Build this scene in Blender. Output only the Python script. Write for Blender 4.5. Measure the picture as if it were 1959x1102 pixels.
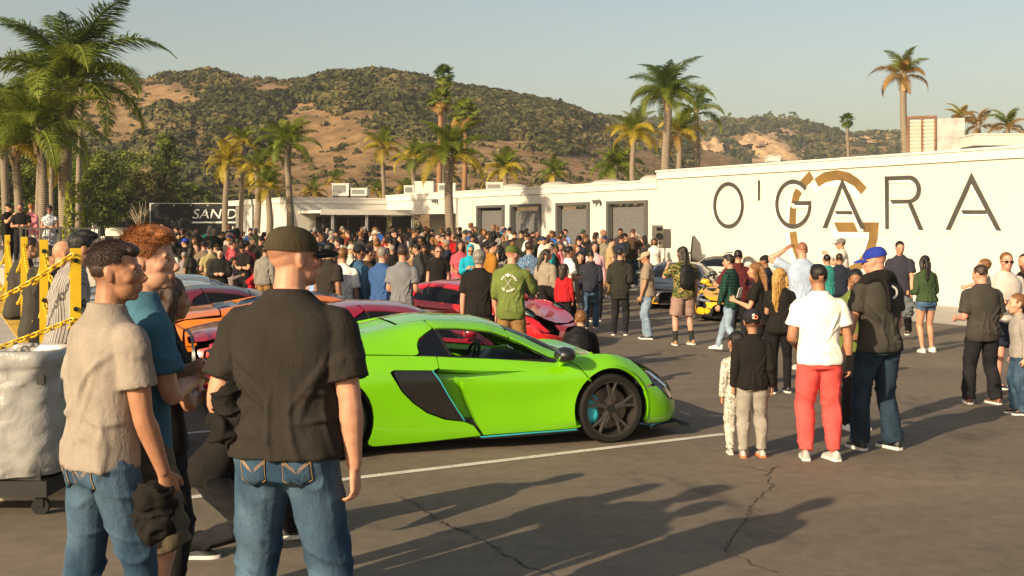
import bpy, bmesh, math, random
import numpy as np
from mathutils import Vector, Matrix, geometry
R = math.radians
rng = random.Random(7)
nrs = np.random.RandomState(11)
for o in list(bpy.data.objects): bpy.data.objects.remove(o)
S = bpy.context.scene
C = S.collection
# ------------------------------------------------------------------ camera, world, sun, exposure
F, CX, HZ, HC = 2230.0, 979.5, 432.0, 2.0          # focal length in photo pixels, centre column, horizon row, eye height
cam_d = bpy.data.cameras.new('camera'); cam = bpy.data.objects.new('camera', cam_d); C.objects.link(cam)
cam.location = (0, 0, HC); cam.rotation_euler = (R(90), 0, 0)
cam_d.sensor_width = 36; cam_d.lens = 36*F/1959; cam_d.shift_y = -(551-HZ)/1959
cam_d.clip_start = 0.1; cam_d.clip_end = 6000
S.camera = cam
SUN_EL, SH_AZ = R(22), R(49)                       # shadows fall to the right and away
sun_dir = Vector((-math.cos(SH_AZ)*math.cos(SUN_EL), -math.sin(SH_AZ)*math.cos(SUN_EL), math.sin(SUN_EL)))   # towards the sun
W = bpy.data.worlds.new('World'); S.world = W; W.use_nodes = True
nt = W.node_tree; nt.nodes.clear()
sk = nt.nodes.new('ShaderNodeTexSky'); sk.sky_type = 'NISHITA'; sk.sun_disc = False
sk.sun_elevation = SUN_EL; sk.sun_rotation = math.atan2(sun_dir.x, sun_dir.y)
sk.air_density = 1.2; sk.dust_density = 3.0; sk.ozone_density = 0.0; sk.altitude = 20
bg = nt.nodes.new('ShaderNodeBackground'); bg.inputs[1].default_value = 0.084
ow = nt.nodes.new('ShaderNodeOutputWorld')
nt.links.new(sk.outputs[0], bg.inputs[0]); nt.links.new(bg.outputs[0], ow.inputs[0])
sl = bpy.data.lights.new('sun', 'SUN'); sl.energy = 5.0; sl.angle = R(0.6); sl.color = (1.0, 0.80, 0.53)
sun = bpy.data.objects.new('sun', sl); C.objects.link(sun); sun.location = (-30, -30, 40)
sun.rotation_euler = sun_dir.to_track_quat('Z', 'Y').to_euler()
S.view_settings.view_transform = 'Standard'; S.view_settings.look = 'None'
S.view_settings.exposure = 0.66; S.view_settings.gamma = 1.0
S.view_settings.use_curve_mapping = False
S.cycles.max_bounces = 6; S.cycles.transparent_max_bounces = 8; S.cycles.volume_bounces = 0
S.cycles.diffuse_bounces = 3; S.cycles.glossy_bounces = 3; S.cycles.use_denoising = True

# ------------------------------------------------------------------ helpers
def lin(h):
    if isinstance(h, (tuple, list)): return tuple(h[:3])
    h = h.lstrip('#'); v = [int(h[i:i+2], 16)/255 for i in (0, 2, 4)]
    return tuple(c/12.92 if c <= .04045 else ((c+.055)/1.055)**2.4 for c in v)
_GZ = np.array([[-60, .12], [2, .12], [4, .10], [9, 0], [14, -.08], [22, -.2], [29, -.2], [40, .05], [55, .3], [80, .5], [120, .6], [3000, .6]], float)
def gz(y): return float(np.interp(y, _GZ[:, 0], _GZ[:, 1]))
def depth_of(py, h=0.0):
    """depth of the ground point seen at photo row py"""
    d = 10.0
    for _ in range(60): d = .5*d + .5*(HC-gz(d)-h)*F/max(py-HZ, 1)
    return d
def gp(px, py):
    d = depth_of(py); return Vector(((px-CX)/F*d, d, gz(d)))
def at(px, py, d): return Vector(((px-CX)/F*d, d, HC+(HZ-py)*d/F))
def lerp(a, b, t): return a+(b-a)*t
def link(name, me, mat=None, parent=None, loc=None):
    o = bpy.data.objects.new(name, me); C.objects.link(o)
    if mat is not None and hasattr(me, 'materials') and len(me.materials) == 0:
        for m in (mat if isinstance(mat, (list, tuple)) else [mat]): me.materials.append(m)
    if parent is not None: o.parent = parent
    if loc is not None: o.location = loc
    return o
def empty(name, loc=(0, 0, 0), rz=0.0):
    o = bpy.data.objects.new(name, None); C.objects.link(o); o.location = loc; o.rotation_euler = (0, 0, rz); o.empty_display_size = .2
    return o
def tag(o, label=None, cat=None, group=None, kind=None):
    if label: o['label'] = label
    if cat: o['category'] = cat
    if group: o['group'] = group
    if kind: o['kind'] = kind
    return o
class MB:
    """collects vertices, faces and material slots into one mesh"""
    def __init__(s): s.v = []; s.f = []; s.m = []
    def add(s, vs, fs, m=0):
        n = len(s.v); s.v.extend([tuple(p) for p in vs]); s.f.extend([tuple(i+n for i in f) for f in fs]); s.m.extend([m]*len(fs)); return s
    def box(s, lo, hi, m=0, M=None):
        x0, y0, z0 = lo; x1, y1, z1 = hi
        vs = [(x0,y0,z0),(x1,y0,z0),(x1,y1,z0),(x0,y1,z0),(x0,y0,z1),(x1,y0,z1),(x1,y1,z1),(x0,y1,z1)]
        if M is not None: vs = [M @ Vector(v) for v in vs]
        return s.add(vs, [(0,3,2,1),(4,5,6,7),(0,1,5,4),(1,2,6,5),(2,3,7,6),(3,0,4,7)], m)
    def obox(s, c, ax, ay, az, m=0):
        c, ax, ay, az = map(Vector, (c, ax, ay, az))
        vs = [c+i*ax+j*ay+k*az for k in (-1,1) for (i,j) in ((-1,-1),(1,-1),(1,1),(-1,1))]
        return s.add(vs, [(0,3,2,1),(4,5,6,7),(0,1,5,4),(1,2,6,5),(2,3,7,6),(3,0,4,7)], m)
    def rings(s, rs, m=0, cap=True, closed=False):
        n = len(rs[0]); vs = [p for r in rs for p in r]; fs = []
        k = len(rs)
        for i in range(k if closed else k-1):
            a, b = i*n, ((i+1) % k)*n
            for j in range(n): fs.append((a+j, a+(j+1)%n, b+(j+1)%n, b+j))
        if cap and not closed:
            c0 = sum((Vector(p) for p in rs[0]), Vector())/n; c1 = sum((Vector(p) for p in rs[-1]), Vector())/n
            vs = vs+[c0, c1]; i0 = len(vs)-2
            for j in range(n):
                fs.append((i0, (j+1)%n, j)); fs.append((i0+1, (k-1)*n+j, (k-1)*n+(j+1)%n))
        return s.add(vs, fs, m)
    def tube(s, pts, rad, n=10, m=0, cap=True, closed=False, flat=None):
        pts = [Vector(p) for p in pts]; k = len(pts)
        if not isinstance(rad, (list, tuple)): rad = [rad]*k
        T = []
        for i in range(k):
            a = pts[(i-1) % k] if closed else pts[max(i-1, 0)]; b = pts[(i+1) % k] if closed else pts[min(i+1, k-1)]
            T.append((b-a).normalized() if (b-a).length > 1e-9 else Vector((0,0,1)))
        u = T[0].orthogonal().normalized() if flat is None else (Vector(flat)-T[0]*T[0].dot(Vector(flat))).normalized()
        rs = []
        for i in range(k):
            u = u-T[i]*T[i].dot(u)
            u = u.normalized() if u.length > 1e-6 else T[i].orthogonal().normalized()
            w = T[i].cross(u); r = rad[i]
            r = r if isinstance(r, (tuple, list)) else (r, r)
            rs.append([pts[i]+u*(r[0]*math.cos(2*math.pi*j/n))+w*(r[1]*math.sin(2*math.pi*j/n)) for j in range(n)])
        return s.rings(rs, m, cap, closed)
    def ell(s, c, r, M=None, nu=16, nv=10, m=0):
        c = Vector(c); vs = []; fs = []
        for i in range(nv+1):
            t = math.pi*i/nv
            for j in range(nu):
                p = 2*math.pi*j/nu
                v = Vector((r[0]*math.sin(t)*math.cos(p), r[1]*math.sin(t)*math.sin(p), r[2]*math.cos(t)))
                vs.append(c+(M @ v if M is not None else v))
        for i in range(nv):
            for j in range(nu):
                fs.append((i*nu+j, (i+1)*nu+j, (i+1)*nu+(j+1)%nu, i*nu+(j+1)%nu))
        return s.add(vs, fs, m)
    def lathe(s, prof, n=24, axis='Z', m=0, M=None, closed=False):
        rs = []
        for (r, h) in prof:
            ring = []
            for j in range(n):
                a = 2*math.pi*j/n; v = Vector((r*math.cos(a), r*math.sin(a), h))
                if axis == 'Y': v = Vector((v.x, v.z, -v.y))
                if axis == 'X': v = Vector((v.z, v.x, v.y))
                ring.append(M @ v if M is not None else v)
            rs.append(ring)
        return s.rings(rs, m, True, closed)
    def mesh(s, name, smooth=None):
        me = bpy.data.meshes.new(name); me.from_pydata(s.v, [], s.f); 
        if any(s.m): me.polygons.foreach_set('material_index', s.m)
        if smooth is not None: shade(me, smooth)
        me.update(); return me
    def build(s, name, mat, parent=None, smooth=None, loc=None):
        return link(name, s.mesh(name, smooth), mat, parent, loc)
def text_obj(name, txt, size, mat, parent, offset=0.0, ext=.001, shear=0.0, align='CENTER'):
    c = bpy.data.curves.new('t', 'FONT'); c.body = txt; c.size = size; c.extrude = ext; c.offset = offset; c.shear = shear; c.align_x = align; c.align_y = 'CENTER' if align == 'CENTER' else 'TOP_BASELINE'
    t = bpy.data.objects.new('t', c); C.objects.link(t); me = bpy.data.meshes.new_from_object(t.evaluated_get(bpy.context.evaluated_depsgraph_get())); bpy.data.objects.remove(t); me.materials.clear()
    return link(name, me, mat, parent)
def shade(me, ang=40):
    me.polygons.foreach_set('use_smooth', [True]*len(me.polygons))
    if ang < 179:
        try: me.set_sharp_from_angle(angle=R(ang))
        except Exception: pass
def np_mesh(name, V, Fc, smooth=False):
    me = bpy.data.meshes.new(name)
    V = np.asarray(V, np.float32); Fc = np.asarray(Fc, np.int32); k = Fc.shape[1]
    me.vertices.add(len(V)); me.vertices.foreach_set('co', V.ravel())
    me.loops.add(Fc.size); me.loops.foreach_set('vertex_index', Fc.ravel())
    me.polygons.add(len(Fc)); me.polygons.foreach_set('loop_start', np.arange(0, Fc.size, k, dtype=np.int32))
    me.update(calc_edges=True)
    if smooth: me.polygons.foreach_set('use_smooth', np.ones(len(Fc), bool))
    me.validate(); return me
# vectorised value noise, -1..1
def _h(ix, iy, iz, s):
    n = (ix*374761393+iy*668265263+iz*2147483647+s*1274126177) & 0xFFFFFFFF
    n = ((n ^ (n >> 13))*1274126177) & 0xFFFFFFFF
    return ((n ^ (n >> 16)) & 0xFFFF)/32767.5-1.0
def vnoise(P, s=0):
    P = np.asarray(P, float); i = np.floor(P).astype(np.int64); f = P-i; f = f*f*(3-2*f)
    r = 0
    for a in (0, 1):
        for b in (0, 1):
            for c in (0, 1):
                w = (f[:, 0] if a else 1-f[:, 0])*(f[:, 1] if b else 1-f[:, 1])*(f[:, 2] if c else 1-f[:, 2])
                r = r+w*_h(i[:, 0]+a, i[:, 1]+b, i[:, 2]+c, s)
    return r
def fbm(P, s=0, o=4):
    r = 0; a = .5
    for k in range(o): r = r+a*vnoise(np.asarray(P)*(2.03**k), s+k); a *= .5
    return r

# ------------------------------------------------------------------ materials
_mats = {}
class NT:
    """short hand for node trees"""
    def __init__(s, name):
        s.mat = bpy.data.materials.new(name); s.mat.use_nodes = True; s.t = s.mat.node_tree; s.b = s.t.nodes['Principled BSDF']
    def n(s, ty, **kw):
        o = s.t.nodes.new(ty)
        for k, v in kw.items():
            if k in o.inputs.keys() if isinstance(k, str) else False: o.inputs[k].default_value = v
            else: setattr(o, k, v)
        return o
    def l(s, a, b): s.t.links.new(a, b)
    def coord(s, which='Object'): return s.n('ShaderNodeTexCoord').outputs[which]
    def mapp(s, v, sc=(1,1,1), loc=(0,0,0), rot=(0,0,0)):
        m = s.n('ShaderNodeMapping'); m.inputs['Scale'].default_value = sc; m.inputs['Location'].default_value = loc; m.inputs['Rotation'].default_value = rot
        s.l(v, m.inputs['Vector']); return m.outputs[0]
    def noise(s, v, sc, det=4, rough=.55, dist=0):
        n = s.n('ShaderNodeTexNoise'); n.inputs['Scale'].default_value = sc; n.inputs['Detail'].default_value = det
        n.inputs['Roughness'].default_value = rough; n.inputs['Distortion'].default_value = dist; s.l(v, n.inputs['Vector']); return n.outputs['Fac']
    def ramp(s, f, stops, interp='LINEAR'):
        r = s.n('ShaderNodeValToRGB'); r.color_ramp.interpolation = interp
        e = r.color_ramp.elements
        while len(e) < len(stops): e.new(0.5)
        for i, (p, c) in enumerate(stops):
            e[i].position = p; c = lin(c) if isinstance(c, str) else c
            e[i].color = (c, c, c, 1) if isinstance(c, (int, float)) else (*c[:3], 1)
        s.l(f, r.inputs[0]); return r.outputs[0]
    def mix(s, f, a, b, mode='MIX'):
        m = s.n('ShaderNodeMix', data_type='RGBA', blend_type=mode)
        for k, v in ((0, f), (6, a), (7, b)):
            if hasattr(v, 'is_output'): s.l(v, m.inputs[k])
            else:
                v = lin(v) if isinstance(v, str) else v
                m.inputs[k].default_value = v if isinstance(v, (int, float)) and k == 0 else ((v, v, v, 1) if isinstance(v, (int, float)) else (*v[:3], 1))
        return m.outputs[2]
    def math(s, op, a, b=0.0, c=0.0):
        m = s.n('ShaderNodeMath', operation=op)
        for k, v in ((0, a), (1, b), (2, c)):
            if hasattr(v, 'is_output'): s.l(v, m.inputs[k])
            else: m.inputs[k].default_value = v
        return m.outputs[0]
    def bump(s, h, st=.3, dist=.01, nrm=None):
        b = s.n('ShaderNodeBump'); b.inputs['Strength'].default_value = st; b.inputs['Distance'].default_value = dist; s.l(h, b.inputs['Height'])
        if nrm is not None: s.l(nrm, b.inputs['Normal'])
        s.l(b.outputs[0], s.b.inputs['Normal']); return b.outputs[0]
    def col(s, c):
        if hasattr(c, 'is_output'): s.l(c, s.b.inputs['Base Color'])
        else: s.b.inputs['Base Color'].default_value = (*lin(c), 1)
    def set(s, **kw):
        for k, v in kw.items():
            k = {'rough': 'Roughness', 'metal': 'Metallic', 'spec': 'Specular IOR Level', 'coat': 'Coat Weight', 'coat_rough': 'Coat Roughness', 'trans': 'Transmission Weight', 'alpha': 'Alpha', 'sheen': 'Sheen Weight', 'sss': 'Subsurface Weight'}.get(k, k)
            if hasattr(v, 'is_output'): s.l(v, s.b.inputs[k])
            else: s.b.inputs[k].default_value = v
        return s
def sep(N, v):
    x = N.n('ShaderNodeSeparateXYZ'); N.l(v, x.inputs[0]); return x.outputs
def plain(name, col, rough=.6, metal=0.0, var=.12, sc=6, bump=0.0, bsc=60, coat=0.0, spec=.5):
    key = ('plain', name)
    if key in _mats: return _mats[key]
    N = NT(name); v = N.coord(); c = lin(col)
    f = N.noise(v, sc, 5)
    N.col(N.ramp(f, [(.3, tuple(x*(1-var) for x in c)), (.7, tuple(min(x*(1+var), 1) for x in c))]))
    N.set(rough=rough, metal=metal, coat=coat, spec=spec)
    if bump: N.bump(N.noise(v, bsc, 4), bump, .01)
    _mats[key] = N.mat; return N.mat
# ================================================================== ground
def m_asphalt():
    N = NT('asphalt'); v = N.coord()
    big = N.noise(N.mapp(v, (.16, .3, 1)), 1.0, 6, .62, .6)
    fine = N.noise(v, 95, 3, .7); mid = N.noise(v, 7, 5, .65)
    c = N.ramp(big, [(.28, (.092, .072, .052)), (.5, (.138, .109, .078)), (.74, (.190, .150, .108))])
    c = N.mix(.55, c, N.ramp(mid, [(.3, .6), (.7, 1.32)]), 'MULTIPLY')
    vo = N.n('ShaderNodeTexVoronoi'); vo.inputs['Scale'].default_value = 160; N.l(v, vo.inputs['Vector'])
    sp = sep(N, vo.outputs['Color'])[0]
    c = N.mix(N.ramp(sp, [(.0, 0.0), (.80, 0.0), (.97, .55)]), c, (.20, .175, .145))
    st = N.noise(N.mapp(v, (.7, .35, 1), (3, 8, 0)), 1.0, 4, .6, 1.5)
    c = N.mix(N.ramp(st, [(.60, 0.0), (.72, .6)]), c, (.035, .030, .026))
    dust = N.noise(N.mapp(v, (.5, 1.4, 1), (13, 1, 0)), 1.0, 5, .65, .8)
    c = N.mix(N.ramp(dust, [(.52, 0.0), (.78, .5)]), c, (.21, .168, .122))
    N.col(c); N.set(rough=N.ramp(big, [(.2, .72), (.8, .92)]), spec=.35)
    N.bump(N.math('ADD', N.math('MULTIPLY', fine, .7), N.math('MULTIPLY', sp, .6)), .5, .006)
    return N.mat
M_asph = m_asphalt()
xs = np.unique(np.concatenate([np.linspace(-900, -40, 12), np.linspace(-40, 40, 33), np.linspace(40, 900, 12)]))
ys = np.unique(np.concatenate([np.array([-60., 0]), np.arange(1, 30, 1.0), np.arange(30, 130, 2.5), np.linspace(130, 1500, 14)]))
GV = [(x, y, gz(y)) for y in ys for x in xs]; nx = len(xs)
GF = [(j*nx+i, j*nx+i+1, (j+1)*nx+i+1, (j+1)*nx+i) for j in range(len(ys)-1) for i in range(nx-1)]
ground = link('asphalt_ground', np_mesh('asphalt_ground', GV, GF, True), M_asph); tag(ground, kind='structure')
tag(ground, 'dark sunlit asphalt of the parking lot')
def sheet(name, pts, mat, dz=.004, step=.6, parent=None):
    """a strip of paint or paving that follows the ground; pts = [(left, right), ...]"""
    b = MB(); prev = None; n = 0; vs = []; fs = []
    for k in range(len(pts)-1):
        (a0, b0), (a1, b1) = pts[k], pts[k+1]
        m = max(1, int((Vector(a1)-Vector(a0)).length/step))
        for i in range(m+(k == len(pts)-2)):
            t = i/m
            for p, q in ((a0, a1), (b0, b1)):
                x = p[0]+(q[0]-p[0])*t; y = p[1]+(q[1]-p[1])*t; vs.append((x, y, gz(y)+dz))
    for i in range(len(vs)//2-1): fs.append((2*i, 2*i+1, 2*i+3, 2*i+2))
    me = bpy.data.meshes.new(name); me.from_pydata(vs, [], fs); return link(name, me, mat, parent)
def m_paint():
    N = NT('worn_white_paint'); v = N.coord(); f = N.noise(v, 35, 5, .7); g = N.noise(v, 3, 4)
    c = N.mix(N.ramp(f, [(.35, .0), (.62, 1.0)]), (.30, .27, .23), (.66, .62, .55))
    N.col(N.mix(N.ramp(g, [(.35, 0.0), (.7, .5)]), c, (.75, .71, .63))); N.set(rough=.7); N.bump(f, .4, .004); return N.mat
M_line = m_paint()
def paint_line(p0, p1, w=.105):
    a = gp(*p0) if not isinstance(p0, Vector) else p0; b = gp(*p1) if not isinstance(p1, Vector) else p1
    d = (b-a).xy.normalized(); n = Vector((-d.y, d.x))*w/2
    o = sheet('painted_line', [((a.x-n.x, a.y-n.y), (a.x+n.x, a.y+n.y)), ((b.x-n.x, b.y-n.y), (b.x+n.x, b.y+n.y))], M_line, .005)
    return tag(o, kind='structure')
L0, L1 = gp(640, 920), gp(1386, 831)
bay = (L1-L0).normalized(); perp = Vector((-bay.y, bay.x, 0))
tag(paint_line(L0-bay*1.6, L1), 'white painted bay line in front of the green sports car')
for k, ln in ((1, 5.0), (2, 5.0), (3, 5.0), (4, 5.0)):
    a = L0-bay*.6+perp*2.9*k; tag(paint_line(a, a+bay*ln), 'white painted bay line between the parked sports cars')
M_crack = plain('crack_tar', (.030, .025, .021), .95, var=.2)
def crack(pts, w, seed):
    r = random.Random(seed); P = []
    for k in range(len(pts)-1):
        a, b = gp(*pts[k]), gp(*pts[k+1]); m = max(2, int((b-a).length/.035))
        for i in range(m):
            p = a.lerp(b, i/m); P.append(p+Vector((r.gauss(0, .014), r.gauss(0, .014), 0)))
    vs = []; fs = []
    for i, p in enumerate(P):
        t = (P[min(i+1, len(P)-1)]-P[max(i-1, 0)]).normalized(); n = Vector((-t.y, t.x, 0))
        ww = w*(.35+.9*r.random())*(1 if .05 < i/len(P) < .95 else .3)
        for s in (-1, 1): q = p+n*s*ww/2; vs.append((q.x, q.y, gz(q.y)+.0045))
    for i in range(len(P)-1): fs.append((2*i, 2*i+1, 2*i+3, 2*i+2))
    me = bpy.data.meshes.new('crack'); me.from_pydata(vs, [], fs); link('crack', me, M_crack, ground)
crack([(752, 945), (800, 968), (840, 1000), (905, 1022), (950, 1050), (1005, 1085), (1060, 1101), (1090, 1130)], .013, 1)
crack([(836, 990), (870, 1010), (905, 1022)], .009, 2)
crack([(1495, 885), (1470, 905), (1475, 930), (1440, 965), (1425, 1000), (1400, 1030), (1385, 1055), (1400, 1070)], .011, 3)
crack([(1475, 905), (1440, 895), (1415, 893)], .010, 4)
crack([(1400, 1060), (1450, 1085), (1500, 1099)], .010, 5)
# ================================================================== building
def m_wall(name='white_painted_block', base=(.54, .515, .465)):
    N = NT(name); v = N.coord(); g = N.noise(v, .35, 5, .6); h = N.noise(N.mapp(v, (1.2, 1.2, .10)), 1.5, 4, .6); fine = N.noise(v, 28, 4)
    c = N.mix(N.ramp(g, [(.3, 0.0), (.75, .35)]), base, tuple(x*.88 for x in base))
    c = N.mix(N.ramp(h, [(.58, 0.0), (.8, .22)]), c, tuple(x*.62 for x in base)); N.col(c)
    br = N.n('ShaderNodeTexBrick'); N.l(N.mapp(v, (1, 1, 1), rot=(R(90), 0, 0)), br.inputs['Vector'])
    br.inputs['Scale'].default_value = 1; br.inputs['Brick Width'].default_value = .4; br.inputs['Row Height'].default_value = .2; br.inputs['Mortar Size'].default_value = .006
    br.inputs['Color1'].default_value = br.inputs['Color2'].default_value = (1, 1, 1, 1); br.inputs['Mortar'].default_value = (0, 0, 0, 1)
    N.bump(N.math('ADD', N.math('MULTIPLY', br.outputs['Color'], 1.0), N.math('MULTIPLY', fine, .35)), .22, .01)
    N.set(rough=.75, spec=.3); return N.mat
M_wall = m_wall()
M_trim = plain('white_painted_trim', (.60, .57, .51), .6, var=.05)
M_dgrey = plain('dark_grey_paint', (.085, .082, .08), .5, var=.1)
M_shut = plain('grey_metal_shutter', (.19, .185, .185), .45, .3, var=.08)
M_black = plain('black_satin', (.012, .012, .013), .4, var=.2)
M_metal = plain('galvanised_metal', (.45, .44, .42), .45, .6, var=.12)
M_hvac = plain('hvac_beige_metal', (.55, .51, .45), .55, .1, var=.10, bump=.1)
M_conc = plain('concrete', (.36, .33, .285), .85, var=.18, sc=2.5, bump=.3)
M_roof = plain('roof_membrane', (.55, .53, .48), .8, var=.1)
VPX = -257.0
wdir = Vector(((VPX-CX)/F, 1, 0)).normalized()          # along the facade, away from the camera
wn = Vector((-wdir.y, wdir.x, 0))                        # facade normal, towards the lot
wn = -wn if wn.y > 0 else wn
W0 = at(1798, 588, 31.4); W0.z = 0
def on_wall(px, py, org=None, nrm=None, off=0.0):
    """photo ray met with a vertical wall plane"""
    org = W0 if org is None else org; nrm = wn if nrm is None else nrm
    r = Vector(((px-CX)/F, 1, (HZ-py)/F)); c = Vector((0, 0, HC))
    t = (org+nrm*off-c).dot(nrm)/r.dot(nrm); return c+r*t
def wall_frame(org, along, nrm):
    return Matrix(((along.x, nrm.x, 0, org.x), (along.y, nrm.y, 0, org.y), (0, 0, 1, 0), (0, 0, 0, 1)))
# corners of the facade, from the far wing to the lettered end
cA = on_wall(2700, 300); cB = on_wall(1259, 328); cC = on_wall(740, 376)
zA = on_wall(1259, 328).z; zB = on_wall(1259, 345).z
pdir = -wn                                              # away from the lot
def hit2(org, d, px):
    """point on a ground line org + d*u that is seen in column px"""
    r = (px-CX)/F; u = (r*org.y-org.x)/(d.x-r*d.y); return org+d*u
cD = hit2(cC, wn, 551); zD = at(551, 378, cD.y).z
cEr = hit2(cD, wdir, 439); cE = hit2(cD, wdir, 463)
bld = empty('warehouse_building', (cB.x, cB.y, gz(cB.y)))
tag(bld, 'long white painted warehouse with roll-up doors and large dark lettering', 'building')
binv = Matrix.Translation(-Vector(bld.location))
def bpart(mb, name, mat, smooth=None, parent=None):
    me = mb.mesh(name, smooth); me.transform(binv); return link(name, me, mat, parent or bld)
def slab(mb, a, b, z0, z1, t, nrm, m=0):
    """upright slab from ground point a to b, thickness t behind the face with normal nrm"""
    a, b = Vector((a.x, a.y, 0)), Vector((b.x, b.y, 0)); q = -nrm*t
    vs = [(p.x, p.y, z) for z in (z0, z1) for p in (a, b, b+q, a+q)]
    mb.add(vs, [(0,3,2,1),(4,5,6,7),(0,1,5,4),(1,2,6,5),(2,3,7,6),(3,0,4,7)], m)
# lettered end wall
mb = MB(); slab(mb, cA, cB, -.6, zA-.28, .3, wn); bpart(mb, 'wall', M_wall)
mb = MB(); slab(mb, cA+wn*.07, cB+wn*.07, zA-.28, zA-.03, .45, wn)
mb2 = MB(); slab(mb2, cA+wn*.11, cB+wn*.11-wdir*(-.03), zA-.03, zA+.03, .55, wn)
bpart(mb, 'parapet_band', M_trim); bpart(mb2, 'coping', M_trim)
mb = MB(); slab(mb, cB-wn*.3, cB-wn*9, -.6, zA-.02, .3, -wdir); bpart(mb, 'side_wall', M_wall)
# wall with roll-up doors: piers between openings
doors = []
for (x0, x1, yt) in ((914, 966, 392), (978, 1036, 389.5), (1066, 1129, 387), (1163, 1240, 386)):
    a = on_wall(x0, yt); b = on_wall(x1, yt); doors.append((a, b, (a.z+b.z)/2))
zt = sum(d[2] for d in doors)/4
cF = on_wall(872, 400)                                   # left end of the door wall: the recessed entry starts
edges = [cF]+[p for d in doors for p in (d[0], d[1])]+[cB]
mb = MB()
for k in range(0, len(edges), 2): slab(mb, edges[k], edges[k+1], -.6, zt, .3, wn)
slab(mb, cF, cB, zt, zB-.3, .3, wn); bpart(mb, 'wall', M_wall)
mb = MB(); slab(mb, cC+wn*.06, cB+wn*.06, zB-.3, zB-.04, .4, wn); bpart(mb, 'parapet_band', M_trim)
mb = MB(); slab(mb, cC+wn*.10, cB+wn*.10, zB-.04, zB+.03, .5, wn); bpart(mb, 'coping', M_trim)
for a, b, z in doors:
    L = (Vector((a.x, a.y))-Vector((b.x, b.y))).length; dd = (Vector((b.x, b.y, 0))-Vector((a.x, a.y, 0))).normalized()
    q = bld; g = gz(a.y)
    mb = MB(); rows = int((zt-g)/.085); prof = []
    for i in range(rows+1):
        z = g-.3+i*.085
        for dz, dy in ((0, .0), (.012, .018), (.055, .022), (.07, .0)): prof.append((z+dz, dy))
    vs = []; fs = []
    for (z, dy) in prof:
        for p in (a, b): w = Vector((p.x, p.y, 0))-wn*(.16-dy); vs.append((w.x, w.y, min(z, zt+.1)))
    for i in range(len(prof)-1): fs.append((2*i, 2*i+1, 2*i+3, 2*i+2))
    mb.add(vs, fs); dr = bpart(mb, 'roll_up_door', M_shut)
    mb = MB()
    for p, s in ((a, 1), (b, -1)):
        c = Vector((p.x, p.y, 0))+dd*s*.075; mb.obox((c.x, c.y, (g+zt)/2-.2), dd*.075, wn*.10, Vector((0, 0, (zt-g)/2+.2)))
    c = (Vector((a.x, a.y, 0))+Vector((b.x, b.y, 0)))/2; mb.obox((c.x, c.y, zt-.06), dd*(L/2-.15), wn*.095, Vector((0, 0, .06)))
    bpart(mb, 'door_frame', M_dgrey)
# downpipe lines and slim pilasters between the doors
for px in (905, 1048):
    p = on_wall(px, 400); mb = MB(); c = Vector((p.x, p.y, 0))+wn*.03
    mb.obox((c.x, c.y, (zB-.3)/2+.1), wdir*.04, wn*.03, Vector((0, 0, (zB-.3)/2-.1))); bpart(mb, 'downpipe', M_trim)
# recessed entry between the wing and the door wall
rec = 2.6
cCi, cFi = cC-wn*rec, cF-wn*rec
mb = MB(); slab(mb, cC, cF, zt-.35, zB-.3, .3, wn); bpart(mb, 'entry_lintel', M_wall)
mb = MB(); slab(mb, cCi, cFi, -.6, zB-.3, .3, wn); slab(mb, cF, cFi, -.6, zB-.3, .28, wdir); bpart(mb, 'entry_wall', M_wall)
for (x0, x1, y0, nm, mat) in ((750, 790, 414, 'dark_glass_front', M_black), (822, 846, 417, 'entry_door', M_trim)):
    a = on_wall(x0, y0, cCi, wn, .03); b = on_wall(x1, y0, cCi, wn, .03); mb = MB(); slab(mb, a, b, -.2, a.z, .05, wn); bpart(mb, nm, mat)
# wing that comes forward: shaded face and sunlit face
mb = MB(); dn = -wdir; slab(mb, cC, cD, -.6, zD-.28, .3, dn); bpart(mb, 'wing_wall', M_wall)
mb = MB(); slab(mb, cD, cE, -.6, zD-.28, .3, wn); bpart(mb, 'wing_wall', M_wall)
for nm, o, z0, z1 in (('parapet_band', .06, -.28, -.04), ('coping', .11, -.04, .03)):
    mb = MB(); slab(mb, cC+dn*o, cD+dn*o+wn*o, zD+z0, zD+z1, .4, dn); bpart(mb, nm, M_trim)
    mb = MB(); slab(mb, cD+wn*(o+.002)+dn*(o-.004), cEr+wn*o, zD+z0+.003, zD+z1-.003, .4, wn); bpart(mb, nm, M_trim)
# slim dark recesses and end column of the wing
for px in (472, 497, 524):
    p = hit2(cD, wdir, px); mb = MB(); mb.obox((p.x, p.y, 1.5), wdir*.06, wn*.012, Vector((0, 0, 1.4))); bpart(mb, 'wall_joint', M_metal)
p = hit2(cD, wdir, 490); mb = MB(); mb.obox((p.x, p.y, 1.25), wdir*.45, wn*.02, Vector((0, 0, 1.05))); bpart(mb, 'side_door', plain('brown_door', (.16, .11, .085), .6))
def m_tread():
    N = NT('mosaic_column'); v = N.mapp(N.coord(), (1, 1, 1)); w = N.n('ShaderNodeTexWave'); N.l(v, w.inputs['Vector']); w.inputs['Scale'].default_value = 2.2; w.inputs['Distortion'].default_value = 6
    w.bands_direction = 'X'
    N.col(N.ramp(w.outputs['Fac'], [(.4, (.05, .05, .05)), (.6, (.30, .28, .25))])); N.set(rough=.6); return N.mat
q = hit2(cD, wdir, 454)-wn*.33; mb = MB(); mb.obox((q.x, q.y, 1.4), wdir*.5, wn*.3, Vector((0, 0, zD-1.70))); bpart(mb, 'column', m_tread())
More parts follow.
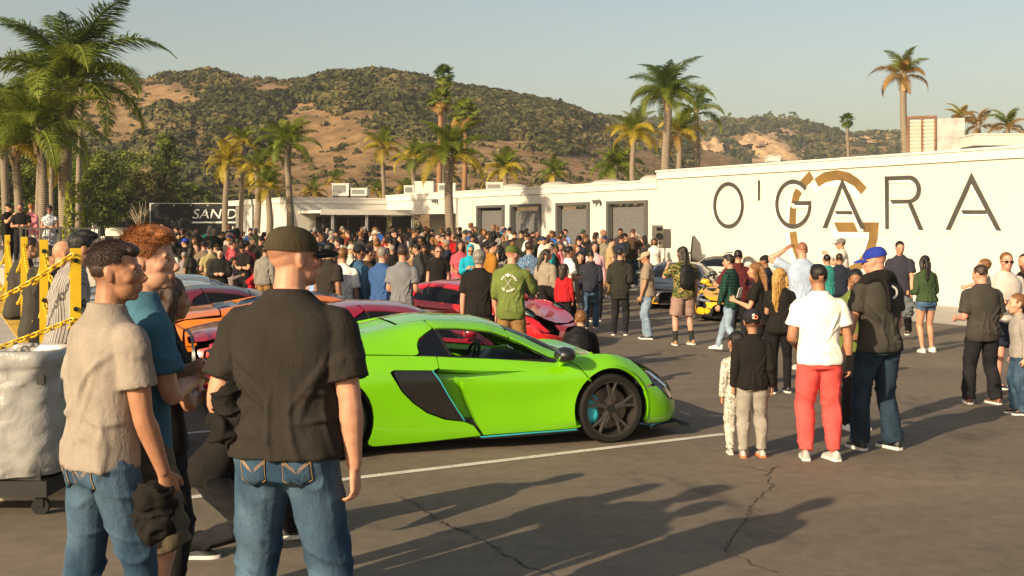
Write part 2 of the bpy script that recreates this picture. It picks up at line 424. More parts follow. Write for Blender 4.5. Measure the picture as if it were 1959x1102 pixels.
# flat roof deck behind the parapets
mb = MB(); a = cA-wn*.4; b = cB-wn*.4
mb.add([(p.x, p.y, z) for (p, z) in ((a, zA-.25), (b, zA-.25), (cB-wn*16, zA-.25), (cA-wn*16, zA-.25))], [(0, 1, 2, 3)])
mb.add([(p.x, p.y, zB-.22) for p in (cB-wn*.35, cC-wn*.35, cC-wn*16, cB-wn*16)], [(0, 1, 2, 3)])
e2 = cE-wn*14
mb.add([(p.x, p.y, zD-.25) for p in (cD-wn*.3+wdir*.3, cE-wn*.3, e2, cC-wn*14+wdir*.3)], [(0, 1, 2, 3)])
bpart(mb, 'roof_deck', M_roof)
# entrance canopy
def canopy():
    root = empty('entrance_canopy', (cD.x, cD.y, gz(cD.y)))
    inv = Matrix.Translation(-Vector(root.location))
    zc = at(610, 405, cD.y-2).z
    p0 = hit2(cD-wn*.9+dn*.05, wdir, 612)
    o = cC+dn*.1
    A = cD-wn*1.2+dn*.15; B = cC-wn*.2+dn*.15           # along the wing's shaded face
    A2 = A+dn*3.1; B2 = B+dn*3.1
    def part(nm, f, mat):
        m = MB(); f(m); me = m.mesh(nm); me.transform(inv); link(nm, me, mat, root)
    ax = (B-A).normalized(); ln = (B-A).length
    c = (A+B2)/2
    part('canopy_roof', lambda m: m.obox((c.x, c.y, zc), ax*(ln/2+.6), dn*1.7, Vector((0, 0, .07))), M_trim)
    part('fascia', lambda m: m.obox((c.x+dn.x*1.72, c.y+dn.y*1.72, zc-.02), ax*(ln/2+.62), dn*.025, Vector((0, 0, .14))), M_trim)
    for t in (.02, .42, .98):
        for base in (A2,):
            q = base.lerp(B2, t); g = gz(q.y)
            part('post', lambda m: m.obox((q.x, q.y, (g+zc)/2-.05), ax*.06, dn*.06, Vector((0, 0, (zc-g)/2-.03))), M_metal)
    for t in (.15, .3, .45, .62, .8):
        q = A.lerp(B, t); g = gz(q.y)
        part('glazing_bar', lambda m: m.obox((q.x, q.y, (g+zc)/2-.05), ax*.05, dn*.05, Vector((0, 0, (zc-g)/2-.03))), M_dgrey)
    q = (A+B)/2; g = gz(q.y)
    part('dark_glazing', lambda m: m.obox((q.x-dn.x*.02, q.y-dn.y*.02, (g+zc)/2-.1), ax*(ln/2-.3), dn*.012, Vector((0, 0, (zc-g)/2-.14))), M_black)
    tag(root, 'flat white canopy on grey posts over the building entrance', 'canopy')
canopy()
# ---- lettering painted on the wall
M_let = plain('charcoal_letter_paint', (.045, .041, .034), .6, var=.25, sc=3)
M_gold = plain('gold_letter_paint', (.165, .095, .025), .6, .0, var=.3, sc=1.2)
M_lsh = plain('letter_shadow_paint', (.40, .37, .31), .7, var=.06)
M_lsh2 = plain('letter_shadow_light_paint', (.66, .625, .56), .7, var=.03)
def zp(x, y): return (1340+.316*x, 300+.316*y)
def arc(cx, cy, rx, ry, a0, a1, n=28): return [(cx+rx*math.cos(R(a0+(a1-a0)*i/n)), cy-ry*math.sin(R(a0+(a1-a0)*i/n))) for i in range(n+1)]
def band(outer, inner): return ('band', outer, inner)
LET = {
 'letter_o': [band(arc(169, 294, 93, 142, 0, 360, 48), arc(169, 294, 75, 116, 0, 360, 48))],
 'apostrophe': [[(346, 142), (360, 142), (360, 258), (346, 270)]],
 'letter_g': [band(arc(562, 287, 110, 150, 42, 357, 44), arc(562, 287, 91, 122, 42, 357, 44)), [(553, 268), (671, 268), (669, 293), (572, 293)]],
 'letter_a': [[(858, 128), (737, 433), (766, 433), (858, 190)], [(858, 128), (858, 190), (968, 436), (998, 436)], [(812, 328), (915, 328), (925, 349), (825, 349)]],
 'letter_r': [[(1114, 118), (1140, 118), (1140, 438), (1118, 438)], band([(1140, 118), (1255, 113)]+arc(1265, 198, 70, 85, 90, -90, 16)+[(1160, 285)], [(1140, 144), (1250, 140)]+arc(1258, 199, 50, 60, 90, -90, 16)+[(1147, 260)]), [(1255, 285), (1282, 280), (1350, 443), (1320, 443)]],
 'letter_a.001': [[(1640, 93), (1482, 443), (1513, 443), (1640, 163)], [(1640, 93), (1640, 163), (1790, 447), (1822, 447)], [(1577, 323), (1725, 323), (1735, 347), (1590, 347)]],
}
GOLD = [band([(660, 86), (600, 150), (562, 220), (540, 320), (535, 430), (550, 540), (580, 620), (640, 690), (720, 725), (800, 733), (900, 722), (990, 672), (1045, 600), (1072, 500), (1080, 397)],
             [(687, 133), (632, 190), (598, 250), (578, 330), (577, 430), (592, 535), (622, 600), (670, 650), (740, 678), (800, 684), (880, 675), (950, 637), (995, 570), (1018, 500), (1026, 397)]),
        [(808, 397), (1026, 397), (1026, 457), (833, 455)],
        band([(690, 133), (745, 94), (825, 80), (900, 95), (960, 135), (1007, 187)], [(713, 183), (760, 155), (820, 141), (870, 146), (930, 178), (972, 228)])]
def letter(shapes, name, mat, off, dx=0, dy=0):
    vs = []; fs = []
    def P(p): return on_wall(*zp(p[0]+dx, p[1]+dy), off=off)
    for s in shapes:
        n = len(vs)
        if s[0] == 'band':
            for a, b in zip(s[1], s[2]): vs += [P(a), P(b)]
            for i in range(len(s[1])-1): fs.append((n+2*i, n+2*i+2, n+2*i+3, n+2*i+1))
        else: vs += [P(p) for p in s]; fs.append(tuple(range(n, n+len(s))))
    me = bpy.data.meshes.new(name); me.from_pydata([tuple(binv @ v) for v in vs], [], fs); return link(name.split('.')[0], me, mat, bld)
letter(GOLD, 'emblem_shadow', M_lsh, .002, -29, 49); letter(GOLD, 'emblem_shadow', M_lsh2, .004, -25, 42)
letter(GOLD, 'gold_emblem', M_gold, .008)
for k, s in LET.items():
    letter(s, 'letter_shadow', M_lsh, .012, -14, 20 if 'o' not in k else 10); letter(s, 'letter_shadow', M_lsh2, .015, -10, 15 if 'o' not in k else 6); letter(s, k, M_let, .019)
# ---- concrete apron along the wall
def wstrip(px0, px1, w0, w1, mat, name, dz):
    a, b = on_wall(px0, 500), on_wall(px1, 500)
    return sheet(name, [((a+wn*w1).to_tuple(), (a+wn*w0).to_tuple()), ((b+wn*w1).to_tuple(), (b+wn*w0).to_tuple())], mat, dz, 1.0)
tag(wstrip(2700, 1262, .02, 4.2, M_conc, 'concrete_pavement', .004), 'pale concrete strip along the lettered wall', kind='structure')
# ---- roof plant
def hvac(px0, px1, y0, y1, d, label, grille=True, depth=1.2, mat=None):
    a = at(px0, y1, d); b = at(px1, y0, d); w = b.x-a.x; h = b.z-a.z
    r = empty('rooftop_unit', (a.x+w/2, d, a.z)); mt = mat or M_hvac
    m = MB(); m.box((-w/2, 0, .08), (w/2, depth, h)); m.build('casing', mt, r)
    m = MB(); m.box((-w/2-.03, -.03, h+.002), (w/2+.03, depth+.03, h+.045)); m.build('lid', mt, r)
    m = MB(); m.box((-w/2+.05, .05, -.25), (w/2-.05, depth-.05, .078)); m.build('curb', M_dgrey, r)
    if grille:
        m = MB(); m.box((-w/2+.06, -.012, h*.35), (w*.32, -.002, h-.08)); g = m.build('grille', M_dgrey, r)
        m = MB(); n = max(4, int(h/.12))
        for i in range(n):
            z = h*.35+.03+i*(h*.65-.14)/n; m.obox((-w/2+.06+(w*.82-.06)/2, -.02, z), (.5*(w*.82-.08), 0, 0), (0, .012, .006), (0, 0, .008))
        m.build('louvre', M_metal, g)
    return tag(r, label, 'rooftop unit', 'rooftop units on the warehouse')
dR = cD.y+6
hvac(635, 667, 352, 377, dR, 'tall beige rooftop unit with a dark grille above the canopy')
hvac(671, 702, 361, 377, dR, 'low pale rooftop unit beside the tall one above the canopy')
hvac(773, 792, 356, 375, dR, 'small white rooftop unit at the end of a long beige one')
hvac(793, 829, 348, 373, dR, 'long beige rooftop unit behind the entrance wall', False)
hvac(838, 871, 352, 370, dR-2, 'beige rooftop unit half behind a palm trunk')
hvac(930, 962, 350, 366, 60, 'low grey rooftop unit left of the skylight domes')
for k, (px, w, py) in enumerate(((985, 62, 358), (1066, 74, 354), (1166, 88, 350), (1250, 60, 342))):
    d = 56-2.8*k; c = at(px, py, d); rx = w/2/F*d; m = MB(); vs = []
    prof = [(rx*.9, -.6), (rx*.9, -.1), (rx*.84, .0), (rx*.65, .09), (rx*.36, .14), (.05, .16)]
    m.lathe(prof, 28); o = m.build('skylight_dome', plain('skylight_plastic', (.40, .37, .31), .5, var=.05), None, 40, c)
    tag(o, ['leftmost low round skylight dome on the warehouse roof', 'second low skylight dome from the palm trunk', 'widest low skylight dome above the roll-up doors', 'skylight dome tucked against the taller lettered block'][k], 'skylight', 'skylight domes on the warehouse roof')
# large louvred plant box, boxes and vents on the lettered block
def big_unit():
    d = 38.5; a = at(1742, 290, d); b = at(1840, 227, d); w = b.x-a.x; h = b.z-a.z
    r = empty('louvred_plant_box', (a.x+w*.5, d, a.z-.1), R(-20))
    m = MB(); m.box((0, 0, 0), (w*.52, 1.0, h+.1)); m.build('casing', plain('weathered_grey_steel', (.28, .27, .255), .5, .4, var=.3, sc=3), r)
    m = MB(); m.box((-.86, .02, 0), (-.004, .9, h+.1)); m.build('louvre_back', plain('cream_metal', (.62, .58, .5), .5), r)
    for i in range(9):
        m = MB(); z = .12+i*(h/9); m.obox((-.43, -.02, z), (.40, 0, 0), (0, .05, -.05), (0, .008, .008)); m.build('louvre', plain('cream_metal', (.62, .58, .5), .5), r)
    m = MB()
    for x in (-.88, -.44, -.03): m.box((x-.03, -.08, 0), (x+.03, .1, h+.12))
    m.box((-.91, -.08, h+.121), (.03, .1, h+.2)); m.build('rusty_frame', plain('rusty_steel', (.16, .075, .04), .8, var=.4), r)
    tag(r, 'large louvred plant box with a rusty frame on the lettered block', 'rooftop unit')
big_unit()
hvac(1865, 1975, 258, 283, 37, 'wide pale rooftop unit at the right end of the lettered block', False)
hvac(1470, 1493, 300, 313, 44, 'small cream vent box behind the parapet above the lettering', False, .6)
for px, py, lab in ((836, 383, 'twin floodlight on the entrance wall'), (1147, 384, 'twin floodlight between the two largest roll-up doors')):
    p = on_wall(px, py); r = empty('floodlight', p); fr = wn
    m = MB(); m.obox((0, 0, 0), wdir*.05, wn*.04, (0, 0, .06)); m.build('base', M_metal, r)
    for s in (-1, 1):
        m = MB(); m.tube([wdir*s*.06+wn*.05, wdir*s*.17+wn*.22-Vector((0, 0, .06))], [.045, .085], 10); m.build('lamp_head', M_dgrey, r, 40)
    tag(r, lab, 'floodlight', 'floodlights on the warehouse')
# ================================================================== hills
def m_hill():
    N = NT('dry_hillside'); v = N.coord(); a = N.noise(v, .02, 6, .65); b = N.noise(v, .22, 6, .7); e = N.noise(N.mapp(v, (1, 1, .25)), .09, 5, .65, .8)
    c = N.ramp(a, [(.3, (.185, .110, .052)), (.5, (.265, .165, .080)), (.7, (.360, .240, .125))])
    c = N.mix(.8, c, N.ramp(b, [(.3, .42), (.7, 1.4)]), 'MULTIPLY')
    c = N.mix(N.ramp(e, [(.5, 0.0), (.66, .55)]), c, (.095, .062, .028))
    N.col(c); N.set(rough=.95, spec=.1); N.bump(b, .7, 1.2); return N.mat
M_hill = m_hill()
def m_cliff():
    N = NT('sandstone_cliff'); v = N.coord(); a = N.noise(N.mapp(v, (.35, .35, .08)), 1, 6, .7, .5)
    N.col(N.ramp(a, [(.3, (.28, .165, .08)), (.55, (.50, .33, .185)), (.75, (.62, .45, .28))])); N.set(rough=.95, spec=.1); N.bump(a, .8, 1.5); return N.mat
RIDGE1 = [(-700, 260), (-300, 215), (0, 196), (140, 178), (180, 167), (240, 166), (330, 156), (400, 153), (480, 161), (560, 164), (600, 160), (640, 150), (690, 144), (760, 147), (830, 158), (900, 176), (1000, 191), (1080, 209), (1150, 232), (1200, 244), (1280, 268), (1400, 300), (1500, 345), (1600, 400), (1700, 445)]
RIDGE2 = [(700, 330), (1000, 240), (1100, 222), (1160, 226), (1250, 236), (1300, 240), (1390, 234), (1450, 231), (1520, 234), (1560, 246), (1620, 254), (1700, 258), (1740, 262), (1800, 268), (1880, 274), (1959, 280), (2300, 300), (2800, 380)]
def smst(x): x = np.clip(x, 0, 1); return x*x*(3-2*x)
class Hill:
    def __init__(s, ridge, toe, top, back, seed, lump):
        s.r = np.array(ridge, float); s.toe, s.top, s.back, s.seed, s.lump = toe, top, back, seed, lump
    def z(s, px, d):
        rz = HC+(HZ-np.interp(px, s.r[:, 0], s.r[:, 1]))*s.top/F
        t = (d-s.toe)/(s.top-s.toe)
        X = (px-CX)/F*d
        up = np.where(t < 1, .62*smst(t)+.38*np.clip(t, 0, 1)**1.15, 1-.6*smst((d-s.top)/(s.back-s.top)))
        P = np.stack([X*.011, d*.008, np.full_like(X, s.seed)], 1)
        n = fbm(P, s.seed, 5); gul = np.abs(vnoise(np.stack([X*.02+n*1.4, d*.003, n*0+s.seed], 1), s.seed+9))
        am = s.lump*np.clip(t*1.6, 0, 1)*np.clip((1-t)*2.2, .03, 1)
        return .6+(rz-.6)*up+am*(n*1.1-gul*.8+.25)
    def mesh(s, name, nu, nv, x0, x1):
        U = np.linspace(x0, x1, nu); T = np.concatenate([np.linspace(s.toe, s.top, nv), np.linspace(s.top, s.back, 14)[1:]])
        px, d = np.meshgrid(U, T); px = px.ravel(); d = d.ravel(); z = s.z(px, d)
        V = np.stack([(px-CX)/F*d, d, z], 1); nv2 = len(T)
        I = np.arange(nu*nv2).reshape(nv2, nu)
        Fc = np.stack([I[:-1, :-1].ravel(), I[:-1, 1:].ravel(), I[1:, 1:].ravel(), I[1:, :-1].ravel()], 1)
        return np_mesh(name, V, Fc, True)
H1 = Hill(RIDGE1, 150, 430, 640, 3, 13); H2 = Hill(RIDGE2, 420, 800, 1100, 17, 12)
h1 = link('dry_hill', H1.mesh('dry_hill', 300, 130, -700, 1700), M_hill); tag(h1, 'dry brown hill with dark green scrub behind the buildings', kind='structure')
h2 = link('far_hill', H2.mesh('far_hill', 220, 80, 700, 2800), M_hill); tag(h2, 'farther scrub-covered hill fading behind the lettered block', kind='structure')
def m_scrub():
    N = NT('chaparral_scrub'); a = N.n('ShaderNodeAttribute', attribute_name='tone'); v = N.coord(); n = N.noise(v, .9, 5, .75)
    c = N.ramp(a.outputs['Fac'], [(0, (.034, .038, .015)), (.45, (.068, .068, .026)), (.75, (.115, .100, .040)), (1, (.19, .14, .065))])
    N.col(N.mix(.85, c, N.ramp(n, [(.32, .45), (.68, 1.5)]), 'MULTIPLY')); N.set(rough=.95, spec=.1); N.bump(n, 1.0, .6); return N.mat
M_scrub = m_scrub()
def ico():
    b = bmesh.new(); bmesh.ops.create_icosphere(b, subdivisions=1, radius=1); V = np.array([v.co[:] for v in b.verts]); Fc = np.array([[v.index for v in f.verts] for f in b.faces]); b.free(); return V, Fc
IV, IF = ico()
KK = [1+.42*vnoise(IV*2.3+i*7.3, i)+.2*nrs.uniform(-1, 1, len(IV)) for i in range(64)]
def scrub(name, hill, N, size, mask, seed, px0, px1, label):
    rs = np.random.RandomState(seed); V = []; Fc = []; T = []; n0 = 0
    px = rs.uniform(px0, px1, N*4); t = rs.uniform(.02, 1.02, N*4); d = hill.toe+t*(hill.top-hill.toe)
    pr = mask(px, t, d); ok = rs.uniform(0, 1, N*4) < pr; px, t, d, pr = px[ok][:N], t[ok][:N], d[ok][:N], pr[ok][:N]
    z = hill.z(px, d); tone0 = np.clip(.38+.5*np.clip(.45-pr, 0, .45)+.3*vnoise(np.stack([px*.02, d*.03, d*0], 1), 5)+rs.normal(0, .16, len(px)), 0, 1)
    # each bush is a cloud of small leaf-spray faces round a dome
    n = len(px); K = 30; big = rs.uniform(0, 1, n) < .45
    r = size*np.where(big, rs.uniform(.8, 1.6, n), rs.uniform(.35, .8, n))*(.55+.5*pr)
    dr = rs.normal(0, 1, (n, K, 3)); dr[..., 2] = np.abs(dr[..., 2])*.9-.15; dr /= np.linalg.norm(dr, axis=2)[..., None]
    rad = rs.uniform(.55, 1.05, (n, K, 1)); ax = np.stack([rs.uniform(.9, 1.5, n), rs.uniform(.8, 1.2, n), rs.uniform(.6, .95, n)], 1)[:, None, :]
    ctr = np.stack([(px-CX)/F*d, d, z+r*.1], 1)[:, None, :]; P = ctr+dr*rad*ax*r[:, None, None]
    t1 = np.cross(dr, rs.normal(0, 1, (n, K, 3))); t1 /= np.linalg.norm(t1, axis=2)[..., None]; nn_ = dr+rs.normal(0, .45, (n, K, 3)); t2 = np.cross(nn_, t1); t2 /= np.linalg.norm(t2, axis=2)[..., None]
    q = (r[:, None]*rs.uniform(.28, .55, (n, K)))[..., None]
    V = [np.stack([P-t1*q, P+t2*q*.8, P+t1*q, P-t2*q*.8], 2).reshape(-1, 3)]; Fc = [np.arange(n*K*4).reshape(-1, 4)]
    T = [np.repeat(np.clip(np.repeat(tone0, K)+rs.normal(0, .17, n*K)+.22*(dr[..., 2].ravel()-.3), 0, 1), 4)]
    me = np_mesh(name, np.concatenate(V), np.concatenate(Fc), False)
    at_ = me.attributes.new('tone', 'FLOAT', 'POINT'); at_.data.foreach_set('value', np.concatenate(T).astype(np.float32))
    o = link(name, me, M_scrub); tag(o, label, 'scrub', kind='stuff'); return o
def mask1(px, t, d):
    py = HZ-(H1.z(px, d)-HC)*F/d                       # how high on the slope, as seen from the lot
    n = .5+.62*fbm(np.stack([px*.013, py*.017, px*0], 1), 21, 5)
    m = np.full_like(px, .44)
    def blob(cx, cy, rx, ry, v):
        nonlocal m
        w = np.exp(-(((px-cx)/rx)**2+((py-cy)/ry)**2)); m = m*(1-w)+v*w
    blob(330, 250, 150, 55, 1.0); blob(470, 190, 160, 30, .9); blob(250, 185, 90, 20, .35); blob(230, 260, 60, 60, .25); blob(400, 290, 90, 70, 1.0)
    blob(590, 250, 65, 60, -.25); blob(560, 330, 120, 50, -.2); blob(680, 320, 120, 45, -.2); blob(640, 230, 50, 30, -.05)
    blob(730, 185, 110, 35, 1.1); blob(760, 240, 70, 25, 1.0); blob(900, 210, 120, 35, 1.0); blob(1010, 240, 120, 40, 1.05); blob(1090, 285, 70, 20, .9)
    blob(800, 300, 90, 30, -.05); blob(1000, 320, 90, 20, .0); blob(1130, 320, 70, 25, -.1); blob(900, 310, 60, 18, .1); blob(960, 285, 90, 18, .75); blob(690, 160, 60, 14, .9); blob(540, 172, 60, 12, .25)
    return np.clip((m+(n-.5)*1.7-.30)*1.4, 0.05, 1)
scrub('scrub', H1, 15000, 1.65, mask1, 5, -250, 1330, 'dark green chaparral patches on the dry brown hill')
def mask2(px, t, d):
    n = .5+.6*fbm(np.stack([px*.011, t*4, px*0], 1), 31, 4); return np.clip((n-.12)*1.5, .1, 1)
scrub('scrub', H2, 4500, 3.0, mask2, 6, 1000, 2060, 'grey green chaparral on the farther hill')
# ridge-top trees on the far hill and pale cliff scars
def cliff(px, py, w, h, hill, seed, label):
    """bare scar that hugs the slope, with a ragged outline"""
    n = 22; U, Vv = np.meshgrid(np.linspace(-1, 1, n), np.linspace(-1, 1, n)); U = U.ravel(); Vv = Vv.ravel(); X = px+U*w*.6; Y = py-Vv*h*.6
    D = np.linspace(hill.toe, hill.top, 90); dd = np.empty(len(X))
    for i in range(len(X)):
        yy = HZ-(hill.z(np.full(90, X[i]), D)-HC)*F/D; k = np.argmax(yy < Y[i]); dd[i] = D[k] if yy.min() < Y[i] else hill.top
    S_ = np.stack([X*.06, Y*.09, X*0+seed], 1); nn = fbm(S_, seed, 5); dd = dd-9-8*nn-5*(1-Vv)
    keep = (U*U+Vv*Vv+1.1*fbm(S_*.8+9, seed+3, 4)) < .85
    P = np.stack([(X-CX)/F*dd, dd, HC+(HZ-Y)*dd/F], 1); I = np.arange(n*n).reshape(n, n)
    Fc = np.stack([I[:-1, :-1].ravel(), I[:-1, 1:].ravel(), I[1:, 1:].ravel(), I[1:, :-1].ravel()], 1); Fc = Fc[keep[Fc].all(1)]
    o = link('sandstone_cliff', np_mesh('sandstone_cliff', P, Fc, True), _cl); tag(o, label, kind='structure')
_cl = m_cliff()
cliff(1490, 285, 105, 70, H2, 3, 'pale sandstone cliff scar behind the lettered block')
cliff(1360, 275, 52, 36, H2, 5, 'small pale sandstone scar left of the large one')
cliff(1440, 268, 50, 24, H2, 8, 'narrow sandstone scar between the two cliffs')
cliff(1690, 264, 150, 18, H2, 9, 'reddish earth bank along the far ridge')
# ================================================================== palms and trees
def m_frond(name, c1, c2):
    N = NT(name); v = N.coord(); f = N.noise(v, 1.3, 3); a = N.n('ShaderNodeObjectInfo').outputs['Random']
    c = N.mix(N.ramp(f, [(.35, 0.0), (.65, 1.0)]), c1, c2); N.col(N.mix(1.0, c, N.ramp(a, [(0, .72), (1, 1.25)]), 'MULTIPLY')); N.set(rough=.5, spec=.3)
    tr = N.n('ShaderNodeBsdfTranslucent'); N.l(c, tr.inputs[0]); mx = N.n('ShaderNodeMixShader'); mx.inputs[0].default_value = .35
    N.l(N.b.outputs[0], mx.inputs[1]); N.l(tr.outputs[0], mx.inputs[2]); N.l(mx.outputs[0], N.t.nodes['Material Output'].inputs[0]); return N.mat
M_fr = {'green': m_frond('palm_frond_green', (.11, .155, .018), (.22, .245, .035)), 'dark': m_frond('palm_frond_dark', (.055, .095, .022), (.12, .165, .032)),
        'yellow': m_frond('palm_frond_yellow', (.30, .25, .025), (.48, .36, .04)), 'gold': m_frond('palm_frond_dry', (.26, .15, .04), (.34, .21, .06))}
def m_trunk(name, c1, c2, ring=5.0):
    N = NT(name); v = N.coord(); x = sep(N, v); w = N.n('ShaderNodeTexWave'); w.bands_direction = 'Z'; w.inputs['Scale'].default_value = ring; w.inputs['Distortion'].default_value = 1.6; N.l(v, w.inputs['Vector'])
    f = N.noise(N.mapp(v, (3, 3, .8)), 3, 5, .7); c = N.mix(f, c1, c2); N.col(N.mix(.6, c, N.ramp(w.outputs['Fac'], [(.1, .5), (.5, 1.1)]), 'MULTIPLY')); N.set(rough=.9, spec=.15)
    N.bump(N.math('ADD', w.outputs['Fac'], f), .6, .03); return N.mat
M_tk = m_trunk('palm_trunk_grey', (.16, .125, .09), (.30, .245, .18)); M_tkr = m_trunk('palm_trunk_rust', (.20, .10, .05), (.34, .20, .11), 3); M_boot = plain('palm_boot', (.30, .20, .11), .9, var=.35, sc=8)
def frond_mesh(seed, L=1.0, droop=.8, leaf=.22, n=46, thick=1.0):
    """feather frond of unit length along +x, arching down"""
    r = random.Random(seed); mb = MB(); pts = []
    for i in range(15):
        t = i/14; a = .55-droop*1.9*t**1.25
        p = Vector((0, 0, 0)) if i == 0 else pts[-1]+Vector((math.cos(a), .02*math.sin(t*5+seed), math.sin(a)))*(L/14); pts.append(p)
    mb.tube(pts, [.017*(1-t/15)+.003 for t in range(15)], 5)
    for k in range(n):
        t = .12+.87*k/n; i = min(int(t*14), 13); f = t*14-i; p = pts[i].lerp(pts[i+1], f); d = (pts[i+1]-pts[i]).normalized()
        ll = leaf*(math.sin(math.pi*min(1, .18+t*.86))**.7)*(1-.35*t)
        for s in (-1, 1):
            for q in range(2):
                ph = r.uniform(-.55, .35); side = Vector((0, s, 0)); up = d.cross(side)*s
                v = (side*r.uniform(.65, .95)+d*r.uniform(.35, .8)+Vector((0, 0, ph))).normalized(); l = ll*r.uniform(.75, 1.15); w = .0085*thick*r.uniform(.8, 1.2)
                e = p+v*l*.55; g = Vector((0, 0, -1)); tip = e+(v+g*r.uniform(.4, 1.1)).normalized()*l*.5; wd = d*w
                mb.add([p-wd*.6, p+wd*.6, e+wd, e-wd, tip], [(0, 1, 2, 3), (3, 2, 4)])
    return mb.mesh('frond')
def fan_mesh(seed):
    """fan leaf of unit length: stalk and folded blade"""
    r = random.Random(seed); mb = MB(); mb.tube([(0, 0, 0), (.25, 0, .05), (.5, 0, .04)], [.014, .011, .009], 5); c = Vector((.5, 0, .04))
    for k in range(19):
        a = R(-115+230*k/18); v = Vector((math.cos(a), math.sin(a), 0)); l = .5*(1-.18*abs(a)/2)*r.uniform(.9, 1.05); e = c+v*l*.62+Vector((0, 0, .015*(k % 2))); n = Vector((-v.y, v.x, 0))*.042
        tip = c+v*l+Vector((0, 0, -.10-.12*r.random())); mb.add([c, e-n, e+n, tip], [(0, 1, 2), (1, 3, 2)])
    return mb.mesh('fan_leaf')
FR = {k: [frond_mesh(s, 1.0, dr, lf, nn, th) for s in range(2)] for k, (dr, lf, nn, th) in {'up': (.85, .27, 44, 1.15), 'mid': (1.1, .26, 44, 1.15), 'low': (1.3, .24, 40, 1.15)}.items()}
FRB = {k: [frond_mesh(s+5, 1.0, dr, lf, 78, .55) for s in range(2)] for k, (dr, lf) in {'up': (.8, .28), 'mid': (1.05, .27), 'low': (1.25, .25)}.items()}
FAN = [fan_mesh(s) for s in range(3)]
def copy_frond(me, mat, parent, loc, az, el, ln, roll=0):
    o = bpy.data.objects.new('frond', me); C.objects.link(o); o.parent = parent; o.location = loc
    o.rotation_euler = Matrix.Rotation(az, 3, 'Z').to_4x4().to_3x3().to_euler() if False else (roll, -el, az); o.scale = (ln, ln, ln)
    if not me.materials: me.materials.append(mat)
    o.material_slots[0].link = 'OBJECT'; o.material_slots[0].material = mat; return o
def palm(px, crown_y, d, base_y, label, ln=2.6, n=20, r0=.16, r1=.12, tint=('green', 'green', 'yellow'), kind='queen', lean=0.0, seed=1, fine=False, boots=0, group=None):
    r = random.Random(seed*31+int(px)); c = at(px, crown_y, d); bz = HC+(HZ-base_y)*d/F
    base = Vector((c.x-lean, d, bz)); root = empty('palm_tree', base); h = c.z-bz
    pts = [Vector((lean*t**1.5+.06*math.sin(t*4+seed), .04*math.sin(t*3), h*t)) for t in [i/14 for i in range(15)]]
    rad = [r0*1.25 if i == 0 else lerp(r0, r1, i/14) for i in range(15)]
    mb = MB(); mb.tube(pts, rad, 12); mb.build('trunk', M_tkr if kind == 'fan' and tint[0] != 'dark' else M_tk, root, 60)
    top = pts[-1]
    if boots:
        for k in range(boots):
            a = k*2.4; z = h-.15-k*.055*max(1, h/6); mb = MB(); p = Vector((math.cos(a)*r1*.9, math.sin(a)*r1*.9, z)); o = Vector((math.cos(a), math.sin(a), 0))
            mb.tube([p+top-Vector((0, 0, h)), p+o*.06+Vector((0, 0, .18))+top-Vector((0, 0, h)), p+o*.14+Vector((0, 0, .42))+top-Vector((0, 0, h))], [(.09, .03), (.06, .02), (.015, .008)], 6, flat=(-math.sin(a), math.cos(a), 0)); mb.build('leaf_base', M_boot, root, 50)
    if kind == 'queen':
        tb = FRB if fine else FR
        mb = MB(); mb.tube([top-Vector((0, 0, .15)), top+Vector((0, 0, .35)), top+Vector((0, 0, .7))], [r1*1.05, r1*.8, r1*.25], 10); mb.build('crownshaft', M_tk, root, 60)
        for k in range(n):
            t = (k+.5)/n; az = k*2.399+r.uniform(-.25, .25); el = R(72)-R(88)*t**.9+r.uniform(-.1, .1)
            q = 'up' if t < .4 else ('mid' if t < .75 else 'low'); tc = tint[0] if t < .45 else (tint[1] if t < .8 else tint[2])
            copy_frond(tb[q][k % 2], M_fr[tc], root, top+Vector((0, 0, .25*(1-t))), az, el, ln*r.uniform(.82, 1.12)*(.8 if t < .12 else 1), r.uniform(-.35, .35))
    else:
        for k in range(n):
            t = (k+.5)/n; az = k*2.399+r.uniform(-.2, .2); el = R(85)-R(150)*t; tc = tint[0] if t < .7 else tint[2]
            copy_frond(FAN[k % 3], M_fr[tc], root, top+Vector((0, 0, .1)), az, el, ln*r.uniform(.85, 1.1), r.uniform(-.4, .4))
    return tag(root, label, 'palm tree', group)
G1, G2, G3 = 'palms in front of the low white building', 'palms behind the warehouse roof', 'palms at the left edge of the lot'
# the tall palm at the left edge and its neighbours
palm(127, 172, 38, 468, 'tallest feather palm with shaggy brown leaf bases at the left edge', 4.1, 21, .22, .20, ('dark', 'green', 'green'), seed=3, fine=True, boots=16, group=G3)
palm(152, 150, 52, 440, 'slim palm trunk directly behind the tallest left palm', 1.8, 9, .13, .11, ('dark', 'green', 'green'), seed=4, group=G3)
palm(75, 175, 46, 452, 'palm with rusty trunk left of the tallest palm', 1.9, 12, .15, .13, ('green', 'green', 'green'), seed=5, fine=True, boots=8, group=G3)
palm(78, 262, 36, 470, 'shorter palm with drooping fronds beside the dress-clad onlooker', 2.6, 22, .15, .13, ('green', 'green', 'green'), seed=6, fine=True, boots=10, group=G3)
palm(33, 285, 38, 470, 'low leafy palm behind the onlookers at the rail', 2.5, 22, .15, .13, ('green', 'green', 'yellow'), seed=7, fine=True, boots=8, group=G3)
palm(10, 235, 44, 470, 'leftmost palm cut by the picture edge', 2.6, 15, .15, .14, ('dark', 'green', 'green'), seed=8, fine=True, group=G3)
palm(100, 245, 60, 450, 'thin bare-trunked palm between two shaggy palms', 1.9, 12, .14, .11, ('dark', 'green', 'green'), seed=9, group=G3)
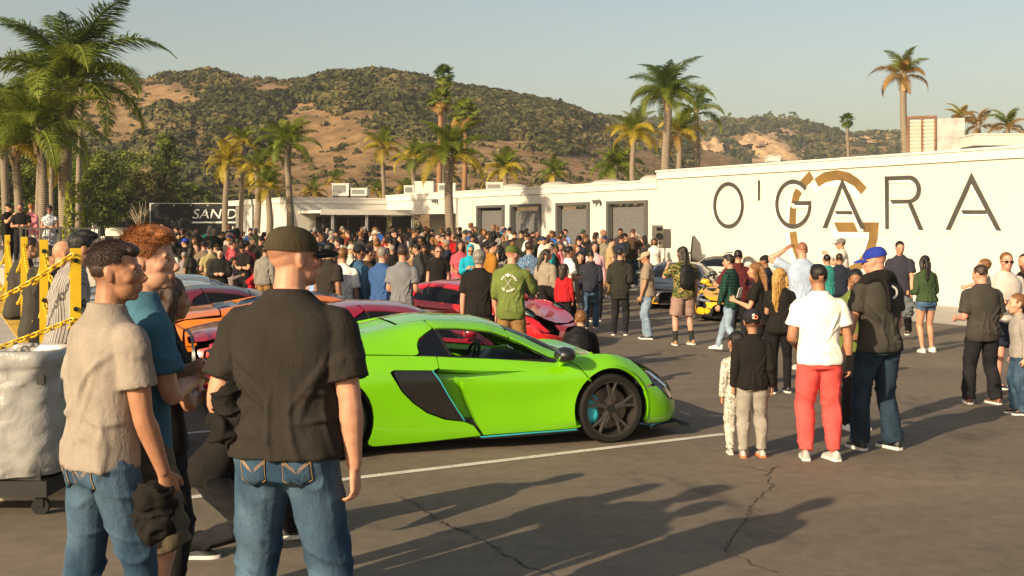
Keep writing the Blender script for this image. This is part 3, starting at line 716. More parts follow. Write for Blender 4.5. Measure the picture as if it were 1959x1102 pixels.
# row before the low white building
palm(432, 318, 66, 446, 'yellowing palm nearest the black trailer', 1.9, 16, .17, .14, ('yellow', 'yellow', 'yellow'), seed=10, group=G1)
palm(462, 278, 67, 446, 'thin tall palm with pale green crown above the yellowing palm', 1.6, 16, .15, .12, ('green', 'yellow', 'yellow'), seed=11, group=G1)
palm(492, 330, 64, 446, 'short bushy palm left of the building corner', 1.8, 16, .18, .15, ('green', 'yellow', 'yellow'), seed=12, group=G1)
palm(514, 362, 61, 450, 'lowest palm before the sunlit end wall', 1.6, 16, .18, .15, ('green', 'yellow', 'yellow'), seed=13, group=G1)
palm(519, 305, 68, 446, 'dark green palm behind the lowest palm', 1.7, 16, .14, .12, ('dark', 'green', 'yellow'), seed=17, group=G1)
palm(553, 283, 54.5, 440, 'upright palm with full green crown at the corner of the low building', 2.0, 22, .17, .13, ('green', 'green', 'green'), seed=14, fine=True, group=G1)
palm(861, 305, 46.5, 455, 'palm with wide feathery crown standing before the warehouse entrance', 2.1, 22, .20, .15, ('green', 'green', 'yellow'), seed=15, fine=True, group=G1)
# behind the roofs
palm(733, 286, 72, 385, 'slim palm with half-dry crown above the entrance roof', 1.9, 16, .14, .11, ('green', 'yellow', 'yellow'), seed=20, group=G2)
palm(793, 308, 70, 390, 'short-trunked palm left of the entrance palm', 1.9, 16, .15, .12, ('green', 'yellow', 'green'), seed=21, group=G2)
palm(848, 147, 95, 380, 'tallest fan palm with small round crown on the hill skyline', 1.15, 30, .22, .17, ('dark', 'dark', 'green'), 'fan', seed=22, group=G2)
palm(842, 194, 92, 380, 'second fan palm just left of the tallest one', 1.35, 30, .25, .2, ('green', 'green', 'gold'), 'fan', seed=23, group=G2)
palm(889, 222, 90, 385, 'third fan palm with rusty trunk right of the tallest one', 1.5, 30, .2, .16, ('green', 'green', 'gold'), 'fan', seed=24, group=G2)
palm(966, 330, 68, 395, 'bushy low palm above the first roll-up door', 1.9, 20, .18, .15, ('green', 'yellow', 'yellow'), seed=25, group=G2)
palm(1062, 336, 75, 395, 'small palm above the second roll-up door', 1.6, 16, .15, .12, ('green', 'green', 'yellow'), seed=26, group=G2)
palm(1180, 328, 62, 390, 'broad low palm above the largest roll-up door', 2.0, 18, .16, .13, ('green', 'green', 'green'), seed=27, group=G2)
palm(1212, 262, 58, 380, 'drooping yellow palm left of the tall roof palm', 1.9, 20, .15, .12, ('green', 'yellow', 'yellow'), seed=28, fine=True, group=G2)
palm(1276, 190, 50, 360, 'tall feather palm rising behind the corner of the lettered block', 2.3, 24, .2, .16, ('dark', 'green', 'green'), seed=29, fine=True, boots=8, group=G2)
palm(1298, 262, 58, 380, 'shaded yellow palm behind the trunk of the tall roof palm', 1.8, 16, .16, .13, ('green', 'yellow', 'gold'), seed=30, group=G2)
palm(1332, 222, 60, 400, 'feather palm whose long frond reaches right over the ridge', 2.2, 10, .16, .13, ('dark', 'green', 'green'), seed=31, group=G2)
palm(1622, 232, 95, 330, 'small dark fan palm above the middle of the lettering', .75, 26, .16, .12, ('dark', 'dark', 'dark'), 'fan', seed=32, group=G2)
palm(1731, 150, 48, 330, 'lone palm with drying golden fronds above the lettered block', 1.65, 16, .15, .13, ('green', 'gold', 'gold'), seed=33, fine=True, boots=10, group=G2)
palm(1838, 232, 60, 330, 'half-hidden palm top behind the louvred plant box', 1.2, 12, .12, .1, ('yellow', 'gold', 'gold'), seed=34, group=G2)
palm(1925, 250, 50, 330, 'golden palm top at the right end of the roof', 1.3, 12, .12, .1, ('green', 'gold', 'gold'), seed=35, group=G2)
palm(1870, 248, 55, 330, 'dry golden palm fronds between the two roof units', 1.3, 8, .12, .1, ('gold', 'gold', 'gold'), seed=36, group=G2)
for k, (px, py, d) in enumerate(((600, 372, 75), (640, 350, 80), (720, 370, 85), (775, 365, 80))):
    palm(px, py, d, 400, ['low palm tuft left of the tall roof unit', 'palm tuft rising behind the tall roof unit', 'small palm tuft behind the wing roof', 'palm tuft at the foot of the bare slope'][k], 1.3, 14, .12, .1, ('green', 'yellow', 'gold'), seed=40+k, group=G2)
# ---- leafy trees
def m_leaf(name, c1, c2, c3):
    N = NT(name); v = N.coord(); a = N.n('ShaderNodeAttribute', attribute_name='tone'); c = N.ramp(a.outputs['Fac'], [(0, c1), (.5, c2), (1, c3)])
    N.col(c); N.set(rough=.6, spec=.25); tr = N.n('ShaderNodeBsdfTranslucent'); N.l(c, tr.inputs[0]); mx = N.n('ShaderNodeMixShader'); mx.inputs[0].default_value = .2
    N.l(N.b.outputs[0], mx.inputs[1]); N.l(tr.outputs[0], mx.inputs[2]); N.l(mx.outputs[0], N.t.nodes['Material Output'].inputs[0]); return N.mat
M_leafd = m_leaf('evergreen_leaves', (.022, .036, .008), (.095, .125, .018), (.30, .32, .04)); M_bark = plain('dark_bark', (.07, .052, .038), .95, var=.3, bump=.5)
M_leafo = m_leaf('olive_leaves', (.03, .03, .008), (.08, .07, .018), (.16, .12, .035))
def tree(px, base_y, d, w, h, label, seed, mat=None, shape='round', nclump=46, leaves=170, leaf=.13, group='evergreen trees behind the trailer'):
    rs = np.random.RandomState(seed); base = at(px, base_y, d); root = empty('evergreen_tree', base); mat = mat or M_leafd
    mb = MB(); tp = [Vector((.1*math.sin(i+seed), .1*math.cos(i*1.3), h*.8*i/6)) for i in range(7)]; mb.tube(tp, [.22*(1-i/8) for i in range(7)], 8)
    V = []; Fc = []; T = []; n0 = 0
    for k in range(nclump):
        t = rs.uniform(.16, 1.0); a = rs.uniform(0, 6.283); rad = w*(.5*math.sqrt(max(.02, 1-((t-.45)/.6)**2)) if shape == 'round' else .52*(1-t)**.75+.06)*rs.uniform(.35, 1.0)
        c = np.array([math.cos(a)*rad, math.sin(a)*rad, h*t]); cr = (.12 if shape == 'round' else .10)*w*rs.uniform(.7, 1.3)
        if k % 3 == 0: i = min(int(t*5), 5); mb.tube([tp[i], tp[i].lerp(Vector(c), .5)+Vector((0, 0, .2)), Vector(c)], [.06, .04, .015], 5)
        P = rs.normal(0, 1, (leaves, 3)); P /= np.linalg.norm(P, axis=1)[:, None]; P *= (rs.uniform(0, 1, leaves)**.4)[:, None]*np.array([cr, cr, cr*.7]); P += c
        d1 = rs.normal(0, 1, (leaves, 3)); d1 /= np.linalg.norm(d1, axis=1)[:, None]; d2 = np.cross(d1, rs.normal(0, 1, (leaves, 3))); d2 /= np.linalg.norm(d2, axis=1)[:, None]; s = leaf*rs.uniform(.6, 1.3, (leaves, 1))
        Q = np.stack([P-d1*s, P+d2*s*.42, P+d1*s, P-d2*s*.42], 1).reshape(-1, 3); V.append(Q); I = np.arange(leaves*4).reshape(-1, 4)+n0; Fc.append(I); n0 += leaves*4
        T.append(np.repeat(np.clip(rs.uniform(0, 1)*.55+.2+rs.normal(0, .12, leaves), 0, 1), 4))
    mb.build('trunk', M_bark, root, 60)
    me = np_mesh('crown', np.concatenate(V), np.concatenate(Fc), False); a_ = me.attributes.new('tone', 'FLOAT', 'POINT'); a_.data.foreach_set('value', np.concatenate(T).astype(np.float32)); link('crown', me, mat, root)
    return tag(root, label, 'tree', group)
tree(316, 452, 112, 5.6, 9.6, 'tall pointed evergreen tree behind the black trailer', 1, None, 'cone', 80)
tree(252, 452, 108, 5.5, 7.6, 'rounded evergreen tree left of the tall pointed one', 2, None, 'round', 60)
tree(196, 452, 100, 5.8, 7.0, 'broad dark evergreen tree above the white off-roader', 3, None, 'round', 64)
tree(165, 456, 84, 5.2, 5.6, 'sunlit bushy evergreen tree right of the tallest palm', 4, None, 'round', 60)
tree(285, 452, 100, 4.6, 5.4, 'olive coloured low tree against the trailer end', 5, M_leafo, 'round', 46)
tree(366, 452, 118, 5.0, 5.2, 'low round evergreen tree half behind the trailer', 6, None, 'round', 46)
tree(90, 460, 75, 6.0, 5.0, 'dark evergreen bush behind the onlookers at the rail', 7, None, 'round', 60)
tree(20, 460, 72, 6.0, 5.2, 'dark evergreen bush at the left edge behind the palms', 8, None, 'round', 60)
tree(-60, 460, 80, 7.0, 6.5, 'evergreen tree beyond the left edge of the lot', 9, None, 'round', 60)
tree(120, 452, 95, 6.0, 6.6, 'evergreen tree between the tallest palm and the rail', 10, None, 'round', 60)
def bare_tree(px, base_y, d, h, label):
    root = empty('bare_tree', at(px, base_y, d)); r = random.Random(4); mb = MB()
    for k in range(9):
        a = r.uniform(0, 6.28); t = Vector((math.cos(a)*h*.35, math.sin(a)*h*.2, h*r.uniform(.6, 1))); m = t*.5+Vector((r.uniform(-.2, .2), 0, 0)); mb.tube([(0, 0, 0), m, t], [.06, .035, .01], 5)
        for j in range(2): mb.tube([m, m+Vector((r.uniform(-.5, .5), 0, r.uniform(.3, .8)))], [.025, .006], 4)
    mb.build('branch', plain('grey_branch', (.32, .26, .19), .9), root, 60); tag(root, label, 'tree')
bare_tree(270, 445, 92, 2.6, 'leafless grey tree beside the black trailer')
# ridge trees on the far hill
for k, (px, w) in enumerate(sorted(((1120, 4.5), (1150, 5), (1205, 6), (1255, 7), (1395, 8), (1440, 6), (1470, 9), (1497, 7), (1515, 9), (1545, 7), (1380, 6), (1570, 6), (1330, 6), (1718, 6), (1745, 5), (1905, 6)))):
    d = 790; y = np.interp(px, np.array(RIDGE2)[:, 0], np.array(RIDGE2)[:, 1])
    tree(px, y+4, d, w, w*.9, ('leftmost', 'second', 'third', 'fourth', 'fifth', 'sixth', 'seventh', 'eighth', 'ninth', 'tenth', 'eleventh', 'twelfth', 'thirteenth', 'fourteenth', 'fifteenth', 'rightmost')[k]+' dark tree along the far ridge skyline, counted from the left' , 60+k, None, 'round', 16, 60, .55, 'dark trees along the far ridge')
# ================================================================== people
_ws = bpy.data.scenes.new('workshop')                  # scratch scene: evaluating modifiers there stays quick
def remesh(mb, vox, smooth=2, fac=.5):
    """voxel union of overlapping closed shapes -> (V, quads)"""
    me = mb.mesh('tmp'); o = bpy.data.objects.new('tmp', me); _ws.collection.objects.link(o)
    m = o.modifiers.new('r', 'REMESH'); m.mode = 'VOXEL'; m.voxel_size = vox; m.adaptivity = 0
    if smooth:
        q = o.modifiers.new('s', 'SMOOTH'); q.factor = fac; q.iterations = smooth
    vl = _ws.view_layers[0]; vl.update(); e = o.evaluated_get(vl.depsgraph); em = e.to_mesh()
    n = len(em.vertices); V = np.empty(n*3, np.float32); em.vertices.foreach_get('co', V)
    Nn = np.empty(n*3, np.float32); em.vertices.foreach_get('normal', Nn)
    k = len(em.polygons); L = np.empty(len(em.loops), np.int32); em.loops.foreach_get('vertex_index', L)
    e.to_mesh_clear(); bpy.data.objects.remove(o); bpy.data.meshes.remove(me)
    return V.reshape(-1, 3).astype(float), L.reshape(k, 4), Nn.reshape(-1, 3).astype(float)
def qmesh(name, V, Q): return np_mesh(name, V, Q, True)
# ---- cloth, skin and hair materials
def attr(N, name): 
    a = N.n('ShaderNodeAttribute', attribute_name=name); a.attribute_type = 'OBJECT'; return a
def m_skin():
    N = NT('skin'); v = N.coord(); a = attr(N, 'skin'); t = N.n('ShaderNodeAttribute', attribute_name='tint')
    f = N.noise(v, 28, 5, .6)
    c = N.mix(1.0, a.outputs['Color'], N.ramp(f, [(.3, (.84, .78, .76)), (.7, (1.10, 1.08, 1.06))]), 'MULTIPLY')
    N.col(N.mix(1.0, c, t.outputs['Color'], 'MULTIPLY')); N.set(rough=.5, spec=.35, sss=.06)
    N.b.inputs['Subsurface Radius'].default_value = (.012, .005, .003); N.bump(N.noise(v, 180, 3), .12, .002); return N.mat
M_skin = m_skin()
def m_cloth(name, col, pattern=None, col2=None, col3=None, rough=.9, bsc=700, sc=1.0, bs=.4):
    key = ('cloth', name)
    if key in _mats: return _mats[key]
    N = NT(name); v = N.coord(); c0 = lin(col); x = sep(N, v)
    f = N.noise(v, 9, 5, .6); g = N.noise(v, 220, 3, .7)
    base = tuple(c0)
    c = None
    if pattern == 'plaid' or pattern == 'check':
        k = sc
        def band(o, per, w): return N.math('LESS_THAN', N.math('FRACT', N.math('MULTIPLY', o, 1/per)), w)
        h = band(x[2], .075*k, .42); u = band(N.math('ADD', x[0], x[1]), .07*k, .42); t1 = band(x[2], .075*k, .06); t2 = band(N.math('ADD', x[0], x[1]), .07*k, .06)
        c = N.mix(N.math('MULTIPLY', N.math('ADD', h, u), .5), base, lin(col2)); c = N.mix(N.math('MULTIPLY', N.math('MAXIMUM', t1, t2), .7), c, lin(col3 or col))
    elif pattern == 'stripe':
        t = N.math('LESS_THAN', N.math('FRACT', N.math('MULTIPLY', N.math('ADD', x[0], N.math('MULTIPLY', x[1], .7)), 1/(.022*sc))), .3); c = N.mix(t, base, lin(col2))
    elif pattern == 'hstripe':
        t = N.math('LESS_THAN', N.math('FRACT', N.math('MULTIPLY', x[2], 1/(.05*sc))), .4); c = N.mix(t, base, lin(col2))
    elif pattern == 'camo':
        n1 = N.noise(N.mapp(v, (1, 1, 1.7)), 9, 2, .5, 1); n2 = N.noise(N.mapp(v, (1, 1, 1.7), (4, 2, 7)), 10, 2, .5, 1); n3 = N.noise(N.mapp(v, (1, 1, 1.7), (1, 9, 3)), 12, 2, .5, 1)
        c = N.mix(N.ramp(n1, [(.5, 0.0), (.51, 1.0)]), base, lin(col2)); c = N.mix(N.ramp(n2, [(.56, 0.0), (.57, 1.0)]), c, lin(col3)); c = N.mix(N.ramp(n3, [(.6, 0.0), (.61, 1.0)]), c, (.012, .011, .008))
    elif pattern == 'denim':
        w = N.noise(N.mapp(v, (1, 1, .35)), 170, 3, .8); big = N.noise(N.mapp(v, (1, 1, .6)), 5, 3, .5, .3)
        c = N.mix(N.ramp(big, [(.40, 0.0), (.75, .5)]), base, lin(col2)); c = N.mix(.45, c, N.ramp(w, [(.3, .6), (.7, 1.4)]), 'MULTIPLY')
    elif pattern == 'dots':
        vo = N.n('ShaderNodeTexVoronoi'); vo.inputs['Scale'].default_value = 24*sc; N.l(v, vo.inputs['Vector']); c = N.mix(N.ramp(vo.outputs['Distance'], [(.3, 1.0), (.34, 0.0)]), base, lin(col2))
    elif pattern == 'heather':
        h = N.noise(N.mapp(v, (1, 1, 3.5)), 130, 3, .8); c = N.ramp(h, [(.3, tuple(k*.86 for k in base)), (.7, tuple(min(1, k*1.12) for k in base))])
    elif pattern == 'floral':
        n1 = N.noise(v, 16*sc, 3, .6, 1.5); c = N.mix(N.ramp(n1, [(.5, 0.0), (.55, 1.0)]), base, lin(col2))
    if c is None: c = N.mix(0.0, base, base)
    c = N.mix(1.0, c, N.ramp(f, [(.3, .84), (.7, 1.12)]), 'MULTIPLY'); N.col(N.mix(.5, c, N.ramp(g, [(.3, .8), (.7, 1.2)]), 'MULTIPLY'))
    N.set(rough=rough, spec=.2, sheen=.0)
    cr = N.noise(N.mapp(v, (1, 1, .55)), 26, 4, .55, 1.2)
    N.bump(N.math('ADD', N.math('MULTIPLY', g, .06), N.math('MULTIPLY', cr, 1.0)), bs, .012)
    _mats[key] = N.mat; return N.mat
def m_hair(name, col):
    key = ('hair', name)
    if key in _mats: return _mats[key]
    N = NT(name); v = N.coord(); c = lin(col); f = N.noise(N.mapp(v, (1, 1, .25)), 150, 4, .7, .5); g = N.noise(v, 30, 3)
    k = N.ramp(f, [(.3, tuple(x*.45 for x in c)), (.7, tuple(min(1, x*1.6) for x in c))]); N.col(N.mix(.5, k, N.ramp(g, [(.3, .6), (.7, 1.3)]), 'MULTIPLY'))
    N.set(rough=.45, spec=.4); N.bump(f, .8, .006); _mats[key] = N.mat; return N.mat
# ---- skeleton
def lerp(a, b, t): return a+(b-a)*t
def rotz(v, a): c, s = math.cos(a), math.sin(a); return Vector((v.x*c-v.y*s, v.x*s+v.y*c, v.z))
ARMS = {  # upper arm and forearm directions for a right arm, in (right, forward, up) of the chest
 'hang': ((.16, -.03, -1), (.06, .20, -1)), 'hang_fwd': ((.14, .22, -1), (.05, .38, -1)), 'hang_back': ((.2, -.35, -1), (.1, -.1, -1)),
 'cross': ((.20, .34, -1), (-1, .50, .10)), 'phone': ((.10, .42, -1), (-.42, .85, .38)), 'photo': ((.30, .75, -.55), (-.45, .45, .85)), 'photo_far': ((.2, .9, -.15), (-.2, .9, .35)),
 'pocket': ((.34, -.22, -1), (-.22, .34, -1)), 'head': ((.85, .15, .45), (-.80, -.25, .55)), 'hip': ((.55, -.2, -.85), (-.6, .35, -.7)), 'back': ((.2, -.35, -1), (-.75, -.35, -.35)),
 'bent': ((.14, .05, -1), (-.05, .95, -.1)), 'face': ((.25, .5, -.7), (-.35, .3, 1)), 'reach': ((.15, .9, -.45), (0, .95, -.25)), 'point': ((.5, .8, .1), (.2, .9, .5)), 'lap': ((.15, .3, -1), (-.35, .8, -.35)),
 'hold': ((.18, .1, -1), (-.55, .75, .15)), 'knee': ((.1, .55, -.8), (-.05, .7, -.5)), 'bag': ((.22, -.1, -1), (.1, .06, -1))}
class Pose:
    def __init__(s, sp):
        g = sp.get; s.sp = sp
        s.w = g('w', 1.0); s.fem = g('fem', False); s.child = g('child', 0)
        s.pz = g('pz', 0.0); s.poff = Vector(g('poff', (0, 0, 0)))
        s.pitch0 = R(g('pitch0', 0)); s.pitch1 = R(g('pitch1', 4)); s.twist = R(g('twist', 0)); s.lean = R(g('lean', 0))
        # integrate the spine upward from the crotch
        zs = np.linspace(.78, 1.56, 27); p = Vector((0, 0, .78+s.pz))+s.poff; s.sz = zs; s.sp_p = []; s.sp_f = []
        for i, z in enumerate(zs):
            t = min(max((z-.86)/(1.34-.86), 0), 1); a = lerp(s.pitch0, s.pitch1, t); tw = s.twist*t
            U = Vector((0, math.sin(a), math.cos(a))); Fw = Vector((0, math.cos(a), -math.sin(a))); Rt = Vector((1, 0, 0))
            if s.lean: 
                q = Matrix.Rotation(s.lean*t, 3, 'Y'); U = q @ U; Rt = q @ Rt
            Rt, Fw = Rt*math.cos(-tw)+Fw*math.sin(-tw), Fw*math.cos(-tw)-Rt*math.sin(-tw)
            if i: p = p+U*(zs[i]-zs[i-1])
            s.sp_p.append(p.copy()); s.sp_f.append((Rt, Fw, U))
    def spine(s, z):
        i = int(np.clip((z-.78)/(1.56-.78)*26, 0, 25.999)); t = (z-s.sz[i])/(s.sz[i+1]-s.sz[i])
        Rt, Fw, U = s.sp_f[i]; return s.sp_p[i].lerp(s.sp_p[i+1], t) if 0 <= t <= 1 else s.sp_p[i]+U*(z-s.sz[i]), Rt, Fw, U
    def ring(s, z, rx, ry, yo=0, n=28, p=2.3, add=0.0):
        c, Rt, Fw, U = s.spine(z); c = c+Fw*yo; out = []
        for j in range(n):
            a = 2*math.pi*j/n; ca, sa = math.cos(a), math.sin(a)
            x = math.copysign(abs(ca)**(2/p), ca)*(rx+add); y = math.copysign(abs(sa)**(2/p), sa)*(ry+add)
            out.append(c+Rt*x+Fw*y)
        return out
    def arm(s, side):
        sp = s.sp; a = sp.get('armR' if side > 0 else 'armL', 'hang'); a = ARMS[a] if isinstance(a, str) else a
        c, Rt, Fw, U = s.spine(1.395); sw = (.152 if s.fem else .178)*(.6+.4*s.w)
        sh = c+Rt*side*sw
        def d(v): return (Rt*v[0]*side+Fw*v[1]+U*v[2]).normalized()
        ua, fa = d(a[0]), d(a[1]); el = sh+ua*.285; wr = el+fa*.255; hd = d(a[2]) if len(a) > 2 else fa
        return sh, el, wr, hd
    def leg(s, side):
        sp = s.sp; c, Rt, Fw, U = s.spine(.90); hip = c+Rt*side*.088*(.7+.3*s.w)-U*.0
        ft = sp.get('footR' if side > 0 else 'footL', (.115*side, .02 if side > 0 else -.02, 0, -8*side))
        an = Vector((ft[0], ft[1], .085+(ft[4] if len(ft) > 4 else 0))); L1, L2 = .425, .405
        v = an-hip; D = min(v.length, L1+L2-.003); v = v.normalized(); 
        if (an-hip).length > L1+L2: an = hip+v*(L1+L2-.003)
        pole = Vector(sp.get('poleR' if side > 0 else 'poleL', (.12*side, 1, .0))); pole = (pole-v*v.dot(pole)).normalized()
        ca = (L1*L1+D*D-L2*L2)/(2*L1*D); sa = math.sqrt(max(0, 1-ca*ca)); kn = hip+v*(L1*ca)+pole*(L1*sa)
        fz = R(ft[2]+ft[3]) if len(ft) > 3 else R(ft[2]); return hip, kn, an, fz, (ft[5] if len(ft) > 5 else 0)
    def head(s):
        c, Rt, Fw, U = s.spine(1.52); yaw = R(s.sp.get('hyaw', 0)); pit = R(s.sp.get('hpitch', 0)); tilt = R(s.sp.get('htilt', 0))
        hf = .7; U2 = (U*(1-hf)+Vector((0, 0, 1))*hf).normalized() if not s.sp.get('hfollow') else U
        Fh = (Fw-U2*U2.dot(Fw)).normalized(); Rh = Fh.cross(U2)
        M = Matrix((Rh, Fh, U2)).transposed() @ Matrix.Rotation(-yaw, 3, 'Z') @ Matrix.Rotation(-pit, 3, 'X') @ Matrix.Rotation(tilt, 3, 'Y')
        hs = s.sp.get('hs', 1.0)*(.96 if s.fem else 1.0); return c+U*.045+U2*.085*hs+M @ Vector((0, .022, 0)), M*hs
TORSO_M = [(.79, .135, .100, 0), (.84, .160, .112, -.004), (.90, .172, .120, -.010), (.97, .164, .112, -.002), (1.06, .152, .104, .004), (1.17, .158, .110, .006), (1.28, .174, .120, .006), (1.36, .180, .114, .002), (1.41, .172, .100, -.004), (1.45, .142, .084, -.010), (1.48, .106, .070, -.012), (1.505, .078, .063, -.012), (1.53, .061, .059, -.012)]
TORSO_F = [(.79, .135, .105, 0), (.84, .165, .120, -.010), (.90, .172, .128, -.018), (.97, .158, .112, -.006), (1.06, .128, .092, .0), (1.17, .132, .098, .006), (1.28, .150, .124, .020), (1.36, .155, .108, .010), (1.41, .150, .088, -.004), (1.45, .122, .072, -.010), (1.48, .088, .060, -.012), (1.505, .064, .054, -.012), (1.53, .051, .051, -.012)]
def torso_prof(P): return TORSO_F if P.fem else TORSO_M
def tz(P, z, belly=True):
    T = np.array(torso_prof(P)); rx = np.interp(z, T[:, 0], T[:, 1]); ry = np.interp(z, T[:, 0], T[:, 2]); yo = np.interp(z, T[:, 0], T[:, 3])
    w = P.w; b = P.sp.get('belly', 0)*math.exp(-((z-1.06)/.13)**2); return rx*(.35+.65*w)+b*.4, ry*(.25+.75*w)+b*.5, yo+b*.6
def add_torso(mb, P, z0, z1, add, step=.035, flare=0.0, n=28):
    zs = np.arange(z0, z1+1e-6, step); zs[-1] = z1; rs = []
    for z in zs:
        rx, ry, yo = tz(P, z); f = flare*max(0, 1-(z-z0)/.22); rs.append(P.ring(z, rx, ry, yo, n, 2.35, add+f))
    mb.rings(rs)
def spline(pts, rad, k=5):
    """Catmull-Rom through pts with radii"""
    P = [Vector(p) for p in pts]; out = []; ro = []
    rad = [r if isinstance(r, tuple) else (r, r) for r in rad]
    for i in range(len(P)-1):
        p0, p1, p2, p3 = P[max(i-1, 0)], P[i], P[i+1], P[min(i+2, len(P)-1)]
        for j in range(k):
            t = j/k; t2, t3 = t*t, t*t*t
            out.append(.5*((2*p1)+(p2-p0)*t+(2*p0-5*p1+4*p2-p3)*t2+(3*p1-p0-3*p2+p3)*t3)); ro.append(tuple(lerp(a, b, t) for a, b in zip(rad[i], rad[i+1])))
    out.append(P[-1]); ro.append(rad[-1]); return out, ro
def limb(mb, pts, rad, n=14, k=4):
    p, r = spline(pts, rad, k); mb.tube(p, r, n)
def add_hand(mb, wr, d, side, P, curl=35, fine=True, palm=None):
    """palm and five fingers from the wrist along d; the palm faces the body unless told otherwise"""
    c, Rt, Fw, U = P.spine(1.43); inw = Vector(palm) if palm is not None else (-Rt*side*1.0+Fw*.12)
    d = d.normalized(); nrm = inw-d*d.dot(inw)
    nrm = nrm.normalized() if nrm.length > .1 else (Fw-d*d.dot(Fw)).normalized()   # palm faces this way
    lat = d.cross(nrm).normalized()                                               # along the knuckles
    th = Fw if abs(d.dot(Fw)) < .75 else U
    if lat.dot(th) < 0: lat = -lat                                                # thumb side
    k = P.sp.get('hand', 1.0)
    o = wr+d*.012
    mb.tube([wr-d*.03, wr+d*.01, wr+d*.04, wr+d*.075, wr+d*.09], [(.026, .020), (.029, .018), (.038, .018), (.040, .016), (.034, .013)], 12, flat=lat)
    for i, (off, ln, r) in enumerate(((.033, .072, .0078), (.0112, .080, .0080), (-.0112, .075, .0078), (-.033, .058, .0070))):
        p = wr+d*.080+lat*off; dd = d+lat*off*3.0; dd.normalize(); pts = [p-dd*.02, p]; a = 0
        for sgm in (.44, .32, .24):
            a += R(curl*(1+.12*i)); q = dd*math.cos(a)+nrm*math.sin(a); p = p+q*ln*sgm; pts.append(p)
        mb.tube(pts, [r, r*1.05, r, r*.92, r*.72], 8)
    p = wr+d*.028+lat*.030; q = (d*.72+lat*.62+nrm*.32).normalized(); p2 = p+q*.042; q2 = (d*.92+lat*.18+nrm*.4).normalized()
    mb.tube([p-q*.02, p, p2, p2+q2*.030, p2+q2*.042], [.012, .0125, .0105, .0092, .006], 8)
    return o, lat, nrm
def head_shapes(mb, hc, M, fem=False, fine=True):
    T = lambda v: hc+M @ Vector(v); sc = (M.col[0]).length
    def el(c, r, **k): mb.ell(T(c), r, M, **k)
    el((0, -.014, .030), (.0755, .096, .088), nu=24, nv=16); el((0, .020, -.010), (.068, .076, .075), nu=20, nv=14)
    el((0, .030, -.055), (.0555 if not fem else .051, .060, .060), nu=20, nv=12)                    # jaw block
    el((0, .060, -.092), (.026 if not fem else .021, .026, .021), nu=12, nv=8)                      # chin
    for s in (-1, 1):
        el((s*.040, .052, -.022), (.026, .030, .024), nu=12, nv=8)                                  # cheek
        el((s*.0715, -.010, -.012), (.0085, .017, .029), nu=12, nv=10); el((s*.0765, -.018, -.002), (.0065, .013, .021), nu=10, nv=8)   # ear
        el((s*.031, .078, .021), (.024, .012, .009), nu=10, nv=8)                                   # brow
        el((s*.0105, .104, -.036), (.0085, .010, .008), nu=8, nv=6)                                 # nostril
    pts = [T((0, .088, .012)), T((0, .098, -.008)), T((0, .109, -.024)), T((0, .113, -.034))]; mb.tube(pts, [.008*sc, .0085*sc, .011*sc, .0125*sc], 10)
    el((0, .089, -.0585), (.023, .012, .0062), nu=14, nv=8); el((0, .086, -.0705), (.020, .013, .0072), nu=14, nv=8); el((0, .083, -.044), (.02, .016, .018), nu=10, nv=8)
HAIRC = {'black': '#15110f', 'dark': '#241913', 'brown': '#33221a', 'light': '#6e4a26', 'blond': '#a97f42', 'red': '#8a5226', 'grey': '#77716a', 'white': '#b9b4aa'}
def hair_mesh(hc, M, style, vox, seed=0):
    mb = MB(); T = lambda v: hc+M @ Vector(v); el = lambda c, r, **k: mb.ell(T(c), r, M, **k)
    am = .004
    if style in ('short', 'fade', 'quiff', 'curly', 'messy'):
        k = {'short': .0, 'fade': -.001, 'quiff': .004, 'curly': .013, 'messy': .003}[style]
        el((0, -.022, .046), (.0785+k, .0945+k, .0805+k), nu=24, nv=16); el((0, -.037, .016), (.0765+k, .0705+k, .056+k), nu=20, nv=12)
        for s in ((-1, 1) if style != 'fade' else ()): el((s*.064, .012, .026), (.0125, .020, .026), nu=10, nv=8)
        if style in ('quiff', 'messy'): el((0, .040, .100), (.062, .058, .032), nu=16, nv=10); el((0, .0, .112), (.066, .07, .030), nu=16, nv=10)
        if style == 'fade': el((0, -.008, .086), (.066, .086, .042), nu=20, nv=12); el((0, .050, .082), (.052, .042, .028), nu=14, nv=8)
        if style == 'curly': el((0, .03, .085), (.07, .065, .05), nu=14, nv=8); el((0, -.06, -.03), (.075, .05, .05), nu=14, nv=8)
        am = {'curly': .010, 'messy': .004}.get(style, .003)
    elif style in ('long', 'longwave', 'bob', 'pony'):
        lw = 1.3 if style == 'longwave' else 1.0; L = {'long': .34, 'longwave': .42, 'bob': .12, 'pony': .05}[style]
        el((0, -.022, .044), (.084, .100, .086), nu=24, nv=16)
        for s in (-1, 1): limb(mb, [T((s*.060, -.005, .05)), T((s*.078, -.012, -.02)), T((s*.080, -.03, -.10)), T((s*.07, -.045, -.10-L*.5))], [(.030, .04), (.026, .045), (.026, .045), (.016, .03)], 12)
        limb(mb, [T((0, -.06, .05)), T((0, -.092, -.04)), T((0, -.10, -.12)), T((0, -.105, -.12-L*.55)), T((0, -.10, -.12-L))], [(.08, .04), (.092, .046), (.112*lw, .042), (.112*lw, .038), (.06, .016)], 16)
        if style == 'pony': limb(mb, [T((0, -.10, .05)), T((0, -.15, .03)), T((0, -.16, -.10)), T((0, -.14, -.22))], [.03, .034, .03, .01], 10)
        am = .006 if style != 'longwave' else .010
    V, Q, Nn = remesh(mb, vox, 2)
    Z = (V-np.array(hc)) @ np.array(M)                                            # head space
    w = vnoise(np.stack([Z[:, 0]*90, Z[:, 1]*90, Z[:, 2]*22], 1), seed)*.6+vnoise(Z*45, seed+3)*.4
    V = V+Nn*(am*w)[:, None]
    return V, Q
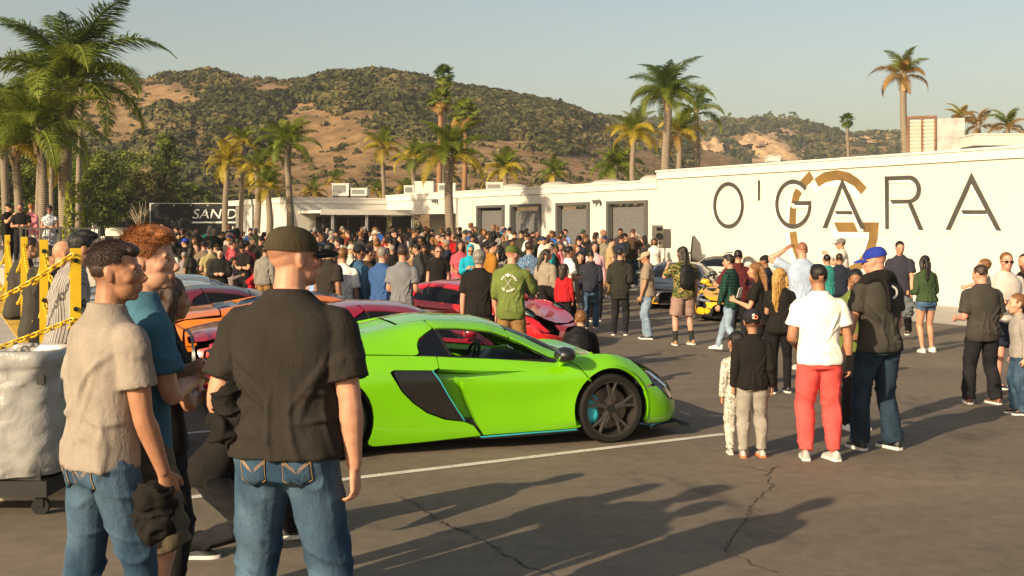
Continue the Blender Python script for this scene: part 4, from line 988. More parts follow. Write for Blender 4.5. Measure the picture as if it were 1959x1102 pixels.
def cap_parts(hc, M, back=False, brim=True, fit=0.0):
    """crown of a cap and its peak"""
    T = lambda v: hc+M @ Vector(v); mb = MB(); rs = []; f = 1.0+fit
    for i in range(11):
        t = i/10; a = t*math.pi/2; k = math.cos(a)**.74; rs.append([T((.0865*f*k*math.cos(2*math.pi*j/28), -.012+.1075*f*k*math.sin(2*math.pi*j/28), .026+.094*f*math.sin(a)**.95-.012*math.sin(2*math.pi*j/28)*k)) for j in range(28)])
    mb.rings(rs); me1 = mb.mesh('crown', 50)
    mb = MB(); s = -1 if back else 1; vs = []; fs = []
    n = 13
    for k in range(2):
        for i in range(n):
            a = math.pi*(.11+.78*i/(n-1)); 
            for (rr, fy, dz) in ((1.0, 1.0, 0), (1.06, 1.38, .006), (1.04, 1.74, .002), (.98, 1.92, -.006)):
                x = .084*rr*math.cos(a); y = .10*math.sin(a)*fy; z = .026+dz-.028*(x/.08)**2-(y-.09)*.16-(.005 if k else 0); vs.append(T((x, s*y-.01, z)))
    m = 4
    for k in range(2):
        for i in range(n-1):
            for j in range(m-1):
                b = k*n*m; q = (b+i*m+j, b+(i+1)*m+j, b+(i+1)*m+j+1, b+i*m+j+1); fs.append(q if k == 0 else q[::-1])
    for i in range(n-1): fs.append((i*m+m-1, (i+1)*m+m-1, n*m+(i+1)*m+m-1, n*m+i*m+m-1))
    mb.add(vs, fs); me2 = mb.mesh('peak', 40); return me1, me2
def wrinkle(V, Nn, amp, seed, kind='shirt'):
    """folds as real relief"""
    s = seed*13.7
    if kind == 'shirt':
        # pulled folds: soft ridges along lines from the armpits and sides, plus drapes towards the hem
        th = np.arctan2(V[:, 0], -V[:, 1]); u = th*.165; z = V[:, 2]; r_ = random.Random(seed*7+1); h = .30*vnoise(V*np.array([5, 5, 3.5])+s, seed)
        for k in range(22):
            sg = -1 if k % 2 else 1; t = r_.random()
            if k < 8: a = (sg*r_.uniform(.17, .28), r_.uniform(1.24, 1.36)); b = (sg*r_.uniform(.0, .12), r_.uniform(.98, 1.16))
            elif k < 15: a = (sg*r_.uniform(.10, .30), r_.uniform(.95, 1.12)); b = (a[0]-sg*r_.uniform(.08, .2), a[1]+r_.uniform(-.06, .05))
            else: a = (sg*r_.uniform(.02, .32), r_.uniform(1.05, 1.2)); b = (a[0]+r_.uniform(-.05, .05), .88)
            if k % 5 == 4: a = (a[0]+.52*sg, a[1]); b = (b[0]+.52*sg, b[1])
            dx, dz = b[0]-a[0], b[1]-a[1]; L2 = dx*dx+dz*dz; q = np.clip(((u-a[0])*dx+(z-a[1])*dz)/L2, 0, 1)
            bow = .018*np.sin(q*math.pi)*r_.choice((-1, 1)); du, dv = u-a[0]-q*dx, z-a[1]-q*dz; L = math.sqrt(L2); sd_ = (du*-dz+dv*dx)/L+bow; al = (du*dx+dv*dz)/L
            w = r_.uniform(.010, .020); e = np.exp(-(sd_/w)**2-(al/.03)**2); h = h+e*(np.sin(np.clip(q, .02, .98)*math.pi)**.5)*(1.0-.9*sd_/w)*r_.uniform(.55, 1.1)
        h = h+.35*np.clip((1.1-z)/.25, 0, 1)*np.sin(th*7+vnoise(V*3+s, seed+2)*2.5)
        far = np.abs(V[:, 0]) > .24; h = np.where(far, .6*(1-np.abs(vnoise(np.stack([V[:, 0]*5, V[:, 1]*9, V[:, 2]*17+V[:, 0]*9+s], 1), seed+3)))**5+.3*vnoise(V*6+s, seed), h)
    elif kind == 'legs':
        w = vnoise(V*5+s, seed)*.7
        a = 1-np.abs(vnoise(np.stack([V[:, 0]*6+w, V[:, 1]*6, V[:, 2]*11+V[:, 0]*5+s], 1), seed+1)); k = np.exp(-((V[:, 2]-.48)/.13)**2)+np.exp(-((V[:, 2]-.12)/.10)**2)+.35+.6*np.exp(-((V[:, 2]-.80)/.08)**2)
        h = (a**4*1.3-.4)*k+.35*vnoise(V*np.array([6, 6, 4.])+s, seed+5)
    else:
        h = (1-np.abs(vnoise(V*9+s, seed)))**3*1.2-.5+.4*vnoise(V*22+s, seed+2)
    return V+Nn*(amp*h)[:, None]
def garment_top(P, style, vox, seed, amp):
    mb = MB(); sp = P.sp; hem = sp.get('hem', .86 if style not in ('hoodie', 'jacket') else .84); ad = sp.get('loose', .016)
    T = torso_prof(P); fl = sp.get('flare', .012)
    add_torso(mb, P, hem, 1.42, ad, flare=fl)
    rs = [P.ring(z, *(lambda q: (q[0], q[1], q[2]))(tz(P, z)), 28, 2.3, a) for z, a in ((1.40, ad), (1.44, ad*.9), (1.47, ad*.8), (1.495, ad*.7), (1.515, .010), (1.530, .006))]; mb.rings(rs)
    sl = {'tee': .62, 'polo': .62, 'long': 1.0, 'hoodie': 1.0, 'jacket': 1.0, 'sleeveless': .08}[style]; lo = sp.get('sleeve', sl)
    k = (.55+.45*P.w)*(.86 if P.fem else 1.0)
    for side in (-1, 1):
        sh, el, wr, hd = P.arm(side); c, Rt, Fw, U = P.spine(1.375); root = c+Rt*side*.10+U*.0
        if lo < .9:
            e = sh.lerp(el, lo/.62*.66); tube = [(root, .075*k+ad*.5), (sh, .060*k+ad*.5), (sh.lerp(el, .3), .060*k+ad*.8), (e, .062*k+ad+.004)]
        else:
            e = el.lerp(wr, .97 if lo >= 1 else (lo-.62)/.38); hd_ = .012 if style in ('hoodie', 'jacket') else .004
            tube = [(root, .075*k+ad*.5), (sh, .060*k+ad*.5), (sh.lerp(el, .4), .057*k+ad*.8+hd_), (el, .050*k+ad*.7+hd_), (el.lerp(wr, .5), .043*k+ad*.7+hd_), (e, .036*k+ad*.5)]
        limb(mb, [t[0] for t in tube], [t[1] for t in tube], 14, 4)
    if style == 'hoodie':
        c, Rt, Fw, U = P.spine(1.50)
        if not sp.get('hood_up'):
            limb(mb, [c+Rt*-.075+Fw*.03+U*.02, c+Rt*-.07-Fw*.055+U*.01, c-Fw*.10-U*.015, c+Rt*.07-Fw*.055+U*.01, c+Rt*.075+Fw*.03+U*.02], [.022, .030, .040, .030, .022], 12, 4); mb.ell(c-Fw*.105-U*.07, (.085, .035, .08))
        else:
            hc, M = P.head(); mb.ell(hc+M @ Vector((0, -.03, .02)), (.10, .105, .12), M); mb.ell(hc+M @ Vector((0, -.035, -.09)), (.095, .08, .07), M)
    if style == 'tee':
        c, Rt, Fw, U = P.spine(1.513); rx, ry, yo = tz(P, 1.513); mb.tube([c+Rt*math.cos(a)*(rx+.008)+Fw*(math.sin(a)*(ry+.008)+yo)-U*.012*math.sin(a) for a in [i*math.pi/10 for i in range(20)]], .0075, 8, closed=True, cap=False)
    if style == 'polo':
        c, Rt, Fw, U = P.spine(1.515); mb.tube([c+(Rt*math.cos(a)*.070+Fw*(math.sin(a)*.066-.012)) for a in [i*math.pi/8 for i in range(16)]], .012, 8, closed=True, cap=False)
    V, Q, Nn = remesh(mb, vox, 3); V = wrinkle(V, Nn, amp, seed, 'shirt'); return V, Q
def garment_legs(P, style, vox, seed, amp):
    mb = MB(); sp = P.sp; w = .55+.45*P.w
    ad = {'jeans': .014, 'slim': .010, 'leggings': .003, 'sweat': .022, 'shorts': .024, 'miniskirt': .02, 'jeanshorts': .008}[style]
    wz = 1.0 if style != 'leggings' else 1.0
    rs = []
    for z in (.83, .86, .90, .94, .97, wz+.012): rs.append(P.ring(z, *tz(P, z), 28, 2.3, ad*.6))
    mb.rings(rs)
    for side in (-1, 1):
        hip, kn, an, fz, _ = P.leg(side); c, Rt, Fw, U = P.spine(.90); up = hip+U*.03+Rt*side*-.01
        r0, r1, r2, r3 = .096*w+ad*.6, .086*w+ad, .060*w+ad, .043*w+ad
        if style in ('jeans',): r3 += .020; r2 += .006
        if style == 'sweat': r2 += .006; r3 -= .004
        ank = an+(kn-an).normalized()*(-.03 if style != 'sweat' else .0)
        if style in ('shorts', 'jeanshorts', 'miniskirt'):
            q = sp.get('short_len', .86 if style == 'shorts' else .28)
            e = hip.lerp(kn, min(q, 1)) if q <= 1 else kn.lerp(an, (q-1))
            f = .024 if style == 'shorts' else .006
            limb(mb, [up, hip.lerp(kn, .2*q+.05), hip.lerp(kn, .6*q), e], [(r0, r0*1.08), (r1+.006, r1*1.06+.006), (r1*.55+r2*.45+f*.6, r1*.6+r2*.4+f*.6), ((r1*.4+r2*.6 if q > .6 else r1)+f,)*2], 16, 4)
        else:
            cm = kn.lerp(an, .32)-Fw*.012
            limb(mb, [up, hip.lerp(kn, .22), hip.lerp(kn, .6), kn, cm, kn.lerp(an, .7), ank], [(r0, r0*1.08), (r1, r1*1.06), (r1*.5+r2*.5,)*2, (r2,)*2, (r2*.95+.002,)*2, (r3+.008,)*2, (r3+.004,)*2], 16, 4)
    V, Q, Nn = remesh(mb, vox, 3 if style != 'leggings' else 4); V = wrinkle(V, Nn, amp*(.25 if style == 'leggings' else 1), seed+40, 'legs'); return V, Q
def shoe_mesh(P, side, fine=True):
    hip, kn, an, fz, up = P.leg(side); d = Vector((math.sin(fz), math.cos(fz), 0)); d = (d+Vector((0, 0, up))).normalized(); rt = Vector((d.y, -d.x, 0)).normalized(); u = rt.cross(d).normalized()
    base = Vector((an.x, an.y, an.z-.085)); mb = MB(); ms = MB(); n = 14
    prof = [(-.085, .020, .055), (-.075, .033, .085), (-.04, .037, .098), (.0, .036, .092), (.04, .038, .080), (.09, .045, .062), (.13, .047, .050), (.165, .040, .042), (.188, .022, .032)]
    k = P.sp.get('shoe', 1.0); rs = []; so = []
    for (y, w_, h) in prof:
        c = base+d*y*k; rs.append([c+rt*(w_*k*math.cos(a))+u*(.020+(h-.02)*math.sin(a)) for a in [math.pi*j/(n-1) for j in range(n)]])
        so.append([c+rt*(sx*(w_+.004)*k)+u*zz for sx, zz in ((-1, .0), (1, .0), (1, .026), (-1, .026))])
    mb.rings(rs); ms.rings(so)
    a0 = an+(kn-an).normalized()*.02
    return mb, ms
def body_mesh(P, vox, fine, legs=True):
    mb = MB(); sp = P.sp; k = (.55+.45*P.w)*(.84 if P.fem else 1.0)
    add_torso(mb, P, .87, 1.53, -.010, n=24)
    hc, M = P.head(); c, Rt, Fw, U = P.spine(1.49); nk = (.058 if not P.fem else .047)*(.7+.3*P.w)
    limb(mb, [c-U*.02, c+U*.035+Fw*.0, hc+M @ Vector((0, -.022, -.055)), hc+M @ Vector((0, -.02, -.01))], [nk*1.12, nk, nk*.98, nk], 16, 4)
    head_shapes(mb, hc, M, P.fem, fine)
    for side in (-1, 1):
        sh, el, wr, hd = P.arm(side); f = (wr-el).normalized()
        c2 = P.spine(1.36)[0]; limb(mb, [sh.lerp(c2, .35), sh, sh.lerp(el, .45), el, el.lerp(wr, .28), el.lerp(wr, .7), wr], [.050*k, .050*k, .049*k, .040*k, .043*k, .032*k, .025*k], 14, 4)
        add_hand(mb, wr, hd, side, P, sp.get('curlR' if side > 0 else 'curlL', sp.get('curl', 28)), fine, sp.get('palmR' if side > 0 else 'palmL'))
        hip, kn, an, fz, _ = P.leg(side); w = .55+.45*P.w
        limb(mb, [hip, hip.lerp(kn, .35), hip.lerp(kn, .8), kn, kn.lerp(an, .3)-Fw*.010, kn.lerp(an, .75), an-Vector((0, 0, .02))], [.086*w, .080*w, .058*w, .053*w, .054*w, .036*w, .034*w], 14, 4)
        fd = Vector((math.sin(fz), math.cos(fz), 0)); mb.ell(Vector((an.x, an.y, an.z-.045))+fd*.05, (.030, .09, .03), Matrix.Rotation(-fz, 3, 'Z'))
    V, Q, Nn = remesh(mb, vox, 2, .45)
    Z = (V-np.array(hc)) @ np.array(M)/(M.col[0].length**2)
    tint = np.ones((len(V), 4), np.float32)
    def paint(mask, c): tint[mask, :3] = tint[mask, :3]*(1-mask_a[mask, None])+tint[mask, :3]*np.array(c)*mask_a[mask, None]
    def spot(c, r, col, pw=2.0):
        q = ((Z-np.array(c))/np.array(r)); a = np.clip(1.6-(q*q).sum(1)*1.6, 0, 1); nonlocal tint; tint[:, :3] *= (1-a[:, None])+a[:, None]*np.array(col)
    for s in (-1, 1):
        spot((s*.031, .090, .026), (.022, .022, .0065), (.28, .24, .22)); spot((s*.031, .088, .002), (.019, .02, .010), (.62, .55, .52)); spot((s*.045, .065, -.03), (.024, .03, .022), (1.02, .93, .90))
    spot((0, .10, -.0585), (.024, .03, .006), (.92, .62, .58)); spot((0, .098, -.071), (.021, .03, .008), (.98, .66, .62)); spot((0, .115, -.034), (.016, .02, .012), (1.02, .93, .90))
    if sp.get('beard'):
        q = np.clip((-.028-Z[:, 2])/.02, 0, 1)*np.clip((Z[:, 1]+.03)/.03, 0, 1)*(Z[:, 2] > -.13); tint[:, :3] *= 1-q[:, None]*np.array([sp['beard']*.95]*3)
    if sp.get('hair', 'short') in ('short', 'fade', 'messy', 'quiff'):
        q = np.clip(1-np.abs(Z[:, 2]+.035)/.035, 0, 1)*np.clip((.0-Z[:, 1])/.03, 0, 1); tint[:, :3] *= 1-.5*q[:, None]
    if sp.get('hair') == 'bald' and sp.get('buzz'):
        q = np.clip((Z[:, 2]-.03+.35*np.clip(Z[:, 1]-.02, 0, .1)*-1.2+.35*np.clip(-Z[:, 1], 0, .1))/.012, 0, 1)*np.clip((.062-Z[:, 1])/.01, 0, 1); tint[:, :3] *= 1-q[:, None]*(1-np.array(sp['buzz']))
    return V, Q, tint
SKIN = {'fair': (.52, .29, .195), 'light': (.46, .245, .155), 'tan': (.36, .18, .105), 'brown': (.235, .115, .065), 'dark': (.11, .052, .032), 'pink': (.52, .265, .19)}
M_sole = plain('shoe_sole_white', (.62, .60, .56), .7); M_sole_d = plain('shoe_sole_dark', (.05, .048, .045), .8)
M_eye = plain('eye', (.020, .014, .011), .15); M_eyew = plain('eye_white', (.30, .27, .25), .4)
M_lens = plain('dark_lens', (.006, .006, .007), .08, spec=.6)
def set_skin(o, c): o['skin'] = [float(x) for x in c]
def person(sp, lod=1):
    """sp: px, foot or loc, H, face (0 = back to camera, 90 = to the right), clothes, pose"""
    g = sp.get; P = Pose(sp); seed = g('seed', (int(g('px', 0))*7+3) % 211)
    vb, vc, vh = {0: (.0056, .0085, .005), 1: (.0095, .0125, .008)}[lod]
    if 'loc' in sp: loc = Vector(sp['loc'])
    else: loc = gp(sp['px'], sp['foot'])
    k = g('H', 1.75)/1.78; root = empty('person', loc, -R(g('face', 0))); root.scale = (k, k, k)
    tag(root, sp['label'], 'person', g('group'))
    V, Q, tint = body_mesh(P, vb, lod == 0); me = qmesh('body', V, Q)
    a = me.color_attributes.new('tint', 'FLOAT_COLOR', 'POINT'); a.data.foreach_set('color', tint.ravel())
    b = link('body', me, M_skin, root); sk = g('skin', 'light'); set_skin(b, SKIN[sk] if isinstance(sk, str) else sk)
    am = g('amp', .0115)
    if g('top'): V, Q = garment_top(P, g('top'), vc, seed, am); link(g('top_name', {'tee': 't_shirt', 'polo': 'polo_shirt', 'long': 'shirt', 'hoodie': 'hoodie', 'jacket': 'jacket', 'sleeveless': 'top'}[g('top')]), qmesh('top', V, Q), sp['topm'], root)
    if g('legs'): V, Q = garment_legs(P, g('legs'), vc, seed, am*.9); link({'jeans': 'jeans', 'slim': 'trousers', 'leggings': 'leggings', 'sweat': 'sweatpants', 'shorts': 'shorts', 'jeanshorts': 'denim_shorts', 'miniskirt': 'skirt'}[g('legs')], qmesh('legs', V, Q), sp['legm'], root)
    if g('skirt'):
        mb = MB(); rs = [P.ring(z, tz(P, max(z, .80))[0]+.02+f, tz(P, max(z, .80))[1]+.02+f, 0, 28, 2.1, 0) for z, f in ((1.0, 0), (.92, .01), (.84, .02), (.79, .03))]
        c, Rt, Fw, U = P.spine(.79)
        rs += [[c-U*dz+Rt*math.cos(2*math.pi*j/28)*(.165+f)+Fw*math.sin(2*math.pi*j/28)*(.135+f) for j in range(28)] for dz, f in ((.12, .02), (.26, .035))]
        mb.rings(rs); V, Q, Nn = remesh(mb, vc, 2); link('skirt', qmesh('skirt', wrinkle(V, Nn, .008, seed, 'shirt'), Q), g('skirtm', g('topm')), root)
    for side in (-1, 1):
        if g('shoem') is None: break
        mb, ms = shoe_mesh(P, side); s = mb.build('shoe', sp['shoem'], root, 60); ms.build('sole', g('solem', M_sole), s, 30)
        if g('sockm') is not None:
            hip, kn, an, fz, _ = P.leg(side); mb = MB(); limb(mb, [an-Vector((0, 0, .03)), an+(kn-an)*.12, an+(kn-an)*g('sock', .3)], [.046, .047, .052], 14); mb.build('sock', sp['sockm'], root, 60)
    hc, M = P.head(); h = g('hair', 'short')
    if h not in ('bald',) and not h.startswith('cap_only'):
        V, Q = hair_mesh(hc, M, h, vh, seed); link('hair', qmesh('hair', V, Q), m_hair('hair_'+g('hairc', 'dark'), HAIRC[g('hairc', 'dark')]), root)
    if g('cap') is not None:
        m1, m2 = cap_parts(hc, M, g('capback', False)); cp = link('cap', m1, sp['cap'], root); link('peak', m2, g('capm2', sp['cap']), cp)
    if g('eyes', True):
        for s in (-1, 1):
            mb = MB(); mb.ell(hc+M @ Vector((s*.029, .0785, .001)), (.0115, .0072, .0052), M, 12, 8); e = mb.build('eye', M_eyew if lod == 0 else M_eye, root, 60)
            if lod == 0: mb = MB(); mb.ell(hc+M @ Vector((s*.029, .0838, .001)), (.0052, .0030, .0050), M, 10, 8); mb.build('iris', M_eye, e, 60)
    if g('glasses'):
        mb = MB(); T = lambda v: hc+M @ Vector(v)
        for s in (-1, 1):
            mb.ell(T((s*.033, .096, .0)), (.028, .006, .019), M, 14, 8); mb.tube([T((s*.058, .090, .006)), T((s*.080, .04, .006)), T((s*.082, -.015, .0))], .003, 6)
        mb.tube([T((-.012, .103, .005)), T((.012, .103, .005))], .0035, 6); mb.build('sunglasses', M_lens, root, 50)
    return root, P
# ---- crowd figures: one mesh each, coloured per figure
def m_obj(name, prop, rough=.85, var=.35):
    N = NT(name); a = attr(N, prop); v = N.coord(); f = N.noise(v, 7, 4, .6); g = N.noise(N.mapp(v, (1, 1, .5)), 24, 3)
    N.col(N.mix(1.0, a.outputs['Color'], N.ramp(f, [(.3, 1-var*.5), (.7, 1+var*.5)]), 'MULTIPLY')); N.set(rough=rough, spec=.25); N.bump(g, .3, .02); return N.mat
M_cs = m_obj('crowd_shirt', 'shirt'); M_cp = m_obj('crowd_trousers', 'trousers'); M_ch = m_obj('crowd_hair', 'hair', .6); M_cb = m_obj('crowd_shoes', 'shoes'); M_ck = m_obj('crowd_skin', 'skin', .55, .15)
def crowd_mesh(sp, vox=.019):
    P = Pose(sp); parts = []
    V, Q, t = body_mesh(P, vox*.75, False); parts.append((V, Q, 0))
    V, Q = garment_top(P, sp['top'], vox, 3, .010); parts.append((V, Q, 1))
    V, Q = garment_legs(P, sp['legs'], vox, 4, .008); parts.append((V, Q, 2))
    hc, M = P.head()
    if sp.get('hair', 'short') != 'bald': V, Q = hair_mesh(hc, M, sp.get('hair', 'short'), vox*.65, 2); parts.append((V, Q, 3))
    n = 0; Vs = []; Qs = []; ms = []
    for V, Q, m in parts: Vs.append(V); Qs.append(Q+n); n += len(V); ms += [m]*len(Q)
    me = np_mesh('crowd_person', np.concatenate(Vs), np.concatenate(Qs), True)
    me.polygons.foreach_set('material_index', ms)
    b = bmesh.new(); b.from_mesh(me)
    for side in (-1, 1):
        mb, ms_ = shoe_mesh(P, side)
        for q, mi in ((mb, 4), (ms_, 4)):
            vv = [b.verts.new(p) for p in q.v]
            for f in q.f:
                try: fc = b.faces.new([vv[i] for i in f]); fc.material_index = mi
                except Exception: pass
    if sp.get('capped'):
        for m_ in cap_parts(hc, M, sp.get('capback', False)):
            q = bmesh.new(); q.from_mesh(m_)
            for f in q.faces: f.material_index = 3
            tm = bpy.data.meshes.new('t'); q.to_mesh(tm); q.free(); b.from_mesh(tm)
    b.to_mesh(me); b.free()
    for m in (M_ck, M_cs, M_cp, M_ch, M_cb): me.materials.append(m)
    return me
# ================================================================== cars
def m_carpaint(name, col, rough=.28, metal=.0, coat=1.0, flake=.06):
    key = ('car', name)
    if key in _mats: return _mats[key]
    N = NT(name); v = N.coord(); c = lin(col); f = N.noise(v, 1.3, 4, .5)
    N.col(N.ramp(f, [(.3, tuple(x*(1-flake) for x in c)), (.7, tuple(min(1, x*(1+flake)) for x in c))]))
    N.set(rough=rough, metal=metal, coat=coat, coat_rough=.04); _mats[key] = N.mat; return N.mat
def m_glass(name, tint=(.35, .40, .40), alpha=.45):
    key = ('glass', name)
    if key in _mats: return _mats[key]
    N = NT(name); N.col(N.mix(0.0, tuple(t*.05 for t in tint), (0, 0, 0))); N.set(rough=.03, spec=.8)
    tr = N.n('ShaderNodeBsdfTransparent'); tr.inputs[0].default_value = (*tint, 1); mx = N.n('ShaderNodeMixShader'); fr = N.n('ShaderNodeFresnel'); fr.inputs[0].default_value = 1.5
    N.l(N.math('ADD', fr.outputs[0], 1-alpha-.05), mx.inputs[0]); N.l(tr.outputs[0], mx.inputs[1]); N.l(N.b.outputs[0], mx.inputs[2]); N.l(mx.outputs[0], N.t.nodes['Material Output'].inputs[0])
    _mats[key] = N.mat; return N.mat
M_tyre = plain('tyre_rubber', (.012, .011, .010), .85, var=.25, sc=20, spec=.2); M_carbon = plain('black_carbon_panel', (.014, .012, .011), .3, var=.3, sc=40, coat=.5)
M_rim = plain('gunmetal_rim', (.10, .09, .08), .32, .75, var=.1); M_rims = plain('silver_rim', (.5, .49, .47), .3, .8, var=.06)
M_disc = plain('brake_disc', (.17, .135, .11), .45, .7, var=.3, sc=40); M_teal = plain('turquoise_enamel', (.04, .46, .55), .35, var=.08)
M_well = plain('wheel_well_black', (.006, .006, .006), .9); M_int = plain('dark_cabin_leather', (.018, .017, .017), .5, var=.2, bump=.1); M_chrome = plain('chrome', (.75, .74, .72), .12, 1.0, var=.02)
M_dglass = m_glass('tinted_glass', (.06, .065, .065), .10); M_cglass = m_glass('clear_glass', (.72, .78, .76), .93); M_mglass = m_glass('grey_glass', (.22, .25, .26), .5)
M_lamp = plain('headlamp_dark', (.05, .05, .055), .12, .4, var=.4, sc=30); M_lampw = plain('headlamp_silver', (.62, .61, .6), .12, .8, var=.3, sc=25); M_redl = plain('tail_lamp_red', (.42, .012, .012), .15, var=.2)
# rails of a mid-engined body, from sill to roof centre: x -> (half width, height)
ST = [-2.24, -2.10, -1.80, -1.335, -.8, -.3, .2, .5, .8, 1.05, 1.335, 1.7, 1.95, 2.13, 2.24]
RAILS = [
 [(.66,.28),(.74,.22),(.86,.16),(.90,.12),(.90,.10),(.895,.11),(.895,.12),(.895,.12),(.895,.13),(.895,.14),(.89,.14),(.85,.13),(.78,.13),(.60,.13),(.30,.14)],
 [(.72,.38),(.80,.33),(.92,.28),(.945,.24),(.925,.21),(.915,.20),(.915,.20),(.915,.21),(.925,.22),(.935,.24),(.935,.25),(.895,.23),(.82,.21),(.65,.20),(.34,.19)],
 [(.76,.52),(.84,.50),(.94,.48),(.965,.48),(.94,.47),(.925,.45),(.915,.43),(.915,.43),(.92,.45),(.935,.48),(.945,.49),(.90,.43),(.815,.37),(.645,.31),(.34,.27)],
 [(.76,.66),(.84,.68),(.925,.70),(.955,.73),(.945,.71),(.93,.69),(.925,.66),(.92,.65),(.92,.66),(.925,.69),(.915,.70),(.86,.60),(.765,.50),(.59,.41),(.31,.35)],
 [(.70,.78),(.76,.82),(.83,.87),(.84,.90),(.845,.885),(.845,.862),(.84,.825),(.83,.795),(.815,.77),(.80,.815),(.785,.825),(.735,.715),(.655,.59),(.49,.48),(.25,.405)],
 [(.55,.85),(.58,.89),(.61,.945),(.61,1.00),(.60,1.065),(.60,1.112),(.60,1.075),(.625,.985),(.66,.865),(.62,.815),(.60,.79),(.575,.70),(.50,.60),(.36,.50),(.17,.43)],
 [(.28,.87),(.30,.91),(.31,.955),(.31,.99),(.32,1.10),(.33,1.178),(.34,1.150),(.38,1.065),(.42,.945),(.40,.83),(.36,.765),(.33,.67),(.28,.585),(.20,.495),(.09,.43)],
 [(.0,.87),(.0,.91),(.0,.955),(.0,.99),(.0,1.105),(.0,1.195),(.0,1.172),(.0,1.088),(.0,.972),(.0,.85),(.0,.765),(.0,.665),(.0,.58),(.0,.49),(.0,.43)]]
def pchip(x, y, q):
    x = np.asarray(x, float); y = np.asarray(y, float); h = np.diff(x); dl = np.diff(y)/h; m = np.zeros_like(y)
    for i in range(1, len(x)-1):
        if dl[i-1]*dl[i] > 0: w1 = 2*h[i]+h[i-1]; w2 = h[i]+2*h[i-1]; m[i] = (w1+w2)/(w1/dl[i-1]+w2/dl[i])
    m[0], m[-1] = dl[0], dl[-1]; q = np.clip(q, x[0], x[-1]); i = np.clip(np.searchsorted(x, q)-1, 0, len(x)-2); t = (q-x[i])/h[i]
    return (1+2*t)*(1-t)**2*y[i]+t*(1-t)**2*h[i]*m[i]+t*t*(3-2*t)*y[i+1]+t*t*(t-1)*h[i]*m[i+1]
class CarBody:
    def __init__(s, rails=None, mod=None):
        A = np.array(rails or RAILS, float)
        if mod is not None: A = mod(A.copy())
        s.A = A
        # fine tables over x for each rail
        s.gx = np.linspace(ST[0], ST[-1], 460); s.Y = np.array([pchip(ST, A[k, :, 0], s.gx) for k in range(8)]); s.Z = np.array([pchip(ST, A[k, :, 1], s.gx) for k in range(8)])
        us = np.linspace(0, 7, 57); s.us = us
        def cr(T):   # Catmull-Rom across the rails
            E = np.vstack([2*T[0]-T[1], T, T[-2]*np.array(1.0)]); out = []
            for u in us:
                i = min(int(u), 6); t = u-i; p0, p1, p2, p3 = E[i], E[i+1], E[i+2], E[i+3]
                out.append(.5*(2*p1+(p2-p0)*t+(2*p0-5*p1+4*p2-p3)*t*t+(3*p1-p0-3*p2+p3)*t**3))
            return np.array(out)
        Em = s.Y.copy(); s.TY = cr(Em); s.TZ = cr(s.Z); s.TY[-1] = 0
    def P(s, x, u):
        i = (x-s.gx[0])/(s.gx[1]-s.gx[0]); i = min(max(i, 0), len(s.gx)-1.001); a = int(i); t = i-a
        y = s.TY[:, a]*(1-t)+s.TY[:, a+1]*t; z = s.TZ[:, a]*(1-t)+s.TZ[:, a+1]*t
        return Vector((x, float(np.interp(u, s.us, y)), float(np.interp(u, s.us, z))))
    def u_of_z(s, x, z):
        i = (x-s.gx[0])/(s.gx[1]-s.gx[0]); i = min(max(i, 0), len(s.gx)-1.001); a = int(i); t = i-a
        Z = s.TZ[:, a]*(1-t)+s.TZ[:, a+1]*t; k = 48; Zm = np.maximum.accumulate(Z[:k]); return float(np.interp(z, Zm+np.arange(k)*1e-7, s.us[:k]))
    def N(s, x, u):
        e = .012; a = s.P(x+e, u)-s.P(x-e, u); b = s.P(x, min(u+.06, 7))-s.P(x, max(u-.06, 0)); n = b.cross(a); n = -n if n.y < 0 or (abs(n.y) < 1e-4 and n.z < 0) else n
        return n.normalized() if n.length > 1e-9 else Vector((0, 0, 1))
def smooth_poly(pts, rnd=.02, n=4):
    """round the corners of a polygon"""
    out = []; k = len(pts)
    for i in range(k):
        p, a, b = Vector(pts[i]), Vector(pts[i-1]), Vector(pts[(i+1) % k]); u, v = a-p, b-p; r = min(rnd, u.length*.45, v.length*.45)
        if r < 1e-4: out.append(p); continue
        s, e = p+u.normalized()*r, p+v.normalized()*r
        for j in range(n+1): t = j/n; out.append(s*(1-t)**2+p*2*t*(1-t)+e*t*t)
    return out
RES_MIN = .03
